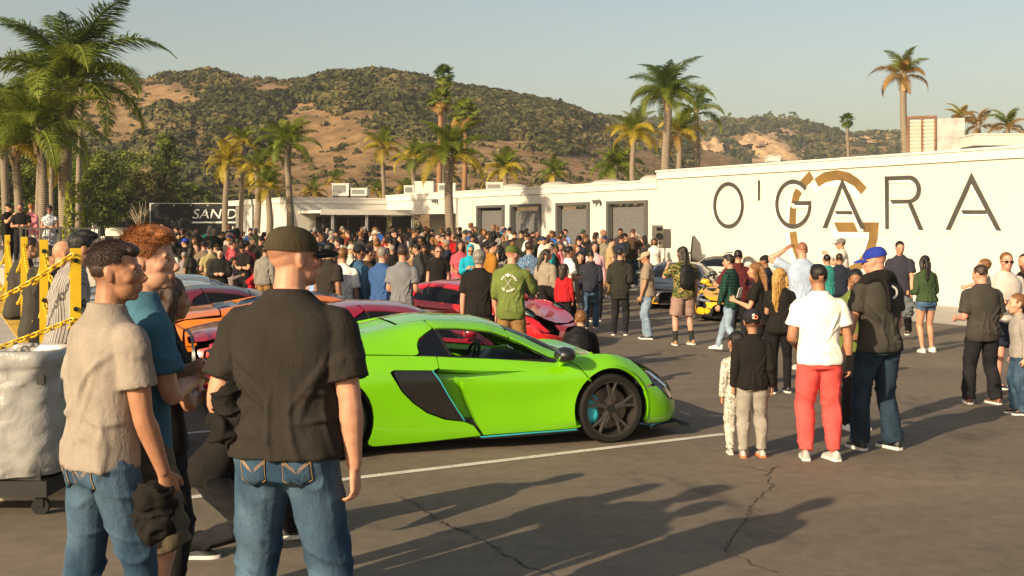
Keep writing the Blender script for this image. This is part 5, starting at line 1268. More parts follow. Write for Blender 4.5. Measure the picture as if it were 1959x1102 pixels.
def panel(body, poly, kind, name, mat, parent, side=1, inset=0.0, thick=.03, res=.045, rnd=.02, push=None, smooth=35, lift=0.0):
    """a body panel: polygon drawn in (x, z) for the sides or (x, u) for the top, laid on the body surface, with turned-in edges"""
    sc = 1.0 if kind == 'side' else .16
    res = max(res, RES_MIN); poly = smooth_poly([(p[0], p[1]*sc) for p in poly], rnd) if rnd else [Vector((p[0], p[1]*sc)) for p in poly]
    # densify the outline
    out = []
    for i in range(len(poly)):
        a, b = poly[i], poly[(i+1) % len(poly)]; m = max(1, int((b-a).length/res))
        for j in range(m): out.append(a.lerp(b, j/m))
    x0, x1 = min(p.x for p in out), max(p.x for p in out); y0, y1 = min(p.y for p in out), max(p.y for p in out)
    pts = list(out); n = len(out)
    X = np.array([p[:] for p in out])
    gx = np.arange(x0+res*.5, x1, res); gy = np.arange(y0+res*.5, y1, res)
    if len(gx) and len(gy):
        QX, QY = np.meshgrid(gx, gy); QX = QX+np.where(np.arange(len(gy)) % 2, res*.5, 0)[:, None]; QX = QX.ravel(); QY = QY.ravel(); c = np.zeros(len(QX), bool); X2 = np.roll(X, 1, 0)
        for (ax, ay), (bx, by) in zip(X, X2):
            if ay != by: c ^= ((ay > QY) != (by > QY)) & (QX < (bx-ax)*(QY-ay)/(by-ay)+ax)
        QX, QY = QX[c], QY[c]; D = ((QX[:, None]-X[None, :, 0])**2+(QY[:, None]-X[None, :, 1])**2).min(1) if len(QX) else np.zeros(0)
        pts += [Vector((float(a), float(b))) for a, b in zip(QX[D > (res*.45)**2], QY[D > (res*.45)**2])]
    V, E, Fc, *_ = geometry.delaunay_2d_cdt(pts, [(i, (i+1) % n) for i in range(n)], [], 1, 1e-6)
    V3 = []; VN = []
    for p in V:
        x = p.x; u = body.u_of_z(x, p.y) if kind == 'side' else min(max(p.y/sc, 0), 7)
        w = body.P(x, u); nn = body.N(x, u); d = inset-lift
        if push is not None: d += push(x, w.z)
        w = w-nn*d; V3.append(Vector((w.x, w.y*side, w.z))); VN.append(Vector((nn.x, nn.y*side, nn.z)))
    faces = [tuple(f) for f in Fc]
    # edges used once form the rim
    cnt = {}
    for f in faces:
        for i in range(len(f)):
            e = (f[i], f[(i+1) % len(f)]); k = tuple(sorted(e)); cnt.setdefault(k, []).append(e)
    if faces:
        f = faces[0]; nn = (V3[f[1]]-V3[f[0]]).cross(V3[f[2]]-V3[f[0]])
        flip = nn.dot(VN[f[0]]) < 0
        if flip: faces = [f[::-1] for f in faces]
    rim = [e[0] for k, e in cnt.items() if len(e) == 1]; base = len(V3); mp = {}
    if thick:
        for a, b in rim:
            for q in (a, b):
                if q not in mp: mp[q] = len(V3); V3.append(V3[q]-VN[q]*thick)
            faces.append((b, a, mp[a], mp[b]) if not flip else (a, b, mp[b], mp[a]))
    me = bpy.data.meshes.new(name); me.from_pydata([tuple(v) for v in V3], [], faces); shade(me, smooth); return link(name, me, mat, parent)
def arcp(cx, cz, r, a0, a1, n=12): return [(cx+r*math.cos(R(a0+(a1-a0)*i/n)), cz+r*math.sin(R(a0+(a1-a0)*i/n))) for i in range(n+1)]
def wheel(parent, x, y, r, w, side, rim_m, caliper=None, spokes=5, twin=True, seg=40):
    """tyre and rim parts; the outer face looks to side*y"""
    root = empty('wheel', (x, y, r)); root.parent = parent; root.rotation_euler = (0, 0, 0 if side > 0 else math.pi)
    rr = r*.80; h = w/2
    mb = MB(); mb.lathe([(rr*.985, -h*.9), (rr*1.03, -h), (r*.93, -h*1.02), (r*.985, -h*.86), (r, -h*.6), (r, h*.6), (r*.985, h*.86), (r*.93, h*1.02), (rr*1.03, h), (rr*.985, h*.9)], seg, 'Y', closed=True); t = mb.build('tyre', M_tyre, root, 30)
    mb = MB(); mb.lathe([(rr*.99, -h*.9), (rr*.99, h*.85), (rr*1.0, h*.93), (rr*.96, h*.93), (rr*.93, h*.7), (rr*.90, -h*.2), (rr*.9, -h*.9)], seg, 'Y', closed=True)
    for k in range(spokes):
        a0 = 2*math.pi*k/spokes+.35
        for s in ((-1, 1) if twin else (0,)):
            a1 = a0+s*.085; a2 = a0+s*.19
            p = [Vector((math.cos(a1)*rr*.16, h*.62, math.sin(a1)*rr*.16)), Vector((math.cos(a1)*rr*.5, h*.66, math.sin(a1)*rr*.5)), Vector((math.cos(a2)*rr*.95, h*.72, math.sin(a2)*rr*.95))]
            ww = .0165 if twin else .034
            mb.tube(p, [(ww*1.3, .020), (ww, .016), (ww*1.05, .013)], 8, flat=Vector((-math.sin(a0), 0, math.cos(a0))))
    mb.lathe([(.0, h*.74), (.03, h*.74), (.036, h*.70), (rr*.22, h*.66), (rr*.24, h*.5)], 24, 'Y'); mb.build('rim', rim_m, root, 35)
    mb = MB(); mb.lathe([(.05, h*.08), (rr*.74, h*.08), (rr*.74, -h*.05), (.05, -h*.05)], 32, 'Y', closed=True); mb.build('brake_disc', M_disc, root, 30)
    if caliper is not None:
        mb = MB(); pts = [Vector((math.cos(a)*rr*.70, h*.10, math.sin(a)*rr*.70)) for a in [R((140 if side > 0 else -40)+i*10) for i in range(9)]]
        mb.tube(pts, [(.034, .05)]+[(.05, .075)]*7+[(.034, .05)], 8, flat=(0, 1, 0)); mb.build('brake_caliper', caliper, root, 40)
    mb = MB(); mb.lathe([(.045, h*.78), (.045, h*.5)], 16, 'Y'); mb.build('hub_cap', M_black, root, 30)
    return root
FA, RA = 1.335, -1.335
def shell(body, name, parent, mat, inset=.19, umax=4.0, rw=.40):
    """dark inner shell behind the panel gaps, left open at the wheels"""
    xs = np.linspace(-2.16, 2.16, 87); us = np.linspace(0.0, umax, 19); vs = []; fs = []
    for sd in (1, -1):
        n0 = len(vs)
        for x in xs:
            for u in us:
                p = body.P(x, u); n = body.N(x, u); q = p-n*inset; vs.append((q.x, max(q.y, .02)*sd, q.z))
        m = len(us)
        for i in range(len(xs)-1):
            for j in range(m-1):
                xm = (xs[i]+xs[i+1])/2; zm = vs[n0+i*m+j][2]
                if min(math.hypot(xm-FA, zm-.32), math.hypot(xm-RA, zm-.34)) < rw: continue
                q = (n0+i*m+j, n0+(i+1)*m+j, n0+(i+1)*m+j+1, n0+i*m+j+1); fs.append(q if sd < 0 else q[::-1])
    me = bpy.data.meshes.new(name); me.from_pydata(vs, [], fs); o = link(name, me, mat, parent)
    mb = MB()
    mb.box((-2.1, -.80, .10), (2.1, .80, .13))
    for ax in (FA, RA):
        for sd in (-1, 1):
            rs = [[Vector((ax+.40*math.cos(a), sd*yy, .33+.40*math.sin(a))) for a in [R(-25+230*i/20) for i in range(21)]] for yy in (.90, .55)]
            b = len(mb.v); mb.v += [tuple(p) for r in rs for p in r]
            for i in range(20): mb.f.append((b+i, b+i+1, b+21+i+1, b+21+i)); mb.m.append(0)
            b = len(mb.v); mb.v += [tuple(p) for p in rs[1]]; mb.f.append(tuple(range(b, b+21))); mb.m.append(0)
    mb.build('wheel_well', M_well, parent); return o
def cabin(parent, body, open_top=False, lhd=True, seat_col=None):
    sm = seat_col or M_int
    for sd in (1, -1):
        mb = MB(); limb(mb, [(-.62, sd*.36, .98), (-.55, sd*.36, .80), (-.42, sd*.36, .50), (-.30, sd*.36, .34)], [(.12, .05), (.22, .07), (.24, .08), (.22, .07)], 14); limb(mb, [(-.42, sd*.36, .34), (-.1, sd*.36, .36), (.12, sd*.36, .40)], [(.22, .08), (.23, .08), (.20, .05)], 12); mb.build('seat', sm, parent, 60)
    mb = MB(); rs = []
    for y in np.linspace(-.72, .72, 15):
        bump = .045*math.exp(-((y-.36)/.2)**2)
        rs.append([(.45, y, .50), (.47, y, .66+bump), (.62, y, .745+bump), (.95, y, .735), (1.05, y, .60), (.8, y, .4)])
    mb.rings(rs); mb.build('dashboard', M_int, parent, 50)
    y = .36 if lhd else -.36; mb = MB()
    c = Vector((.36, y, .70)); n = Vector((-.93, 0, .36)); u = Vector((0, 1, 0)); w = n.cross(u)
    mb.tube([c+(u*math.cos(a)+w*math.sin(a))*.175 for a in [2*math.pi*i/28 for i in range(28)]], .016, 8, closed=True, cap=False)
    for a in (R(0), R(180), R(-90)): mb.tube([c, c+(u*math.cos(a)+w*math.sin(a))*.17], .013, 6)
    mb.tube([c+n*.015, c-n*.06, c-n*.25], [.06, .05, .03], 12); mb.build('steering_wheel', M_int, parent, 50)
    mb = MB(); mb.box((-.75, -.86, .14), (.95, .86, .30)); mb.box((-.80, -.80, .14), (-.74, .80, .86)); mb.build('cabin_tub', M_int, parent)
def supercar(name, label, loc, heading, paint, mod=None, caliper=None, rim=None, opts=()):
    """mid-engined coupe; heading = direction of the nose in the lot"""
    root = empty(name, loc, heading); tag(root, label, 'car'); B = CarBody(mod=mod); rim = rim or M_rim; res = .05
    hero = 'hero' in opts
    global RES_MIN; RES_MIN = .03 if hero else .085
    if hero: res = .035
    shell(B, 'inner_shell', root, M_well)
    for sd in (-1, 1):
        near = sd < 0 or hero
        # front wing, from the door cut over the arch to the headlamp
        fw = [(.885, .80), (1.0, .745), (1.075, .66), (1.128, .59)]+arcp(FA, .325, .383, 128, 22, 12)+[(1.70, .515), (1.79, .535), (1.74, .62), (1.70, .665)]
        top = [(x, float(B.P(x, 4.25).z)) for x in (1.6, 1.45, 1.335, 1.2, 1.05, .95)]
        panel(B, fw+top, 'side', 'front_wing', paint, root, sd, res=res, rnd=.012, thick=.018)
        # front bumper corner
        panel(B, arcp(FA, .325, .383, 20, -22, 6)+[(1.74, .16), (2.0, .155), (2.18, .17), (2.19, .30), (2.10, .345), (2.0, .36), (1.93, .43), (1.84, .51), (1.70, .500)], 'side', 'front_bumper', paint, root, sd, res=res, rnd=.012)
        # headlamp
        panel(B, [(1.715, .665), (1.80, .53), (1.95, .43), (2.04, .37), (2.10, .38), (2.02, .46), (1.93, .545), (1.80, .63)], 'side', 'headlamp', M_lamp if 'round' not in opts else paint, root, sd, .006, res=.035, rnd=.012)
        if 'round' not in opts: panel(B, [(1.74, .655), (1.80, .60), (1.88, .545), (1.97, .48), (1.99, .49), (1.90, .56), (1.80, .635)], 'side', 'lamp_strip', M_lampw, root, sd, -.004, .008, res=.03, rnd=.006)
        # door with its swept notch
        arch = arcp(FA, .325, .383, 222-360+360, 131, 9)
        door = [(-.338, .868), (-.333, .765), (.05, .735), (.50, .712), (.16, .690), (-.04, .668), (-.120, .640), (-.120, .58), (-.085, .49), (-.025, .36), (.015, .26), (.075, .155), (.98, .165), (1.03, .18)]+[p for p in arch if p[1] > .18]+[(1.118, .59), (1.065, .655), (.99, .735), (.875, .79), (.80, .765)]
        belt = [(x, float(np.interp(x, [-.34, .2, .5, .78], [.866, .826, .797, .768]))) for x in (.65, .5, .35, .2, .0, -.2)]
        panel(B, door+belt, 'side', 'door', paint, root, sd, res=res, rnd=.010, thick=.09)
        def push(x, z): return .135*min(1, max(0, (.50-x)/.55))
        panel(B, [(-.40, .775), (.05, .745), (.51, .716), (.14, .655), (-.0, .60), (.02, .46), (.06, .30), (.02, .24), (-.10, .28), (-.30, .56)], 'side', 'door_scoop', paint, root, sd, .0, .0, res=.03, rnd=.02, push=push)
        # side intake and its accent line
        ink = [(-.762, .766), (-.40, .752), (-.335, .66), (-.26, .53), (-.17, .39), (-.108, .295), (-.28, .325), (-.45, .394), (-.58, .49), (-.68, .59)]
        def push2(x, z): return .004
        panel(B, ink, 'side', 'side_intake', M_carbon, root, sd, .0, .14, res=.03, rnd=.025, push=push2)
        if caliper is not None:
            ed = [(-.405, .755), (-.338, .66), (-.263, .53), (-.173, .39), (-.108, .297)]
            panel(B, ed+[(p[0]+.008, p[1]) for p in ed[::-1]], 'side', 'accent_line', caliper, root, sd, -.003, .006, res=.03, rnd=0)
        # rear quarter around the intake and the rear arch
        rq = [(-.345, .868), (-.340, .775), (-.39, .757), (-.755, .775), (-.79, .755), (-.69, .585), (-.585, .478), (-.455, .382), (-.285, .312), (-.10, .282), (-.02, .245), (.055, .150), (-.5, .125), (-.935, .115)]+arcp(RA, .345, .408, -30, 150, 16)[::1]
        rq += [(-1.95, .55), (-2.06, .62), (-2.06, .80), (-1.8, .88), (-1.335, .905), (-1.0, .90), (-.7, .888), (-.5, .878)]
        panel(B, rq, 'side', 'rear_quarter', paint, root, sd, res=res, rnd=.012)
        # rear bumper side
        panel(B, arcp(RA, .345, .408, 152, 205, 6)+[(-1.95, .20), (-2.16, .30), (-2.19, .56), (-1.98, .54)], 'side', 'rear_bumper', paint, root, sd, res=res, rnd=.012)
        # sill with accent
        panel(B, [(-.02, .142), (1.00, .160), (1.01, .125), (.10, .118)], 'side', 'sill', M_carbon, root, sd, -.012, .05, res=.05, rnd=.006)
        if caliper is not None: panel(B, [(.04, .150), (.98, .166), (.98, .156), (.05, .140)], 'side', 'accent_line', caliper, root, sd, -.018, .006, res=.05, rnd=0)
        # roof rails, pillars, buttress: drawn along the rails (x, u)
        if 'spider' not in opts:
            uw = 4.96
            panel(B, [(-.30, uw), (-.08, uw+.02), (.26, uw), (.42, uw-.04), (.40, 5.42), (.0, 5.6), (-.34, 5.6)], 'xu', 'roof_rail', paint, root, sd, res=.045, rnd=.01)
            panel(B, [(.43, uw-.05), (.60, 4.80), (.78, 4.50), (.90, 4.42), (1.08, 4.55), (.92, 5.0), (.70, 5.25), (.42, 5.42)], 'xu', 'windscreen_pillar', paint, root, sd, res=.045, rnd=.01)
            panel(B, [(-1.34, 4.25), (-1.0, 4.12), (-.55, 4.06), (-.50, 4.12), (-.505, 4.42), (-.47, 4.62), (-.32, 4.95), (-.36, 5.6), (-.60, 5.62), (-.85, 5.35), (-1.34, 5.2)], 'xu', 'buttress', paint, root, sd, res=.045, rnd=.015, thick=.03)
            panel(B, [(-.497, 4.08), (-.49, 4.42), (-.46, 4.60), (-.31, 4.93), (-.22, 4.1)], 'xu', 'quarter_window', M_dglass, root, sd, .012, .004, res=.05, rnd=.015)
            panel(B, [(-.305, 4.90), (-.215, 4.06), (-.195, 4.06), (-.275, 4.90)], 'xu', 'door_pillar', M_black, root, sd, .0, .04, res=.05, rnd=0)
            # black window surround
            fr = [(-.30, 4.955), (-.08, 4.97), (.26, 4.95), (.42, 4.90), (.60, 4.75), (.78, 4.45), (.86, 4.22), (.80, 4.0), (.45, 4.0), (0, 4.0), (-.50, 4.04)]
            inn = [(-.27, 4.90), (-.08, 4.91), (.26, 4.89), (.41, 4.84), (.57, 4.69), (.69, 4.48), (.76, 4.13), (.72, 4.07), (.45, 4.065), (0, 4.06), (-.49, 4.10)]
            vs = []; fs = []
            for a, b in zip(fr, inn):
                for q in (a, b): w = B.P(q[0], q[1])-B.N(q[0], q[1])*.008; vs.append((w.x, w.y*sd, w.z))
            for i in range(len(fr)-1): fs.append((2*i, 2*i+1, 2*i+3, 2*i+2))
            me = bpy.data.meshes.new('window_surround'); me.from_pydata(vs, [], fs); link('window_surround', me, M_black, root)
            if 'closed' in opts: panel(B, inn, 'xu', 'side_window', M_mglass, root, sd, .014, .003, res=.08, rnd=.01)
        # mirror on its stalk
        mr = empty('door_mirror', (.84, sd*.90, .80)); mr.parent = root
        mb = MB(); mb.ell((.0, sd*.075, .055), (.10, .115, .072), None, 18, 12); mb.build('mirror_shell', M_black if 'hero' in opts else paint, mr, 60)
        mb = MB(); limb(mb, [(.03, sd*-.08, -.03), (.03, sd*.0, -.01), (.01, sd*.06, .02)], [(.05, .02), (.045, .018), (.04, .02)], 10); mb.build('stalk', paint, mr, 60)
        mb = MB(); mb.ell((-.074, sd*.075, .055), (.012, .085, .050), None, 14, 8); mb.build('mirror_glass', M_chrome, mr, 60)
        wheel(root, FA, sd*.815, .324, .23, sd, rim, caliper, seg=56 if hero else 32); wheel(root, RA, sd*.80, .346, .30, sd, rim, caliper, seg=56 if hero else 32)
        # tail lamp
        panel(B, [(-2.06, .66), (-2.16, .66), (-2.18, .74), (-2.06, .77)], 'side', 'tail_lamp', M_redl, root, sd, -.002, .02, res=.04, rnd=.01)
    # bonnet, roof, screen and engine cover span both sides
    def top(poly, nm, mat, ins=0.0, th=.03, rs_=.05, lift=0.0):
        for sd in (1, -1): panel(B, poly, 'xu', nm, mat, root, sd, ins, th, rs_, .006, lift=lift)
    def whole(poly, nm, mat, ins=0.0, th=.03):
        # mirror-welded panel
        a = panel(B, poly, 'xu', nm, mat, root, 1, ins, 0, .05, 0); b = panel(B, poly, 'xu', nm, mat, root, -1, ins, 0, .05, 0)
        bm = bmesh.new(); bm.from_mesh(a.data); bm.from_mesh(b.data); bmesh.ops.remove_doubles(bm, verts=bm.verts, dist=.004); bmesh.ops.recalc_face_normals(bm, faces=bm.faces)
        if sum(f.normal.z*f.calc_area() for f in bm.faces) < 0: bmesh.ops.reverse_faces(bm, faces=bm.faces)
        me = bpy.data.meshes.new(nm); bm.to_mesh(me); bm.free(); shade(me, 40); bpy.data.objects.remove(a); bpy.data.objects.remove(b); link(nm, me, mat, root)
    whole([(1.10, 4.62), (1.335, 4.28), (1.6, 4.25), (1.69, 4.2), (1.82, 4.35), (1.98, 4.5), (2.10, 4.8), (2.14, 7.0), (1.10, 7.0)], 'bonnet', paint)
    whole([(2.12, 4.0), (2.17, 4.6), (2.17, 7.0), (2.235, 7.0), (2.235, 1.0), (2.19, 1.0), (2.19, 3.0)], 'nose', paint)
    whole([(1.09, 4.60), (.94, 5.02), (.72, 5.28), (.44, 5.44), (.42, 7.0), (1.09, 7.0)] if 'spider' not in opts else [(1.09, 4.60), (.94, 5.02), (.72, 5.28), (.55, 5.38), (.54, 7.0), (1.09, 7.0)], 'windscreen', M_cglass if hero else M_mglass, .006)
    if 'spider' not in opts:
        whole([(.41, 5.44), (.0, 5.62), (-.04, 7.0), (.395, 7.0)], 'roof_panel', opts_roof(opts, paint)); whole([(-.005, 5.62), (-.35, 5.62), (-.60, 5.64), (-.62, 7.0), (-.045, 7.0)], 'roof_panel', opts_roof(opts, paint))
        whole([(-.61, 5.66), (-.86, 5.38), (-1.34, 5.22), (-1.36, 7.0), (-.63, 7.0)], 'rear_glass' if not hero else 'rear_deck', M_dglass if not hero else paint, .02 if not hero else .012)
    else:
        for sd in (1, -1):
            mb = MB(); p, r = spline([B.P(.95, 4.7), B.P(.75, 5.1), B.P(.56, 5.4)], [.025]*3, 4); mb.tube([(q.x, q.y*sd, q.z) for q in p], .022, 8); mb.build('windscreen_pillar', paint, root, 40)
            mb = MB(); limb(mb, [(-.62, sd*.36, .86), (-.9, sd*.38, .93), (-1.5, sd*.42, .86)], [(.20, .06), (.19, .10), (.10, .03)], 14); mb.build('head_fairing', paint, root, 60)
        mb = MB(); p, r = spline([B.P(.56, 5.4), B.P(.55, 6.2), B.P(.55, 7.0)], [.02]*3, 4); q = [(a.x, a.y, a.z) for a in p]+[(a.x, -a.y, a.z) for a in p[::-1]]; mb.tube(q, .02, 8); mb.build('screen_header', paint, root, 40)
    eng = [(-1.36, 4.28), (-1.8, 4.2), (-2.1, 4.1), (-2.2, 4.3), (-2.2, 7.0), (-1.37, 7.0)] if 'spider' not in opts else [(-.75, 4.15), (-1.36, 4.28), (-1.8, 4.2), (-2.1, 4.1), (-2.2, 4.3), (-2.2, 7.0), (-1.37, 7.0), (-1.2, 7.0)]
    whole(eng, 'engine_cover', paint)
    whole([(-2.19, 2.0), (-2.235, 2.0), (-2.235, 7.0), (-2.20, 7.0), (-2.21, 4.0)], 'rear_panel', M_black)
    # splitter
    mb = MB(); e = []
    for t in np.linspace(-1, 1, 25):
        y = .84*t; x = 2.29-.52*abs(t)**2.6; e.append((x, y))
    for dz, m in ((0, 0),):
        vs = [(x, y, .10) for x, y in e]+[(x-.12, y*.96, .10) for x, y in e]+[(x, y, .125) for x, y in e]+[(x-.12, y*.96, .15) for x, y in e]; n = len(e); fs = []
        for i in range(n-1): fs += [(i, i+1, n+i+1, n+i), (2*n+i, 3*n+i, 3*n+i+1, 2*n+i+1), (i, 2*n+i, 2*n+i+1, i+1)]
        mb.add(vs, fs)
    mb.build('front_splitter', M_carbon, root, 40)
    if caliper is not None:
        mb = MB(); mb.tube([(x+.004, y, .132) for x, y in e], .007, 6); mb.build('accent_line', caliper, root, 40)
    cabin(root, B, 'spider' in opts)
    return root, B
def opts_roof(opts, paint): return M_carbon if 'blackroof' in opts else paint
# ================================================================== parked cars
hd = math.atan2(.335, .942); cdir = Vector((.942, .335, 0)); cper = Vector((-.335, .942, 0)); c0 = Vector((-.633, 11.316, 0))
def car_at(k, shift=0.0): p = c0+cper*2.9*k+cdir*shift; return Vector((p.x, p.y, gz(p.y)))
green = m_carpaint('lime_green_paint', (.155, .47, .0)); 
g_car, gB = supercar('sports_car', 'lime green sports car with black side intake parked across the near bay', car_at(0), hd, green, caliper=M_teal, opts=('hero',))
supercar('sports_car', 'dark crimson sports car parked directly behind the lime green car', car_at(1), hd, m_carpaint('crimson_paint', (.22, .006, .018)), rim=M_rim, opts=('closed',))
supercar('sports_car', 'bright orange sports car beyond the crimson one', car_at(2, -.3), hd, m_carpaint('orange_paint', (.62, .16, .008)), opts=('closed', 'blackroof'))
supercar('sports_car', 'maroon sports car with a black roof third behind the green car', car_at(3, -1.3), hd, m_carpaint('maroon_paint', (.10, .008, .014)), opts=('closed', 'blackroof'))
supercar('sports_car', 'silver white sports car beyond the black-roofed maroon one', car_at(4, -1.6), hd, m_carpaint('silver_paint', (.46, .46, .44), .3, .4), opts=('closed',))
supercar('sports_car', 'pale blue grey sports car at the far end of the parked row', car_at(5, -1.4), hd, m_carpaint('blue_grey_paint', (.26, .30, .33), .3, .4), opts=('closed',))
def mod_round(A): A[3:5, 9:13, 1] += .02; A[4:, 10:14, 1] += .03; return A
red = m_carpaint('racing_red_paint', (.50, .008, .012))
def ground_loc(px, py): p = gp(px, py); return p
# red coupe with its nose towards the lot's open middle
p = gp(1000, 672); 
red2, rB = supercar('sports_car', 'bright red sports car with round headlamps nose to the open lot', Vector((-.97, 21.4, gz(21.4))), R(-25), red, None, rim=M_rims, opts=('closed', 'round'))
for sd in (-1, 1):
    q = rB.P(1.72, 4.15); mb = MB(); mb.ell((q.x-.02, q.y*sd, q.z-.02), (.17, .115, .075), Matrix.Rotation(R(28), 3, 'Y'), 20, 12); hl = mb.build('round_headlamp', M_cglass, red2, 60)
    mb = MB(); mb.ell((q.x-.02, q.y*sd, q.z-.03), (.155, .10, .06), Matrix.Rotation(R(28), 3, 'Y'), 18, 10); mb.build('reflector', M_lampw, hl, 60)
p = gp(840, 640); supercar('sports_car', 'open-topped red roadster behind the two men in dark shirts', Vector((-1.75, 25.0, gz(25))), R(-14), red, None, rim=M_rims, opts=('spider',))
p = gp(842, 578); silver_car, sB = supercar('sports_car', 'silver grey open roadster facing the camera among the crowd', Vector((p.x, p.y+1.6, gz(p.y+1.6))), R(-96), m_carpaint('silver_grey_paint', (.36, .37, .37), .3, .5), None, rim=M_rims, opts=('spider',))
# wedge-shaped cars
def mod_wedge(A):
    A[:, :, 1] *= .96; A[:, :, 0] *= 1.05
    A[4:, 9:12, 1] -= np.array([.02, .05, .03])
    A[2, :, 0] += .015; return A
M_yel = m_carpaint('yellow_paint', (.72, .36, .008))
def wedge(label, loc, head, paint, trim, opts=('closed',)):
    r, B = supercar('sports_car', label, loc, head, paint, mod_wedge, opts=opts)
    for o in r.children_recursive:
        if o.type == 'MESH' and o.name.split('.')[0] in ('bonnet', 'front_bumper', 'nose', 'door', 'front_wing', 'rear_quarter'): shade(o.data, 16)
    for sd in (-1, 1):
        mb = MB(); vs = [(2.02, .80, .14), (2.27, .34, .14), (2.26, .30, .30), (2.08, .78, .36)]
        mb.add([(x+.012, y*sd, z) for x, y, z in vs]+[(x-.10, y*sd, z) for x, y, z in vs], [(0, 1, 2, 3), (0, 3, 7, 4), (3, 2, 6, 7), (2, 1, 5, 6), (1, 0, 4, 5)]); mb.build('front_intake', M_well, r)
        if trim is not None:
            mb = MB()
            for a, b in (((2.03, .80, .13), (2.28, .34, .13)), ((2.10, .66, .135), (2.15, .60, .33)), ((2.20, .50, .135), (2.22, .42, .31))): mb.tube([(a[0]+.02, a[1]*sd, a[2]), (b[0]+.02, b[1]*sd, b[2])], .013, 6)
            mb.build('intake_trim', trim, r, 40)
        mb = MB(); vs = [(2.00, .70, .50), (2.13, .42, .44), (2.16, .40, .41), (2.06, .70, .44)]; mb.add([(x+.03, y*sd, z+.035) for x, y, z in vs], [(0, 1, 2, 3)]); mb.build('lamp_blade', M_lampw, r)
    return r, B
p = gp(1285, 594); wedge('dark grey wedge-shaped sports car with yellow intake trim facing the camera', Vector((p.x+.5, p.y+2.2, gz(p.y+2.2))), R(-103), m_carpaint('graphite_paint', (.045, .045, .047), .4, .3), M_yel)
p = gp(1392, 560); w2, wB = wedge('pearl white wedge-shaped sports car with its door swung up', Vector((p.x+.2, p.y+1.2, gz(p.y+1.2))), R(-120), m_carpaint('pearl_white_paint', (.62, .58, .50)), None)
mb = MB(); mb.add([(.5, -1.0, .55), (-.5, -.98, .9), (-.35, -1.02, 1.45), (.15, -1.06, 1.75), (.35, -1.04, 1.2)], [(0, 1, 2, 3, 4)]); mb.add([(.48, -1.05, .57), (-.48, -1.03, .9), (-.33, -1.07, 1.43), (.14, -1.11, 1.72), (.34, -1.09, 1.2)], [(0, 4, 3, 2, 1)]); mb.build('raised_door', M_carbon, w2)
mb = MB(); limb(mb, [(-2.1, -.85, 1.02), (-2.16, 0, 1.06), (-2.1, .85, 1.02)], [(.14, .02), (.16, .02), (.14, .02)], 8); mb.build('rear_wing', M_carbon, w2, 40)
p = gp(1372, 617); wedge('bright yellow wedge-shaped sports car behind the man in green plaid', Vector((p.x+1.25, p.y+1.9, gz(p.y+1.9))), R(-118), M_yel, None)
p = gp(318, 575); supercar('sports_car', 'light silver sports car nose-in among the crowd at left', Vector((p.x, p.y+6, gz(p.y+6))), R(20), m_carpaint('pale_silver_paint', (.42, .45, .48), .3, .4), opts=('closed',))
# ---- white off-roader and black trailer far back
def offroader():
    d = 104; base = at(231, 462, d); z0 = gz(d); r = empty('off_roader', (base.x, d, z0)); wm = m_carpaint('offroad_white_paint', (.66, .63, .57)); L, Wd = 4.6, 1.8
    mb = MB(); mb.box((-2.3, -.9, .55), (2.3, .9, 1.15)); mb.build('body', wm, r)
    mb = MB(); mb.rings([[(-2.25, -.88, 1.152), (1.0, -.88, 1.152), (1.0, .88, 1.152), (-2.25, .88, 1.152)], [(-2.2, -.80, 1.92), (.70, -.80, 1.92), (.70, .80, 1.92), (-2.2, .80, 1.92)]]); mb.build('cabin', wm, r)
    mb = MB(); mb.box((-2.25, -.84, 1.922), (.78, .84, 1.99)); mb.build('roof', M_black, r)
    for x in (-1.75, -.65, .28): mb = MB(); mb.box((x-.42, -.895, 1.28), (x+.42, -.83, 1.78)); mb.build('window', M_black, r)
    for x in (-1.4, 1.4):
        for s in (-1, 1): wheel(r, x, s*.8, .4, .26, s, M_rims, None, seg=20)
    mb = MB(); mb.box((2.302, -.8, .8), (2.34, .8, 1.08)); mb.build('grille', M_black, r)
    tag(r, 'white boxy off-roader parked before the evergreen trees', 'car')
offroader()
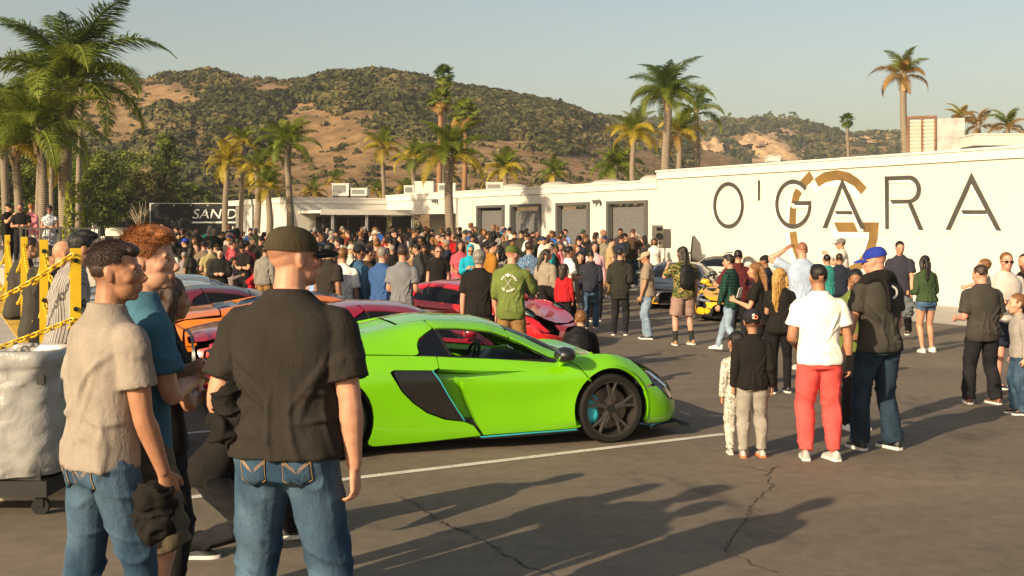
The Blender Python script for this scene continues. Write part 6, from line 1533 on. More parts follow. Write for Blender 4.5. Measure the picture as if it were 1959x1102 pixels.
def trailer():
    d = 90; a, b = at(287, 390, d), at(520, 390, d); z1 = a.z; z0 = 1.25; r = empty('semi_trailer', ((a.x+b.x)/2, d, gz(d))); w = (b.x-a.x)/2; h0, h1 = z0-gz(d), z1-gz(d)
    mb = MB(); mb.box((-w, 0, h0), (w, 2.5, h1)); mb.build('box_body', plain('trailer_black_gloss', (.006, .0065, .007), .55, var=.2, spec=.25), r)
    mb = MB(); mb.box((-w-.02, -.03, h1+.002), (w+.02, 2.53, h1+.06)); mb.box((-w-.03, -.03, h0), (-w+.08, -.002, h1)); mb.build('edge_rail', M_metal, r)
    for k in range(7): mb = MB(); mb.box((-w+.5+k*1.3, -.045, h1-.14), (-w+.62+k*1.3, -.005, h1-.09)); mb.build('marker_lamp', plain('marker_lamp', (.75, .66, .5), .3), r)
    def text(s, x, z, size, shear=.22):
        o = text_obj('lettering', s, size, plain('white_vinyl', (.72, .69, .62), .5), r, .0, .004, shear, 'LEFT'); o.location = (x, -.012, z); o.rotation_euler = (R(90), 0, 0); return o
    X = lambda px: at(px, 0, d).x-r.location.x; Z = lambda py: at(0, py, d).z-gz(d)
    t = text('SAN D', X(367), Z(418), 1.05, .2); t.scale = (1.12, 1, 1)
    text('P', X(443.5), Z(439), .34, 0)
    mb = MB(); mb.box((X(367), -.014, Z(427)), (X(475), -.003, Z(424))); mb.build('stripe', plain('white_vinyl', (.72, .69, .62), .5), r)
    for x in (-w+1.2, -w+2.5, w-2):
        for y in (.3, 2.2):
            mb = MB(); mb.lathe([(.1, -.14), (.5, -.14), (.5, .14), (.1, .14)], 20, 'Y', M=Matrix.Translation((x, y, .5))); mb.build('wheel', M_tyre, r, 40)
    mb = MB(); mb.box((-w+.2, .3, .8), (w-.2, 2.2, h0-.01)); mb.build('chassis', M_well, r)
    tag(r, 'long black trailer with white slanted lettering at the back of the lot', 'trailer')
trailer()
# ================================================================== dock, chains, bin, speakers
M_ypost = plain('yellow_enamel', (.62, .40, .012), .45, var=.12, sc=9, bump=.08); M_ychain = plain('yellow_plastic_chain', (.66, .40, .015), .4, var=.1); M_yedge = plain('worn_yellow_paint', (.50, .30, .03), .75, var=.35, sc=5, bump=.3)
DZ = .99
pA = Vector((-3.22, 8.6, DZ)); pB = at(84, 459, 9.2); pC = at(46, 452, 11.6); pD = at(14, 445, 14.1)
for p in (pB, pC, pD): p.z = DZ
edge_dir = (pD-pB).normalized(); pE = pD+edge_dir*3.6; pF = pE+edge_dir*3.6
eo = Vector((.24, .02, 0))
e0, e1 = pA+Vector((.16, -.16, 0)), pF+edge_dir*3+eo
eB = pB+eo
poly = [e0, eB, e1, e1+Vector((-14, 0, 0)), Vector((-16, e0.y, DZ))]
def prism(name, poly, z0, z1, mat, parent=None):
    mb = MB(); n = len(poly); mb.add([(p.x, p.y, z0) for p in poly]+[(p.x, p.y, z1) for p in poly], [tuple(range(n))[::-1], tuple(range(n, 2*n))]+[(i, (i+1) % n, n+(i+1) % n, n+i) for i in range(n)]); return mb.build(name, mat, parent)
dock = prism('loading_dock', poly, -.3, DZ-.004, M_conc); tag(dock, 'raised concrete loading dock with a yellow painted edge', 'dock', kind='structure')
def strip_on(a, b, w, z, nm):
    d = (b-a).normalized(); n = Vector((-d.y, d.x, 0)); mb = MB(); q = [a, b, b+n*w, a+n*w]; mb.add([(p.x, p.y, z) for p in q]+[(p.x, p.y, z-.06) for p in q], [(0, 1, 2, 3), (0, 4, 5, 1), (1, 5, 6, 2), (2, 6, 7, 3), (3, 7, 4, 0)]); mb.build(nm, M_yedge, dock)
strip_on(e0+Vector((.004, 0, 0)), eB+Vector((.004, 0, 0)), .34, DZ+.003, 'painted_edge'); strip_on(eB+Vector((.006, .002, 0)), e1+Vector((.006, 0, 0)), .34, DZ+.005, 'painted_edge')
def post(p, h, w, label):
    r = empty('chain_post', p, R(24)); mb = MB()
    mb.box((-w/2, -.022, .008), (w/2, .022, h)); mb.build('upright', M_ypost, r)
    mb = MB(); mb.box((-w/2-.05, -.07, 0), (w/2+.05, .07, .0075)); mb.build('base_plate', M_ypost, r)
    for z in (h-.09, h*.47):
        mb = MB(); mb.lathe([(.0, .0), (.018, .0), (.018, .012), (.0, .016)], 10, 'Y', M=Matrix.Translation((0, -.036, z))); mb.build('bolt', M_black, r, 40)
    return tag(r, label, 'post', 'yellow chain posts on the dock edge')
hp = .90
PS = [(pA, hp-.055, .075, 'yellow steel chain post nearest the camera beside the grey-shirted man'), (pB, hp, .062, 'second yellow chain post above the wrapped bin'), (pC, hp, .062, 'third yellow chain post along the dock'), (pD, hp, .062, 'fourth yellow chain post along the dock'), (pE, hp, .062, 'farthest yellow chain post at the left edge')]
for a in PS: post(*a)
LINK = None
def chain(a, b, sag, label, rad=.0065, ll=.052):
    """hanging chain of separate oval links"""
    global LINK
    if LINK is None:
        mb = MB(); mb.tube([Vector((math.cos(t)*.5*(1 if abs(math.cos(t)) < .2 else 1), math.sin(t)*.30, 0)) for t in [2*math.pi*i/12 for i in range(12)]], .125, 5, closed=True, cap=False); LINK = mb.mesh('link', 60); LINK.materials.append(M_ychain)
    r = empty('plastic_chain', a); n = 60; P = [a.lerp(b, i/n)-Vector((0, 0, sag*4*(i/n)*(1-i/n))) for i in range(n+1)]
    L = [0]
    for i in range(n): L.append(L[-1]+(P[i+1]-P[i]).length)
    m = int(L[-1]/(ll*.72))
    for k in range(m):
        s = (k+.5)/m*L[-1]; i = min(max(int(np.searchsorted(L, s))-1, 0), n-1); q = P[i].lerp(P[i+1], (s-L[i])/(L[i+1]-L[i])); t = (P[i+1]-P[i]).normalized()
        o = bpy.data.objects.new('link', LINK); C.objects.link(o); o.parent = r; o.location = q-a; o.scale = (ll, ll, ll)
        o.rotation_euler = (t.to_track_quat('X', 'Z').to_matrix() @ Matrix.Rotation(R(45 if k % 2 else -45), 3, 'X')).to_euler()
    return tag(r, label, 'chain', 'yellow chains along the dock')
top = lambda p, h: Vector((p.x, p.y, DZ+h))
prs = [(pA, pB), (pB, pC), (pC, pD), (pD, pE)]
nm = ['the two nearest posts', 'the second and third posts', 'the third and fourth posts', 'the two farthest posts']
for k, (a, b) in enumerate(prs):
    chain(top(b, hp-.08), top(a, hp-.12), .30, 'upper yellow chain sagging between '+nm[k]); chain(top(b, hp*.47), top(a, hp*.42), .24, 'lower yellow chain sagging between '+nm[k])
oL = Vector((-5.6, 8.15, DZ))
chain(top(pA, hp-.10)+Vector((0, -.05, 0)), oL+Vector((.6, 0, .10)), .16, 'upper yellow chain running from the nearest post to the left edge', ll=.06); chain(top(pA, hp*.36)+Vector((0, -.05, 0)), oL+Vector((.6, -.1, -.25)), .05, 'lower yellow chain running from the nearest post over the bin', ll=.06)
# ---- bin wrapped in grey plastic on a castor frame
def m_plastic():
    N = NT('grey_plastic_sheet'); v = N.coord(); w = N.noise(N.mapp(v, (1, 1, .8)), 7, 3, .5, 2.2); N.col(N.mix(w, (.23, .225, .22), (.33, .325, .315))); N.set(rough=.30, spec=.6)
    N.bump(N.math('ADD', w, N.math('MULTIPLY', N.noise(v, 25, 3, .5, 2), .3)), .22, .03); return N.mat
def wrapped_bin():
    p = gp(44, 972); r = empty('wrapped_bin', (p.x-.10, p.y+.05, p.z)); n = 72; rs = []
    prof = [(.26, .355, .28), (.32, .375, .30), (.45, .385, .31), (.62, .39, .31), (.80, .385, .305), (.92, .38, .30), (1.00, .385, .305), (1.03, .40, .32), (1.085, .405, .325), (1.12, .39, .315), (1.125, .36, .285), (1.09, .345, .27), (1.0, .34, .265)]
    for z, a, b in prof:
        ring = []
        for j in range(n):
            t = 2*math.pi*j/n; c, s = math.cos(t), math.sin(t); k = (abs(c)**3.2+abs(s)**3.2)**(-1/3.2); ring.append(Vector((a*c*k, b*s*k, z)))
        rs.append(ring)
    # refine vertically and crumple
    fine = []
    for i in range(len(rs)-1):
        m = 6 if i < 6 else 2
        for q in range(m): fine.append([x.lerp(y, q/m) for x, y in zip(rs[i], rs[i+1])])
    fine.append(rs[-1]); V = np.array([p[:] for g in fine for p in g]); V0 = V.copy()
    cr = (1-np.abs(vnoise(V*np.array([4, 4, 6.])+vnoise(V*3, 3)[:, None]*1.5, 1)))**5*.020+(1-np.abs(vnoise(V*np.array([9, 9, 12.])+vnoise(V*5, 6)[:, None], 2)))**6*.010+vnoise(V*3, 4)*.010
    nr = V*np.array([1, 1, 0]); nr /= np.linalg.norm(nr, axis=1)[:, None]+1e-6; V = V+nr*cr[:, None]; V[:, 2] += vnoise(V0*5, 8)*.014
    K = len(fine); I = np.arange(K*n).reshape(K, n); Fc = np.stack([I[:-1].ravel(), np.roll(I, -1, 1)[:-1].ravel(), np.roll(I, -1, 1)[1:].ravel(), I[1:].ravel()], 1)
    link('plastic_wrap', np_mesh('plastic_wrap', V, Fc, True), m_plastic(), r)
    mb = MB(); mb.box((-.33, -.26, .90), (.33, .26, .96)); mb.build('bin_liner', M_black, r)
    mb = MB(); mb.box((-.36, -.29, .13), (.36, .29, .24)); mb.box((-.30, -.24, .24), (.30, .24, .5)); mb.build('frame', M_black, r)
    for x in (-.3, .3):
        for y in (-.23, .23):
            mb = MB(); mb.lathe([(.02, -.02), (.06, -.02), (.06, .02), (.02, .02)], 14, 'Y', M=Matrix.Translation((x, y, .06))); mb.box((x-.025, y-.03, .06), (x+.025, y+.03, .129)); mb.build('castor', M_well, r, 40)
    tag(r, 'wheeled bin wrapped in crumpled grey plastic below the dock', 'bin')
wrapped_bin()
# ---- terrace with railing behind the dock
TZ = .90
ter = prism('raised_terrace', [Vector((-40, 30.5, 0)), Vector((-10.9, 30.5, 0)), Vector((-13.5, 52, 0)), Vector((-40, 52, 0))], -.3, TZ, M_conc); tag(ter, 'raised terrace with palms behind a black railing', 'terrace', kind='structure')
def railing():
    a, b = at(40, 437, 31), at(190, 437, 31); r = empty('iron_railing', (a.x, 31, TZ)); L = b.x-a.x; h = a.z-TZ
    for z, nm_ in ((h, 'top_rail'), (.12, 'bottom_rail')): mb = MB(); mb.box((0, -.02, z-.02), (L, .02, z+.02)); mb.build(nm_, M_black, r)
    n = int(L/.125); mb = MB(); mb.box((-.011, -.011, .14), (.011, .011, h-.02)); me = mb.mesh('baluster'); me.materials.append(M_black)
    for k in range(n+1): link('baluster', me, None, r, (k*L/n, 0, 0))
    for x in (0, L*.5, L): mb = MB(); mb.box((x-.03, -.031, 0), (x+.03, .031, h+.05)); mb.build('post', M_black, r)
    tag(r, 'black iron railing along the raised terrace', 'railing')
railing()
def ivy():
    rs = np.random.RandomState(3); base = at(136, 470, 37.2); V = []; Fc = []
    for k in range(420):
        t = rs.uniform(0, 1); a = rs.uniform(3.2, 6.2); p = np.array([math.cos(a)*.30*(1.3-t*.6)+.12, math.sin(a)*.30, t*2.0]); d1 = rs.normal(0, 1, 3); d1 /= np.linalg.norm(d1); d2 = np.cross(d1, rs.normal(0, 1, 3)); d2 /= np.linalg.norm(d2); s = .075
        V += [p-d1*s, p+d2*s*.6, p+d1*s, p-d2*s*.6]; Fc.append([4*k, 4*k+1, 4*k+2, 4*k+3])
    me = np_mesh('ivy_climber', np.array(V), np.array(Fc)); a_ = me.attributes.new('tone', 'FLOAT', 'POINT'); a_.data.foreach_set('value', rs.uniform(.6, 1, len(V)).astype(np.float32))
    o = link('ivy_climber', me, m_leaf('ivy_leaves', (.05, .07, .01), (.16, .19, .02), (.34, .34, .05)), None, base); tag(o, 'bright yellow green ivy climbing the tallest palm', 'ivy', kind='stuff')
ivy()
# ---- loudspeakers on poles
def speaker(px, y0, y1, w, d, label, rz):
    a = at(px, y1, d); h = (y1-y0)/F*d; r = empty('loudspeaker', (a.x, d, gz(d)), rz); z0 = a.z-gz(d); ww = w/F*d/2
    mb = MB(); mb.rings([[(-ww, -.17, z0), (ww, -.17, z0), (ww*.7, .2, z0), (-ww*.7, .2, z0)], [(-ww, -.20, z0+h*.6), (ww, -.20, z0+h*.6), (ww*.7, .2, z0+h*.6), (-ww*.7, .2, z0+h*.6)], [(-ww, -.15, z0+h), (ww, -.15, z0+h), (ww*.7, .18, z0+h), (-ww*.7, .18, z0+h)]]); mb.build('cabinet', plain('speaker_grey', (.13, .115, .10), .6), r)
    mb = MB(); mb.lathe([(.0, 0), (ww*.62, 0), (ww*.72, .03), (ww*.72, -.01)], 20, 'Y', M=Matrix.Translation((0, -.215, z0+h*.36))); mb.build('woofer', M_well, r, 40)
    mb = MB(); mb.box((-ww*.55, -.21, z0+h*.68), (ww*.55, -.18, z0+h*.88)); mb.build('horn', M_well, r)
    mb = MB(); mb.tube([(0, 0, .05), (0, 0, z0)], .02, 8)
    for k in range(3): a_ = k*2.094+.5; mb.tube([(0, 0, .55), (math.cos(a_)*.5, math.sin(a_)*.5, .015)], .014, 6)
    mb.build('tripod', M_dgrey, r, 40); tag(r, label, 'loudspeaker', 'loudspeakers on tripods')
speaker(1257, 431, 463, 18, 37, 'larger grey loudspeaker on a tripod at the edge of the crowd', R(12)); speaker(1272, 438, 475, 13, 38.5, 'slimmer loudspeaker on a tripod against the white wall', R(-60))
# ================================================================== people one can tell apart
def spot(px, top, foot=None, H=None, d=None):
    if d is not None: return dict(loc=((px-CX)/F*d, d, gz(d)), H=HC-gz(d)-(top-HZ)*d/F)
    if foot is not None: d = depth_of(foot); h = (foot-top)*d/F
    else:
        d = 15.0; h = H; lo, hi = 2.0, 75.0
        for _ in range(60):                               # depth at which a person of height H shows its top at row `top`
            d = (lo+hi)/2; y = HZ+(HC-gz(d)-H)*F/d
            if y > top: lo = d
            else: hi = d
    return dict(loc=((px-CX)/F*d, d, gz(d)), H=h*1.0)
cl = m_cloth
BLK = cl('black_cotton', '#1a1715'); BLK2 = cl('washed_black_cotton', '#2a2622'); WHT = cl('white_cotton', '#e6e0d6'); GRY = cl('grey_heather_jersey', '#8b8177', 'heather'); DGR = cl('charcoal_cotton', '#3a3732', 'heather')
NAV = cl('navy_cotton', '#1d2230'); BLU = cl('blue_cotton', '#33507e'); TEAL = cl('steel_blue_cotton', '#3d6476'); LBL = cl('pale_blue_shirting', '#8f9fb8', 'check', '#a6b3c6', '#8796b0', sc=.4); OLV = cl('olive_cotton', '#5f6b35'); KHA = cl('khaki_twill', '#8a6a42'); TAN = cl('tan_twill', '#a87b3a')
DEN = cl('mid_denim', '#263c52', 'denim', '#6a8499'); DEN2 = cl('light_denim', '#6d8196', 'denim', '#a9b8c4'); DEN3 = cl('dark_denim', '#1a2634', 'denim', '#3c5468'); BDEN = cl('black_denim', '#17161a', 'denim', '#2c2b30')
RED = cl('coral_red_fleece', '#d9504c'); REDS = cl('red_cotton', '#a51c22'); SWG = cl('grey_sweat', '#8d877d', 'heather'); BEI = cl('taupe_polo_knit', '#857769', 'heather'); MAU = cl('mauve_twill', '#8d736a')
CAMO = cl('camouflage_print', '#6b6337', 'camo', '#33401f', '#8f7f52'); PLG = cl('green_plaid', '#10221f', 'plaid', '#1f4a3d', '#0a1413', sc=.75); PLR = cl('red_plaid', '#c2434d', 'plaid', '#5a1520', '#e0a5a5', sc=.9); MAR = cl('maroon_fleece', '#4d1d20'); STR = cl('grey_stripe_shirting', '#9a958f', 'stripe', '#4a4a50'); HST = cl('grey_knit', '#8d8680', 'heather')
GRN = cl('mottled_green_knit', '#33442a', 'heather'); DSH = cl('denim_shorts_cloth', '#37506d', 'denim', '#7d97b2'); BRN = cl('brown_jacket_cloth', '#3c2c22'); TQ = cl('turquoise_cotton', '#1790a8'); PNK = cl('pink_cotton', '#b9545c'); FLO = cl('blue_white_floral', '#c9c6c6', 'floral', '#3e4c6b'); DOT = cl('blue_print_shirting', '#3d5878', 'dots', '#9fb0c0', sc=2.2); CHK = cl('taupe_check', '#7d7264', 'check', '#9a8f80', '#554c42', sc=.3); SPR = cl('speckled_white_cotton', '#c9c3b8', 'floral', '#6b675f', sc=2.5); CPL = cl('cream_check_cotton', '#c9b9a0', 'plaid', '#8f8d78', '#b5655a', sc=.5)
PNC = cl('pink_cardigan', '#d8a3ab'); BURG = cl('pale_grey_cotton', '#b3aca6'); PUR = cl('purple_cotton', '#48235f')
S_blk = plain('black_shoe', (.014, .013, .013), .55); S_wht = plain('white_shoe', (.62, .60, .56), .6); S_gry = plain('grey_shoe', (.36, .35, .33), .6); S_brn = plain('brown_leather', (.13, .05, .022), .5); S_tan = plain('tan_suede', (.28, .17, .08), .8); K_blk = plain('black_sock', (.012, .012, .012), .9)
M_orange = plain('orange_sole', (.75, .16, .05), .6)
CAPB = cl('royal_blue_cap', '#22338a'); CAPK = cl('black_cap', '#191716'); CAPO = cl('olive_cap', '#4c5a2a'); CAPW = cl('waxed_brown_cap', '#3b3425', 'heather'); CAPT = cl('tan_cap', '#a5937a'); CAPG = cl('grey_cap', '#6b6660'); CAPN = cl('navy_cap', '#232028')
ST_ = dict(footR=(.12, .02, 0, -8), footL=(-.12, -.02, 0, 8)); WIDE = dict(footR=(.17, .03, 0, -12), footL=(-.17, -.02, 0, 12))
def pp(label, sp, lod=1, **kw): d = dict(sp); d.update(kw); d['label'] = label; return person(d, lod)
# ---------------- three men in the foreground
g1 = dict(loc=((196-CX)/F*4.78, 4.78, gz(4.78)), H=1.86)
r1, P1 = pp('young man in a grey t-shirt holding a bundled black jacket, nearest left', g1, 0, face=48, hyaw=44, hpitch=-2, top='tee', topm=GRY, legs='slim', legm=DEN, hair='fade', hairc='brown', skin='tan', w=1.0, loose=.010, flare=.006, hem=.90, sleeve=.60,
    armR=((.14, .16, -1), (.02, .46, -1)), armL=((.2, .1, -1), (-.3, .4, -.9)), curlR=42, footR=(.14, .10, 0, -14), footL=(-.14, -.12, 0, 12), shoem=S_blk, amp=.011, twist=-6, seed=21, beard=.12)
g3 = dict(loc=((549-CX)/F*4.75, 4.75, gz(4.75)), H=1.925)
r3, P3 = pp('broad man in a washed black t-shirt and brown cap seen from behind', g3, 0, face=8, hyaw=46, hpitch=-4, top='tee', topm=BLK2, legs='jeans', legm=DEN, hair='bald', buzz=(.55, .50, .46), skin=(.48, .25, .165), cap=CAPW, capm2=CAPK, w=1.16, loose=.018, flare=.014, hem=.915, sleeve=.68,
    armR=((.20, -.02, -1), (.05, .14, -1)), armL=((.28, -.06, -1), (-.22, .46, -.95)), footR=(.17, .02, 0, -10), footL=(-.17, .0, 0, 10), shoem=S_blk, amp=.012, seed=33, curl=24, short=1)
g2 = dict(loc=((262-CX)/F*5.2, 5.2, gz(5.2)), H=1.905, hs=1.06)
r2, P2 = pp('red-haired young man in a steel blue t-shirt with folded arms', g2, 0, face=60, hyaw=36, top='tee', topm=TEAL, legs='shorts', legm=cl('grey_khaki_cotton', '#5c5245'), short_len=1.02, hair='messy', hairc='red', skin='fair', w=.98, hem=.84, sleeve=.66,
    armR=((.18, .30, -1), (-.85, .62, .12)), armL=((.16, .34, -1), (-.85, .55, .30)), shoem=S_blk, sockm=K_blk, sock=.1, amp=.014, seed=45, twist=0)
# details sewn on the near jeans: back pockets, belt loops and seams
def on_surface(root, P, x, z, side=-1, add=.024):
    h = root['_bvh'][0].ray_cast(Vector((x, -1, z)), Vector((0, 1, 0)))[0] if False else BV[root.name].ray_cast(Vector((x, -1, z)), Vector((0, 1, 0)))[0]
    if h is None: c, Rt, Fw, U = P.spine(z); h = c+Rt*x
    return h+Vector((0, -(add-.0195), 0))
from mathutils.bvhtree import BVHTree
BV = {}
def jeans_details(root, P, denim):
    tr = [o for o in root.children if o.name.split('.')[0] in ('jeans', 'trousers')][0].data
    BV[root.name] = BVHTree.FromPolygons([v.co[:] for v in tr.vertices], [tuple(p.vertices) for p in tr.polygons])
    thread = plain('ochre_thread', (.50, .28, .10), .7)
    for s in (-1, 1):
        out = [(.035, .945), (.135, .95), (.130, .845), (.083, .805), (.042, .845)]; n = 9
        def B(u, v):   # bilinear over the pocket outline
            a = .032+.102*u; top_ = .948+.004*u; bot = .84-.035*(1-abs(2*u-1)); return a*s, top_*(1-v)+bot*v
        V = []; Fc = []
        for i in range(n):
            for j in range(n): x, z = B(i/(n-1), j/(n-1)); V.append(on_surface(root, P, x, z, -1, .0215+.0035*math.sin(math.pi*i/(n-1))))
        for i in range(n-1):
            for j in range(n-1): Fc.append((i*n+j, (i+1)*n+j, (i+1)*n+j+1, i*n+j+1))
        me = bpy.data.meshes.new('back_pocket'); me.from_pydata([tuple(v) for v in V], [], Fc); shade(me, 60); o = link('back_pocket', me, denim, root); md = o.modifiers.new('t', 'SOLIDIFY'); md.thickness = .003; md.offset = 0
        mb = MB(); E = [B(i/12, 0.02) for i in range(13)]+[B(.99, i/10) for i in range(1, 11)]+[B(1-i/12, .985) for i in range(1, 13)]+[B(.01, 1-i/10) for i in range(1, 11)]
        mb.tube([on_surface(root, P, x, z, -1, .0245) for x, z in E], .0010, 4); W_ = [B(u, .30+.22*(1-abs(2*u-1))) for u in [i/14 for i in range(15)]]
        for dz in (0, .008): mb.tube([on_surface(root, P, x, z-dz, -1, .0255) for x, z in W_], .0012, 4)
        mb.build('stitching', thread, o)
jeans_details(r1, P1, DEN); jeans_details(r3, P3, DEN)
# strands over the two bare heads give the hair a broken outline
def strands(root, P, n, ln, mat, seed, region, lift=.5, wave=0):
    rs = np.random.RandomState(seed); hc, M = P.head(); mb = MB()
    for _ in range(n):
        u = rs.normal(0, 1, 3); u /= np.linalg.norm(u)
        if not region(u): continue
        p = np.array([u[0]*.082, -.018+u[1]*.098, .045+u[2]*.085]); nrm = u/np.array([.082, .098, .085]); nrm /= np.linalg.norm(nrm)
        t = np.array([rs.normal(0, .35), .75 if u[2] > .35 else -.25, -.25 if u[2] > .35 else -1]); t -= nrm*t.dot(nrm); t /= np.linalg.norm(t); l = ln*rs.uniform(.5, 1.2); w = .0009
        k = rs.normal(0, wave, 3); a = p-nrm*.004; b = p+(t*.55+nrm*lift*.5+k)*l*.6; c = b+(t*.8-nrm*.1+k)*l*.5; sd = np.cross(t, nrm)*w
        q = [hc+M @ Vector(x) for x in (a-sd, a+sd, b+sd*.9, b-sd*.9, c)]; mb.add(q, [(0, 1, 2, 3), (3, 2, 4)])
    mb.build('hair_strand', mat, root)
strands(r1, P1, 15000, .020, m_hair('hair_brown', HAIRC['brown']), 1, lambda u: u[2] > -.05 and (u[1] < .55 or u[2] > .45), .55, .12)
strands(r2, P2, 16000, .040, m_hair('hair_red', HAIRC['red']), 2, lambda u: u[2] > -.1 and (u[1] < .6 or u[2] > .4), .85, .25)
# bundled jackets they carry
def bundle(name, center, size, mat, label, seed, M=None, parts=7):
    rs = random.Random(seed); mb = MB()
    for k in range(parts):
        a = rs.uniform(0, 6.28); mb.ell(Vector((rs.uniform(-.3, .3)*size[0], rs.uniform(-.25, .25)*size[1], rs.uniform(-.42, .42)*size[2])), (size[0]*rs.uniform(.5, .8), size[1]*rs.uniform(.6, .85), size[2]*rs.uniform(.25, .5)), Matrix.Rotation(a, 3, 'Y'), 18, 12)
    V, Q, Nn = remesh(mb, .0075, 2); h = (1-np.abs(vnoise(V*np.array([11, 11, 26.])+seed+vnoise(V*7, 2)[:, None]*2.2, seed)))**4*.034+(1-np.abs(vnoise(V*34+seed, seed+1)))**3*.006; V = V+Nn*(h-.010)[:, None]
    o = link(name, qmesh(name, V, Q), mat, None, center); tag(o, label, 'jacket'); return o
k1 = g1['H']/1.78
def world(root, v): return Matrix.Translation(root.location) @ root.rotation_euler.to_matrix().to_4x4() @ Matrix.Scale(root.scale[0], 4) @ Vector(v)
w1 = world(r1, P1.arm(1)[2]); bundle('jacket', w1+Vector((-.03, -.05, -.16)), (.10, .09, .15), BLK, 'bundled black jacket hanging from the grey-shirted man\'s hand', 3)
e3 = world(r3, P3.arm(-1)[1]); bundle('jacket', e3+Vector((.075, -.045, -.06)), (.12, .085, .17), BLK, 'black jacket tucked under the arm of the man in the brown cap', 9)
# ---------------- partly hidden neighbours of the foreground men
pp('long-haired brunette woman hidden behind the red-haired man', dict(loc=((305-CX)/F*5.75, 5.75, gz(5.75)), H=1.70), face=60, fem=True, hair='long', hairc='brown', top='tee', topm=BLK, legs='slim', legm=BDEN, shoem=S_blk, armR='cross', armL='cross', skin='tan')
pp('person in black jeans and dark jacket crouching behind the capped man', dict(loc=((470-CX)/F*7.1, 7.1, gz(7.1)), H=1.75), face=75, pz=-.42, poff=(0, -.28, 0), pitch0=25, pitch1=42, top='jacket', topm=BLK, legs='slim', legm=BDEN, shoem=plain('black_trainer', (.012, .016, .016), .5), footR=(.15, -.34, 0, 10), footL=(-.16, .30, 0, 0), armR='reach', armL='phone', hair='short', skin='light')
# ---------------- seated on the dock edge
def seated(label, px, py, d, **kw):
    p = at(px, py, d); p.z = DZ+.005; k = kw.pop('H', 1.76)/1.78
    sp = dict(loc=(p.x, p.y, p.z-.47*k), H=k*1.78, face=62, pz=-.36, pitch0=-4, pitch1=16, footR=(.12, .48, 0, 0, -.12), footL=(-.12, .46, 0, 0, -.12), armR='lap', armL='lap', hair='short', hairc='black', legs='slim', legm=BDEN, shoem=S_blk, top='long', topm=BLK); sp.update(kw); return pp(label, sp)
seated('man in a striped grey shirt sitting on the dock edge', 122, 690, 8.85, topm=STR, hair='messy', hairc='black', H=1.84)
seated('boy in a hooded dark jacket sitting on the dock edge', 66, 610, 10.4, top='hoodie', topm=DGR, H=1.6, hairc='black', hyaw=20)
seated('bald man in black sitting beside the striped shirt man', 92, 620, 9.7, topm=BLK, hair='bald', H=1.7)
seated('seated person in a dark jacket farthest along the dock', 34, 590, 12.6, topm=DGR, hairc='brown', H=1.7)
# ---------------- onlookers on the terrace
def terr(label, px, ty, d, H, **kw): p = at(px, ty, d); return pp(label, dict(loc=(p.x, d, TZ), H=H), **kw)
terr('woman in a blue and white floral dress leaning on the railing', 95, 398, 31.6, 1.66, fem=True, face=165, top='sleeveless', topm=FLO, skirt=True, skirtm=FLO, hair='curly', hairc='dark', armR='cross', armL='cross', glasses=True, skin='tan', shoem=S_tan, eyes=False)
terr('man in black with folded arms on the terrace', 40, 405, 31.8, 1.72, face=160, hyaw=25, top='tee', topm=BLK, legs='slim', legm=BDEN, hair='short', hairc='black', armR='cross', armL='cross', skin='tan', shoem=S_blk)
terr('red-haired person in a pink jacket with back turned on the terrace', 58, 397, 33, 1.74, face=20, top='long', topm=cl('pink_jacket_cloth', '#c4777d'), legs='slim', legm=WHT, hair='short', hairc='red', shoem=S_wht)
terr('photographer in black at the left end of the terrace', 14, 398, 32.5, 1.74, face=110, top='tee', topm=BLK, legs='slim', legm=BDEN, hair='bald', cap=CAPK, armR='photo', armL='photo', shoem=S_blk)
# ---------------- group in front of the wall
r, P = pp('boy in a black sweatshirt and baseball cap seen from behind', spot(1440, 600, 874), face=4, hs=1.32, w=.92, top='long', topm=BLK, legs='sweat', legm=SWG, hair='short', hairc='black', cap=CAPN, shoem=S_gry, solem=M_orange, skin='tan', hyaw=8, hem=.84)
def emblem(root, P, txt, loc, size, mat, rot, back=True):
    o = text_obj('emblem', txt, size, mat, root, .0015, .001); o.location = loc; o.rotation_euler = rot; return o
hc, M = P.head(); Mz = Matrix.Rotation(0, 3, 'Z'); q = hc+M @ Vector((.012, -.128, .055)); emblem(r, P, 'S', q, .085, plain('white_thread', (.7, .68, .64), .7), (R(72), 0, 0)); q = hc+M @ Vector((.034, -.127, .047)); emblem(r, P, 'D', q, .07, plain('orange_thread', (.75, .16, .06), .7), (R(72), 0, R(6)))
pp('small dark-haired child in speckled white clothes beside the capped boy', spot(1411, 645, 868), face=-6, hs=1.5, w=.95, top='long', topm=SPR, legs='sweat', legm=SPR, hair='short', hairc='black', shoem=S_gry, hyaw=-10, skin='tan')
pp('man in a white t-shirt and coral red trousers seen from behind', spot(1568, 504, 880), face=2, hyaw=-6, top='tee', topm=WHT, legs='sweat', legm=RED, hair='fade', hairc='black', skin='tan', w=1.03, hem=.87, shoem=S_gry, footR=(.13, .0, 0, -16), footL=(-.12, .02, 0, 6), armR=((.26, .0, -1), (.05, .10, -1)), armL=((.24, .12, -1), (-.30, .85, -.35)), seed=77)
r, P = pp('man in a blue cap with a black sweatshirt over his shoulders', spot(1682, 470, 860), face=-24, hyaw=-34, hpitch=6, top='tee', topm=DGR, legs='jeans', legm=DEN3, hair='bald', buzz=(.5, .45, .4), cap=CAPB, skin='pink', w=1.12, hem=.86, shoem=S_blk, footR=(.14, -.02, 0, -4), footL=(-.15, .08, 0, 8), armR=((.16, .1, -1), (-.1, .35, -1)), armL=((.22, .22, -1), (.0, .45, -.95)), seed=78)
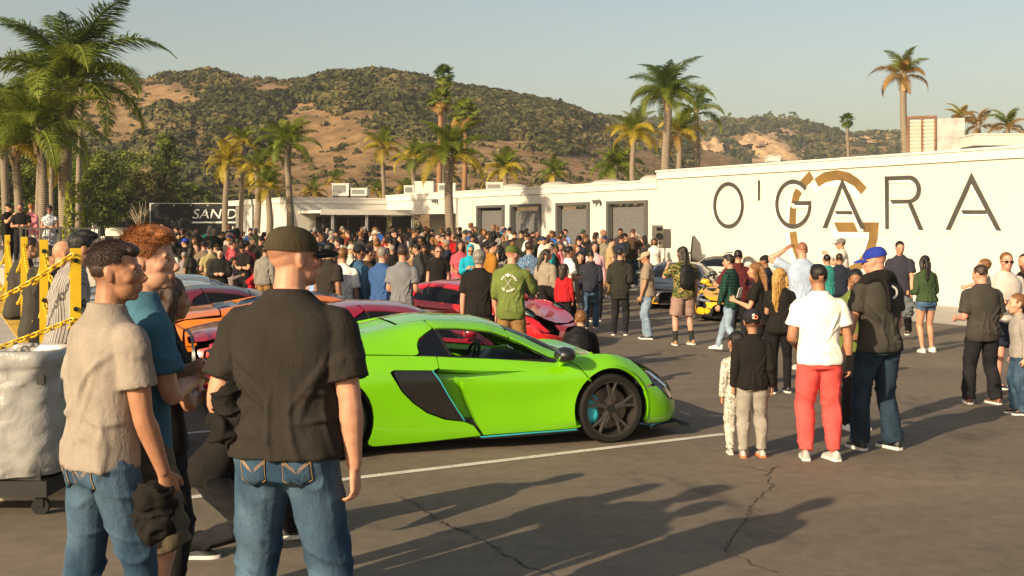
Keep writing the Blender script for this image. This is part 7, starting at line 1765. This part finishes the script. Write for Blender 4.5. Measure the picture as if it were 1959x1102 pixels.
def drape(root, P, mat):
    mb = MB(); c, Rt, Fw, U = P.spine(1.46)
    limb(mb, [c-Rt*.20-U*.06+Fw*.02, c-Rt*.12+U*.035-Fw*.04, c+U*.045-Fw*.085, c+Rt*.12+U*.035-Fw*.04, c+Rt*.20-U*.06+Fw*.02], [.045, .05, .058, .05, .045], 14); limb(mb, [c-Fw*.11, c-Fw*.145-U*.12, c-Fw*.15-U*.25], [(.15, .035), (.17, .032), (.15, .02)], 16)
    for s in (-1, 1): limb(mb, [c+Rt*s*.18-U*.03, c+Rt*s*.17+Fw*.10-U*.10, c+Rt*s*.12+Fw*.15-U*.32], [.045, .045, .03], 10)
    V, Q, Nn = remesh(mb, .011, 3); o = link('sweatshirt', qmesh('sweatshirt', wrinkle(V, Nn, .012, 4, 'x'), Q), mat, root); return c-Fw*.185-U*.10, (Rt, Fw, U)
q, fr = drape(r, P, BLK); em = emblem(r, P, 'D', q, .16, plain('white_print', (.66, .65, .62), .7), (R(90), R(25), 0))
pp('man in an olive shirt looking down between the two men in front', spot(1634, 512, 820), face=168, hpitch=18, hyaw=25, top='tee', topm=OLV, legs='slim', legm=BDEN, hair='short', hairc='black', skin='brown', shoem=S_wht, armR='bent', armL='phone', beard=.3)
pp('woman with long wavy blonde hair in a black polo seen from behind', spot(1492, 511, 752), face=14, fem=True, top='polo', topm=BLK, legs='leggings', legm=cl('black_lycra', '#161416'), hair='longwave', hairc='blond', skin='light', shoem=S_blk, armR='hang_fwd', armL='phone', w=1.05, footR=(.10, .10, 0, -20), footL=(-.08, -.04, 0, 10))
pp('brunette woman in a black polo holding a phone', spot(1452, 500, 735), face=-72, fem=True, top='polo', topm=BLK, legs='slim', legm=BDEN, hair='long', hairc='light', skin='light', shoem=S_blk, armL='phone', armR='hang', w=1.02)
pp('young man in a green plaid shirt and pale jeans walking left', spot(1400, 487, 676), face=-52, hyaw=-20, top='long', topm=PLG, legs='slim', legm=DEN2, hair='messy', hairc='black', skin='light', shoem=S_wht, footR=(.10, .34, 0, -5), footL=(-.09, -.20, 0, 5, .05), armR='phone', armL='hang_fwd', hem=.80)
pp('person in a maroon hoodie standing behind the green plaid shirt', spot(1412, 477, 664), face=15, top='hoodie', topm=MAR, legs='slim', legm=BDEN, hair='short', hairc='black', shoem=S_blk, armR='hip', armL='hip')
pp('young man in a backward dark cap and navy top facing left', spot(1468, 487, 662), face=-70, top='tee', topm=NAV, legs='slim', legm=BDEN, hair='short', hairc='black', cap=CAPK, capback=True, skin='brown', shoem=S_blk)
pp('man in a pale blue checked shirt with one hand on his head', spot(1536, 461, 705), face=2, top='long', sleeve=.72, topm=LBL, legs='jeans', legm=cl('grey_jeans', '#4b4640', 'denim', '#6b655c'), hair='bald', buzz=(.45, .38, .33), skin='pink', shoem=S_gry, armL='head', armR='bent', w=1.1, belly=.02)
pp('young man in a teal t-shirt by the wall behind the white t-shirt man', spot(1584, 486, 640), face=-20, hyaw=10, top='tee', topm=cl('teal_cotton', '#2f7d76'), legs='slim', legm=BDEN, hair='short', hairc='black', skin='light', shoem=S_blk, glasses=True, eyes=False)
pp('young man in a navy t-shirt and backpack beside the wall', spot(1606, 484, 640), face=15, top='tee', topm=NAV, legs='slim', legm=DEN3, hair='short', hairc='brown', skin='tan', shoem=S_blk)
pp('man in a grey cap and sunglasses photographing beside the gold emblem', spot(1613, 455, 612), face=-80, top='tee', topm=BURG, legs='shorts', legm=KHA, hair='short', hairc='brown', cap=CAPG, glasses=True, eyes=False, armL='photo', armR='photo', shoem=S_wht, skin='light')
pp('young man in a dark navy shirt striding toward the shade', spot(1722, 460, 652), face=-150, hyaw=-25, hpitch=14, top='polo', topm=cl('slate_navy_shirt', '#2d2c36'), legs='slim', legm=BDEN, hair='short', hairc='black', skin='light', shoem=S_blk, footR=(.12, .22, 0, 0), footL=(-.1, -.24, 0, 0, .10), armR='bent', armL='hang_fwd')
r, P = pp('woman in a mottled green top and denim shorts with long black hair', spot(1772, 487, 674), face=-12, hyaw=-6, fem=True, top='long', sleeve=.9, topm=GRN, legs='jeanshorts', legm=DSH, hair='long', hairc='black', skin='light', shoem=S_wht, armR='bent', armL='bent', w=1.12, hem=.93, footR=(.14, .05, 0, -18), footL=(-.10, -.04, 0, 10))
pp('stocky man in a charcoal shirt and black jeans with brown shoes', spot(1880, 505, 772), face=-6, hyaw=-30, hpitch=10, top='long', sleeve=.8, topm=DGR, legs='jeans', legm=BDEN, hair='short', hairc='brown', skin='pink', shoem=S_brn, w=1.2, hem=.80, armL='bent', armR='hold', footR=(.15, -.05, 0, -10), footL=(-.17, .03, 0, 12))
pp('man in sunglasses and a pale grey printed t-shirt with navy shorts', spot(1922, 481, 742), face=172, hyaw=12, top='tee', topm=BURG, legs='shorts', legm=NAV, hair='short', hairc='light', skin='pink', glasses=True, eyes=False, shoem=S_blk, w=1.1, armR='hold', armL='bent')
# toddler carried against the shoulder
tb = at(1893, 488, 13.9)
pp('toddler in a cream checked shirt carried at shoulder height', dict(loc=(tb.x, 14.0, tb.z-.80), H=.80), face=-70, hs=1.75, top='tee', topm=CPL, legs='slim', legm=DEN2, hair='short', hairc='light', skin='light', pz=-.25, footR=(.1, .22, 0, 0, .35), footL=(-.1, .2, 0, 0, .35), armR='reach', armL='reach', shoem=S_gry)
pp('man in a grey cap and black shirt at the right edge', spot(1942, 456, H=1.80), face=-65, top='tee', topm=BLK, legs='slim', legm=BDEN, hair='short', hairc='brown', cap=CAPG, skin='pink', shoem=S_blk)
pp('man in a dark t-shirt cut by the right edge', spot(1962, 484, 735), face=-140, top='tee', topm=DGR, legs='slim', legm=DEN3, hair='short', hairc='brown', shoem=S_blk, w=1.1)
pp('boy in a grey knit sweater and blue scarf at the right edge', spot(1952, 568, 792), face=-88, hs=1.3, top='long', topm=HST, legs='jeans', legm=DEN, hair='short', hairc='light', skin='fair', shoem=S_blk)
# ---------------- around the parked cars
pp('man in a taupe polo and tan cap looking left with glasses in hand', spot(1240, 480, 648), face=-82, hpitch=12, top='polo', topm=BEI, legs='jeans', legm=DEN2, hair='short', hairc='brown', cap=CAPT, skin='tan', shoem=S_blk, w=1.08, belly=.03, armR='hang', armL='hang_fwd')
r, P = pp('long-haired man in a camouflage t-shirt and mauve shorts', spot(1308, 471, 660), face=-14, hyaw=-35, top='tee', sleeve=.72, topm=CAMO, legs='shorts', legm=MAU, hair='long', hairc='dark', cap=CAPK, capback=True, skin='pink', shoem=S_tan, sockm=K_blk, sock=.42, w=1.14, armL='photo', armR='hang', **WIDE)
def backpack(name, root, P, mat, label, w=.15, h=.22, z=1.24, d=.09, cat='backpack'):
    c, Rt, Fw, U = P.spine(z); mb = MB(); b = c-Fw*(.135+d*.5); mb.tube([b-U*h, b-U*h*.7, b, b+U*h*.7, b+U*h*.98], [(w*.75, d*.45), (w, d*.8), (w*.95, d*.75), (w*.72, d*.6), (w*.25, d*.3)], 18, flat=Rt)
    V, Q, Nn = remesh(mb, .012, 2); V = wrinkle(V, Nn, .008, 6, 'x'); k = root.scale[0]; o = link(name, qmesh(name, V, Q), mat, None, root.location); o.rotation_euler = root.rotation_euler; o.scale = root.scale; tag(o, label, cat)
    for s in (-1, 1):
        m = MB(); limb(m, [b+U*h*.8+Rt*s*.05, c+U*.20+Rt*s*.10-Fw*.03, c+U*.12+Rt*s*.13+Fw*.12, c-U*.06+Rt*s*.16+Fw*.08, b-U*h*.5+Rt*s*w*.8], [(.022, .006)]*5, 8); m.build('strap', mat, o, 50)
    return o
M_bag = cl('black_nylon', '#141416', rough=.6); backpack('backpack', r, P, M_bag, 'black drawstring backpack on the man in camouflage')
pp('person in a long dark hoodie and black trousers beside the grey sports car', spot(1186, 474, 641), face=18, hyaw=30, top='hoodie', topm=cl('charcoal_fleece', '#2a2723', 'heather'), legs='slim', legm=BDEN, hair='short', hairc='black', skin='light', shoem=S_blk, hem=.74, armR='bent', armL='bent', glasses=False)
pp('young man in a navy hoodie and mid-blue jeans with back turned', spot(1130, 479, 628), face=6, hpitch=14, top='hoodie', topm=cl('faded_navy_fleece', '#2b2c38'), legs='jeans', legm=DEN, hair='short', hairc='black', shoem=S_blk, armR='bent', armL='hang_fwd')
pp('man in a black t-shirt and tan trousers bending beside the red car', dict(loc=(at(1072, 600, 23.4).x, 23.4, gz(23.4)), H=1.76), face=-80, pitch0=58, pitch1=80, poff=(0, -.22, 0), pz=-.08, top='tee', topm=BLK, legs='slim', legm=TAN, hair='short', hairc='black', skin='tan', shoem=S_blk, armR='reach', armL='reach', beard=.4)
r, P = pp('man in an olive long-sleeved shirt and cap with a white back print', spot(978, 468, d=16.0), face=16, hyaw=30, top='long', topm=OLV, legs='jeans', legm=KHA, hair='bald', buzz=(.5, .42, .36), cap=CAPO, skin='pink', shoem=S_tan, armR='face', armL='bent', w=1.05, hem=.80)
def ring_text(root, P, z, rad, rot0):
    c, Rt, Fw, U = P.spine(z); ctr = c-Fw*(tz(P, z)[1]+.034); mt = plain('white_print', (.66, .65, .62), .7)
    def glyph(s, ang, up): 
        a = R(ang); p = ctr+Rt*math.sin(a)*rad+U*math.cos(a)*rad-Fw*(-.030*math.sin(a)**2*0+0); x = math.sin(a)*rad; p = p+Fw*.45*x*x/.17
        o = text_obj('print', s, .040, mt, root, .0008, .0006); o.location = p-Fw*.004; o.rotation_euler = (R(90), -a if up else -a+math.pi, 0)
        o.rotation_euler = (Matrix.Rotation(R(90), 3, 'X') @ Matrix.Rotation(-a if up else -a+math.pi, 3, 'Z')).to_euler()
    for s, a0 in (('SALTY', -62), ('CREW', 22)):
        for i, ch in enumerate(s): glyph(ch, a0+i*14, True)
    for i, ch in enumerate('NO SHOES'):
        if ch != ' ': glyph(ch, 226-i*13, False)
    mb = MB(); mb.lathe([(.0, 0), (.022, 0), (.022, .004), (0, .005)], 16, 'Y', M=Matrix.Translation(ctr+U*rad-Fw*.012)); 
    for s in (-1, 1): mb.tube([ctr-U*.07-Rt*s*.05-Fw*.012, ctr+U*.06+Rt*s*.045-Fw*.012], .0022, 5)
    mb.build('print', mt, root)
ring_text(r, P, 1.27, .105, 0)
pp('grey-haired man in a black t-shirt with back to the camera', spot(916, 478, d=16.3), face=12, top='tee', topm=BLK, legs='jeans', legm=DGR, hair='curly', hairc='grey', skin='pink', shoem=S_blk, w=1.04, sleeve=.74, armR='hang', armL='hang')
pp('man in a black polo and sunglasses facing the camera by the silver roadster', spot(838, 470, d=26), face=172, hyaw=-8, top='polo', topm=BLK, legs='jeans', legm=DEN, hair='bald', buzz=(.5, .42, .36), skin='pink', glasses=True, eyes=False, shoem=S_blk)
pp('young man in a plain grey t-shirt with back to the camera', spot(769, 469, d=18.2), face=14, hpitch=12, top='tee', topm=cl('mid_grey_cotton', '#6b6d72', 'heather'), legs='jeans', legm=BDEN, hair='quiff', hairc='brown', skin='light', shoem=S_blk, armR='bent', armL='bent', hem=.80)
pp('older man in a blue t-shirt and dark glasses', spot(729, 472, d=18.4), face=36, top='tee', topm=BLU, legs='jeans', legm=DEN3, hair='short', hairc='grey', skin='pink', glasses=True, eyes=False, shoem=S_blk, w=1.1, armR='bent', armL='cross')
pp('dark-haired man in a black polo right of the brown cap', spot(627, 463, d=18.1), face=38, top='polo', topm=BLK2, legs='jeans', legm=BDEN, hair='short', hairc='black', skin='brown', shoem=S_blk, w=1.08, beard=.3)
r, P = pp('boy in a white long-sleeved shirt with a whale outline', spot(655, 474, d=18.7), face=4, top='long', sleeve=.85, topm=WHT, legs='slim', legm=KHA, hair='messy', hairc='light', skin='light', shoem=S_wht)
c, Rt, Fw, U = P.spine(1.30); W_ = [(-.10, .03), (-.02, .04), (.03, .0), (.06, .0), (.075, .03), (.05, .045), (.10, .05), (.085, .02), (.07, -.02), (.03, -.05), (-.04, -.055), (-.10, -.045)]
mb = MB(); mb.tube([c+Rt*x+U*z-Fw*(tz(P, 1.3)[1]+.030-.5*x*x/.17) for x, z in W_], .003, 5, closed=True, cap=False); mb.build('print', BLK, r)
pp('man in a blue denim jacket and navy cap near the whale shirt', spot(683, 466, d=18.9), face=48, top='jacket', topm=cl('blue_denim_jacket', '#31516b', 'denim', '#5b7b94'), legs='slim', legm=BDEN, hair='short', hairc='black', cap=CAPN, shoem=S_blk, skin='tan')
pp('man in a brown jacket and beige trousers behind the denim jacket', spot(700, 469, d=19.6), face=60, top='jacket', topm=BRN, legs='slim', legm=KHA, hair='short', hairc='dark', shoem=S_blk, skin='light')
pp('grey-haired person in a pale blue shirt beside the brown cap', spot(608, 476, d=18.6), face=25, top='tee', topm=cl('pale_blue_cotton', '#7f97c4'), legs='slim', legm=BDEN, hair='bob', hairc='grey', fem=True, shoem=S_blk)
pp('man in a red plaid shirt left of the brown cap', spot(443, 458, H=1.78), face=62, top='long', topm=PLR, legs='jeans', legm=DEN, hair='short', hairc='dark', skin='light', shoem=S_blk, armR='hang', armL='pocket')
pp('man in black with folded arms and a dark cap beside the red plaid shirt', spot(467, 464, H=1.76), face=-150, hyaw=-10, top='tee', topm=BLK, legs='slim', legm=BDEN, hair='short', hairc='black', cap=CAPK, armR='cross', armL='cross', shoem=S_blk, skin='light', w=1.1)
pp('man in a taupe t-shirt and dark cap with back turned', spot(389, 461, H=1.76), face=4, top='tee', topm=cl('taupe_cotton', '#6b5d50', 'heather'), legs='jeans', legm=BDEN, hair='short', hairc='dark', cap=CAPN, shoem=S_blk, skin='pink', w=1.08)
pp('person in a black hoodie and beanie left of the red plaid shirt', spot(417, 466, H=1.70), face=-55, top='hoodie', topm=BLK, legs='slim', legm=BDEN, hair='short', hairc='light', cap=CAPK, capback=True, shoem=S_blk, skin='light')
pp('man in a black t-shirt and tan shorts beside the silver nose-in car', spot(356, 455, H=1.80), face=-60, top='tee', topm=BLK, legs='shorts', legm=KHA, hair='short', hairc='dark', cap=CAPB, shoem=S_blk, skin='light', w=1.15, armL='bent')
pp('person in a bright red jacket and white collar bending over a car', spot(480, 478, H=1.62), face=60, pitch0=20, pitch1=45, top='jacket', topm=REDS, legs='slim', legm=REDS, hair='long', hairc='dark', fem=True, shoem=S_wht, armR='reach', armL='reach')
pp('person in a grey long-sleeved shirt and white vest at the brown cap', spot(506, 470, H=1.74), face=20, top='long', topm=cl('grey_marl', '#77726b', 'heather'), legs='jeans', legm=KHA, hair='short', hairc='dark', shoem=S_wht)
pp('long-haired person in a taupe checked shirt and sunglasses', spot(1043, 476, d=23.5), face=40, hyaw=40, top='long', topm=CHK, legs='slim', legm=BDEN, hair='long', hairc='dark', skin='light', glasses=True, eyes=False, shoem=S_blk, w=1.1)
pp('man in a blue printed shirt behind the olive shirt man', spot(1012, 462, d=24), face=10, top='tee', topm=DOT, legs='slim', legm=BDEN, hair='messy', hairc='brown', skin='light', shoem=S_blk)
pp('girl in a red jacket with dark hair beside the bending man', spot(1079, 506, d=23.2), face=20, fem=True, hs=1.2, top='long', topm=REDS, legs='slim', legm=BDEN, hair='bob', hairc='brown', shoem=S_wht)
pp('man in a white collared shirt holding the red-jacketed girl', spot(1086, 470, d=23.8), face=70, top='polo', topm=WHT, legs='slim', legm=BDEN, hair='short', hairc='black', skin='brown', shoem=S_blk, armL='hold', armR='hold')
pp('woman in a pink cardigan facing the camera beside the navy hoodie', spot(1137, 461, d=27), face=175, fem=True, top='long', topm=PNC, legs='slim', legm=BDEN, hair='long', hairc='black', skin='light', shoem=S_blk)
pp('small girl in a dark dress peering between the adults', spot(1110, 484, d=26), face=178, fem=True, hs=1.3, top='tee', topm=BLK, skirt=True, skirtm=BLK, hair='long', hairc='black', skin='light', shoem=S_wht)
pp('woman in a fitted pink striped dress', spot(880, 459, d=28), face=165, fem=True, top='tee', topm=cl('pink_striped_knit', '#b8535f', 'hstripe', '#a03f4c', sc=.5), skirt=True, skirtm=cl('pink_striped_knit', '#b8535f'), hair='long', hairc='dark', skin='tan', armR='bent', armL='phone', shoem=S_wht)
pp('person in a turquoise hoodie with the hood up looking at a phone', spot(900, 467, d=27.5), face=176, hpitch=14, top='hoodie', hood_up=True, topm=TQ, legs='slim', legm=DEN2, hair='short', hairc='black', glasses=True, eyes=False, armR='phone', armL='phone', shoem=S_wht)
pp('man in a bright red hoodie near the entrance palm', spot(857, 440, d=33), face=10, top='hoodie', topm=REDS, legs='slim', legm=KHA, hair='short', hairc='dark', shoem=S_blk, armR='pocket', armL='pocket')
r, P = pp('blond child kneeling behind the green car with a large black backpack', dict(loc=(at(1106, 640, 14.6).x, 14.6, gz(14.6)), H=1.5), face=10, hs=1.15, pz=-.50, poff=(0, -.05, 0), pitch0=15, pitch1=40, top='jacket', topm=BLK, legs='slim', legm=BDEN, hair='messy', hairc='light', skin='fair', shoem=S_blk, footR=(.14, -.22, 0, 0), footL=(-.14, .22, 0, 0), armR='reach', armL='reach')
backpack('backpack', r, P, M_bag, 'large black backpack with pale straps worn by the kneeling child', .17, .22, 1.22, .13)
pp('driver in a white hat sitting in the silver roadster', dict(loc=Vector(silver_car.location)+Vector((-.36, -.1, -.42)), H=1.72), face=174, pz=-.30, pitch0=-20, pitch1=-12, top='polo', topm=WHT, legs='slim', legm=BDEN, hair='short', hairc='grey', cap=cl('white_cap', '#cfc8bb'), glasses=True, eyes=False, skin='tan', footR=(.12, .75, 0, 0, .45), footL=(-.12, .75, 0, 0, .45), armR='bent', armL='bent', shoem=S_blk)
# phones, bags and small things they hold
def phone(at_w, rz, label, col): mb = MB(); mb.box((-.037, -.004, -.075), (.037, .004, .075)); o = mb.build('phone', col, None, None, at_w); o.rotation_euler = (R(20), 0, rz); m = MB(); m.box((-.033, .0042, -.068), (.033, .0055, .068)); m.build('screen', M_well, o); tag(o, label, 'phone')
phone(at(1415, 560, 16.4), R(40), 'white phone in the brunette woman\'s hand', S_wht)
phone(at(1624, 695, 9.9), R(10), 'black phone in the hand of the man in the blue cap', M_black)
o = bundle('backpack', at(1735, 588, 20.3), (.16, .12, .24), cl('grey_canvas', '#5d6166'), 'grey canvas backpack carried by the man in the dark navy shirt', 5); o['category'] = 'backpack'
# ================================================================== the dense crowd
VAR = []
def cv(desc, **k): VAR.append((desc, crowd_mesh(k)))
for fem, hair, cap, back, pose in ((0, 'short', 0, 0, ('hang', 'hang')), (0, 'short', 0, 0, ('cross', 'cross')), (0, 'bald', 1, 0, ('hang', 'pocket')), (0, 'short', 1, 0, ('phone', 'phone')), (1, 'long', 0, 0, ('hang', 'bent')), (1, 'long', 0, 0, ('cross', 'cross')),
        (0, 'fade', 0, 0, ('photo', 'photo')), (0, 'messy', 0, 0, ('pocket', 'pocket')), (0, 'short', 1, 1, ('hang', 'phone')), (1, 'bob', 0, 0, ('phone', 'hang')), (0, 'curly', 0, 0, ('bent', 'hang')), (1, 'pony', 0, 0, ('hang', 'hang')), (0, 'quiff', 0, 0, ('cross', 'cross')), (0, 'bald', 0, 0, ('hang', 'hang'))):
    g = len(VAR); top_ = ('tee', 'polo', 'tee', 'hoodie', 'tee', 'long', 'tee', 'hoodie', 'tee', 'long', 'long', 'tee', 'jacket', 'polo')[g]
    cv((('woman' if fem else 'man'), {'short': 'short hair', 'fade': 'cropped hair', 'messy': 'tousled hair', 'long': 'long hair', 'bob': 'bobbed hair', 'curly': 'curly hair', 'pony': 'a ponytail', 'quiff': 'swept-up hair', 'bald': 'a shaved head'}[hair] if not cap else ('a backward cap' if back else 'a cap'), {'tee': 't-shirt', 'polo': 'polo shirt', 'hoodie': 'hoodie', 'long': 'long-sleeved shirt', 'jacket': 'jacket'}[top_], {'cross': 'arms folded', 'photo': 'taking a picture', 'phone': 'looking at a phone'}.get(pose[0], '')),
       fem=bool(fem), hair=hair, capped=bool(cap), capback=bool(back), armR=pose[0], armL=pose[1], top=top_, legs='slim' if g % 4 else 'jeans', w=1.0+.08*math.sin(g*2.1), hyaw=(-18, 12, 25, 0, -30, 8, 0, 20, -12, 15, -25, 30, 0, 10)[g], hpitch=(2, 4, 0, 16, 0, 4, 0, 0, 12, 14, 0, 0, 3, -3)[g], seed=g)
SHIRTS = [('black', '#161413', 38), ('charcoal', '#33302d', 16), ('navy', '#1b2033', 11), ('grey', '#77726b', 9), ('white', '#ddd6ca', 10), ('pale grey', '#a9a49b', 5), ('dark brown', '#3b2a20', 3), ('maroon', '#4f171c', 4), ('red', '#8a1a20', 2.5), ('royal blue', '#234b8c', 4), ('light blue', '#6f93b8', 3), ('turquoise', '#1889a3', 1), ('olive', '#5a6236', 3), ('orange', '#a5481a', 1), ('pink', '#c06c76', 3), ('tan', '#9c8160', 4), ('mustard', '#96691f', .6), ('sea green', '#3f8f86', 2), ('purple', '#4a2660', 1)]
PANTS = ['#14141a', '#1a2230', '#26364a', '#4f6273', '#7a6244', '#2a2723', '#171513']; HAIRS = ['#120e0c', '#1d1410', '#2b1c12', '#4a3019', '#6e4a26', '#14100e', '#807a72']; SKINS = ['light', 'tan', 'tan', 'fair', 'brown', 'pink', 'light', 'brown']
def region_name(px):
    for lim, nm_ in ((345, 'at left end'), (450, 'by the trailer'), (560, 'before the wing'), (640, 'left of canopy'), (740, 'under the canopy'), (850, 'before the entry'), (905, 'by the palm'), (972, 'before first door'), (1048, 'before second door'), (1145, 'before third door'), (1230, 'before largest door'), (2000, 'near the loudspeakers')):
        if px < lim: return nm_
used = {}; taken = []
for o in C.objects:
    if o.get('category') == 'person': taken.append((o.location.x, o.location.y))
cars_xy = [(o.location.x, o.location.y) for o in C.objects if o.get('category') == 'car']
def free(x, y, r):
    if any((x-a)**2+(y-b)**2 < r*r for a, b in taken): return False
    for a, b in cars_xy:
        if (x-a)**2+(y-b)**2 < 2.3**2: return False
    return True
def crowd_person(px, d, H, v, shirt, face, sk=None, pant=None, hair=None):
    x = (px-CX)/F*d
    desc, me = VAR[v]; o = bpy.data.objects.new('person', me); C.objects.link(o); k = H/1.78; o.location = (x, d, gz(d)); o.scale = (k, k, k); o.rotation_euler = (0, 0, -R(face))
    o['shirt'] = [float(c*rng.uniform(.85, 1.15)) for c in lin(shirt[1])]; o['trousers'] = [float(c) for c in lin(pant or rng.choice(PANTS))]; o['shoes'] = [.03, .028, .026] if rng.random() < .65 else [.5, .48, .45]
    cap = 'cap' in desc[1]; o['hair'] = [float(c) for c in lin(hair or (rng.choice(['#141212', '#1b2440', '#3a3a38', '#5a1a1a', '#b5aa98', '#141212', '#2e3a24']) if cap else rng.choice(HAIRS)))]; o['skin'] = [float(c) for c in SKIN[sk or rng.choice(SKINS)]]
    f = (face % 360); way = 'facing away' if f < 50 or f > 310 else ('facing right' if f < 130 else ('facing camera' if f < 230 else 'facing left'))
    row = 'at the front' if d < 33 else ('midway back' if d < 41 else 'at the back')
    lab = '%s in %s %s with %s %s, %s' % (desc[0], shirt[0], desc[2], desc[1], way if row != 'at the back' else row, region_name(px))
    used.setdefault(lab, []).append((px, o)); tag(o, lab, 'person', 'people in the dense crowd'); taken.append((x, d)); return o
def pick():
    t = rng.uniform(0, sum(s[2] for s in SHIRTS))
    for s in SHIRTS:
        t -= s[2]
        if t <= 0: return s
    return SHIRTS[0]
count = 0; tries = 0
while count < 285 and tries < 9000:
    tries += 1; px = rng.uniform(285, 1262); d = rng.choice((rng.uniform(25.5, 34), rng.uniform(30, 45), rng.uniform(36, 52)))
    x = (px-CX)/F*d
    fo = HZ+(HC-gz(d))*F/d
    if px > 1090 and d < 31.5: continue                    # open asphalt in front of the crowd
    if px > 960 and d < 27.5: continue
    if 1190 < px and d < 35: continue
    wd = (Vector((x, d, 0))-Vector((W0.x, W0.y, 0))).dot(wn)   # distance from the facade
    if wd < 1.1: continue
    if px < 560 and d < 23: continue
    if not free(x, d, .58): continue
    H = rng.gauss(1.73, .075); v = rng.randrange(len(VAR)); 
    if VAR[v][0][0] == 'woman': H -= .09
    face = rng.choice((rng.uniform(-50, 50), rng.uniform(-50, 50), rng.uniform(60, 120), rng.uniform(-120, -60), rng.uniform(140, 220)))
    if 'picture' in VAR[v][0][3] and rng.random() < .5: v = 0
    crowd_person(px, d, H, v, pick(), face); count += 1
# figures with the same description: say which of them
for lab, L in used.items():
    if len(L) > 1:
        L.sort(key=lambda t: t[0]); od = ['leftmost', 'second', 'third', 'fourth', 'fifth']
        for i, (px, o) in enumerate(L): o['label'] = ('leftmost ' if i == 0 else ('rightmost ' if i == len(L)-1 else 'middle '))+lab
# ================================================================== air
hz = MB(); hz.box((-1300, -40, -3), (1300, 1250, 150)); N = NT('haze_air'); N.t.nodes.remove(N.b)
pv = N.n('ShaderNodeVolumePrincipled'); pv.inputs['Color'].default_value = (.80, .86, .92, 1); pv.inputs['Density'].default_value = .00024; pv.inputs['Anisotropy'].default_value = .0
N.l(pv.outputs[0], N.t.nodes['Material Output'].inputs['Volume'])
ho = hz.build('haze', N.mat); tag(ho, 'thin pale haze in the air over the valley', kind='stuff')
bpy.data.scenes.remove(_ws)
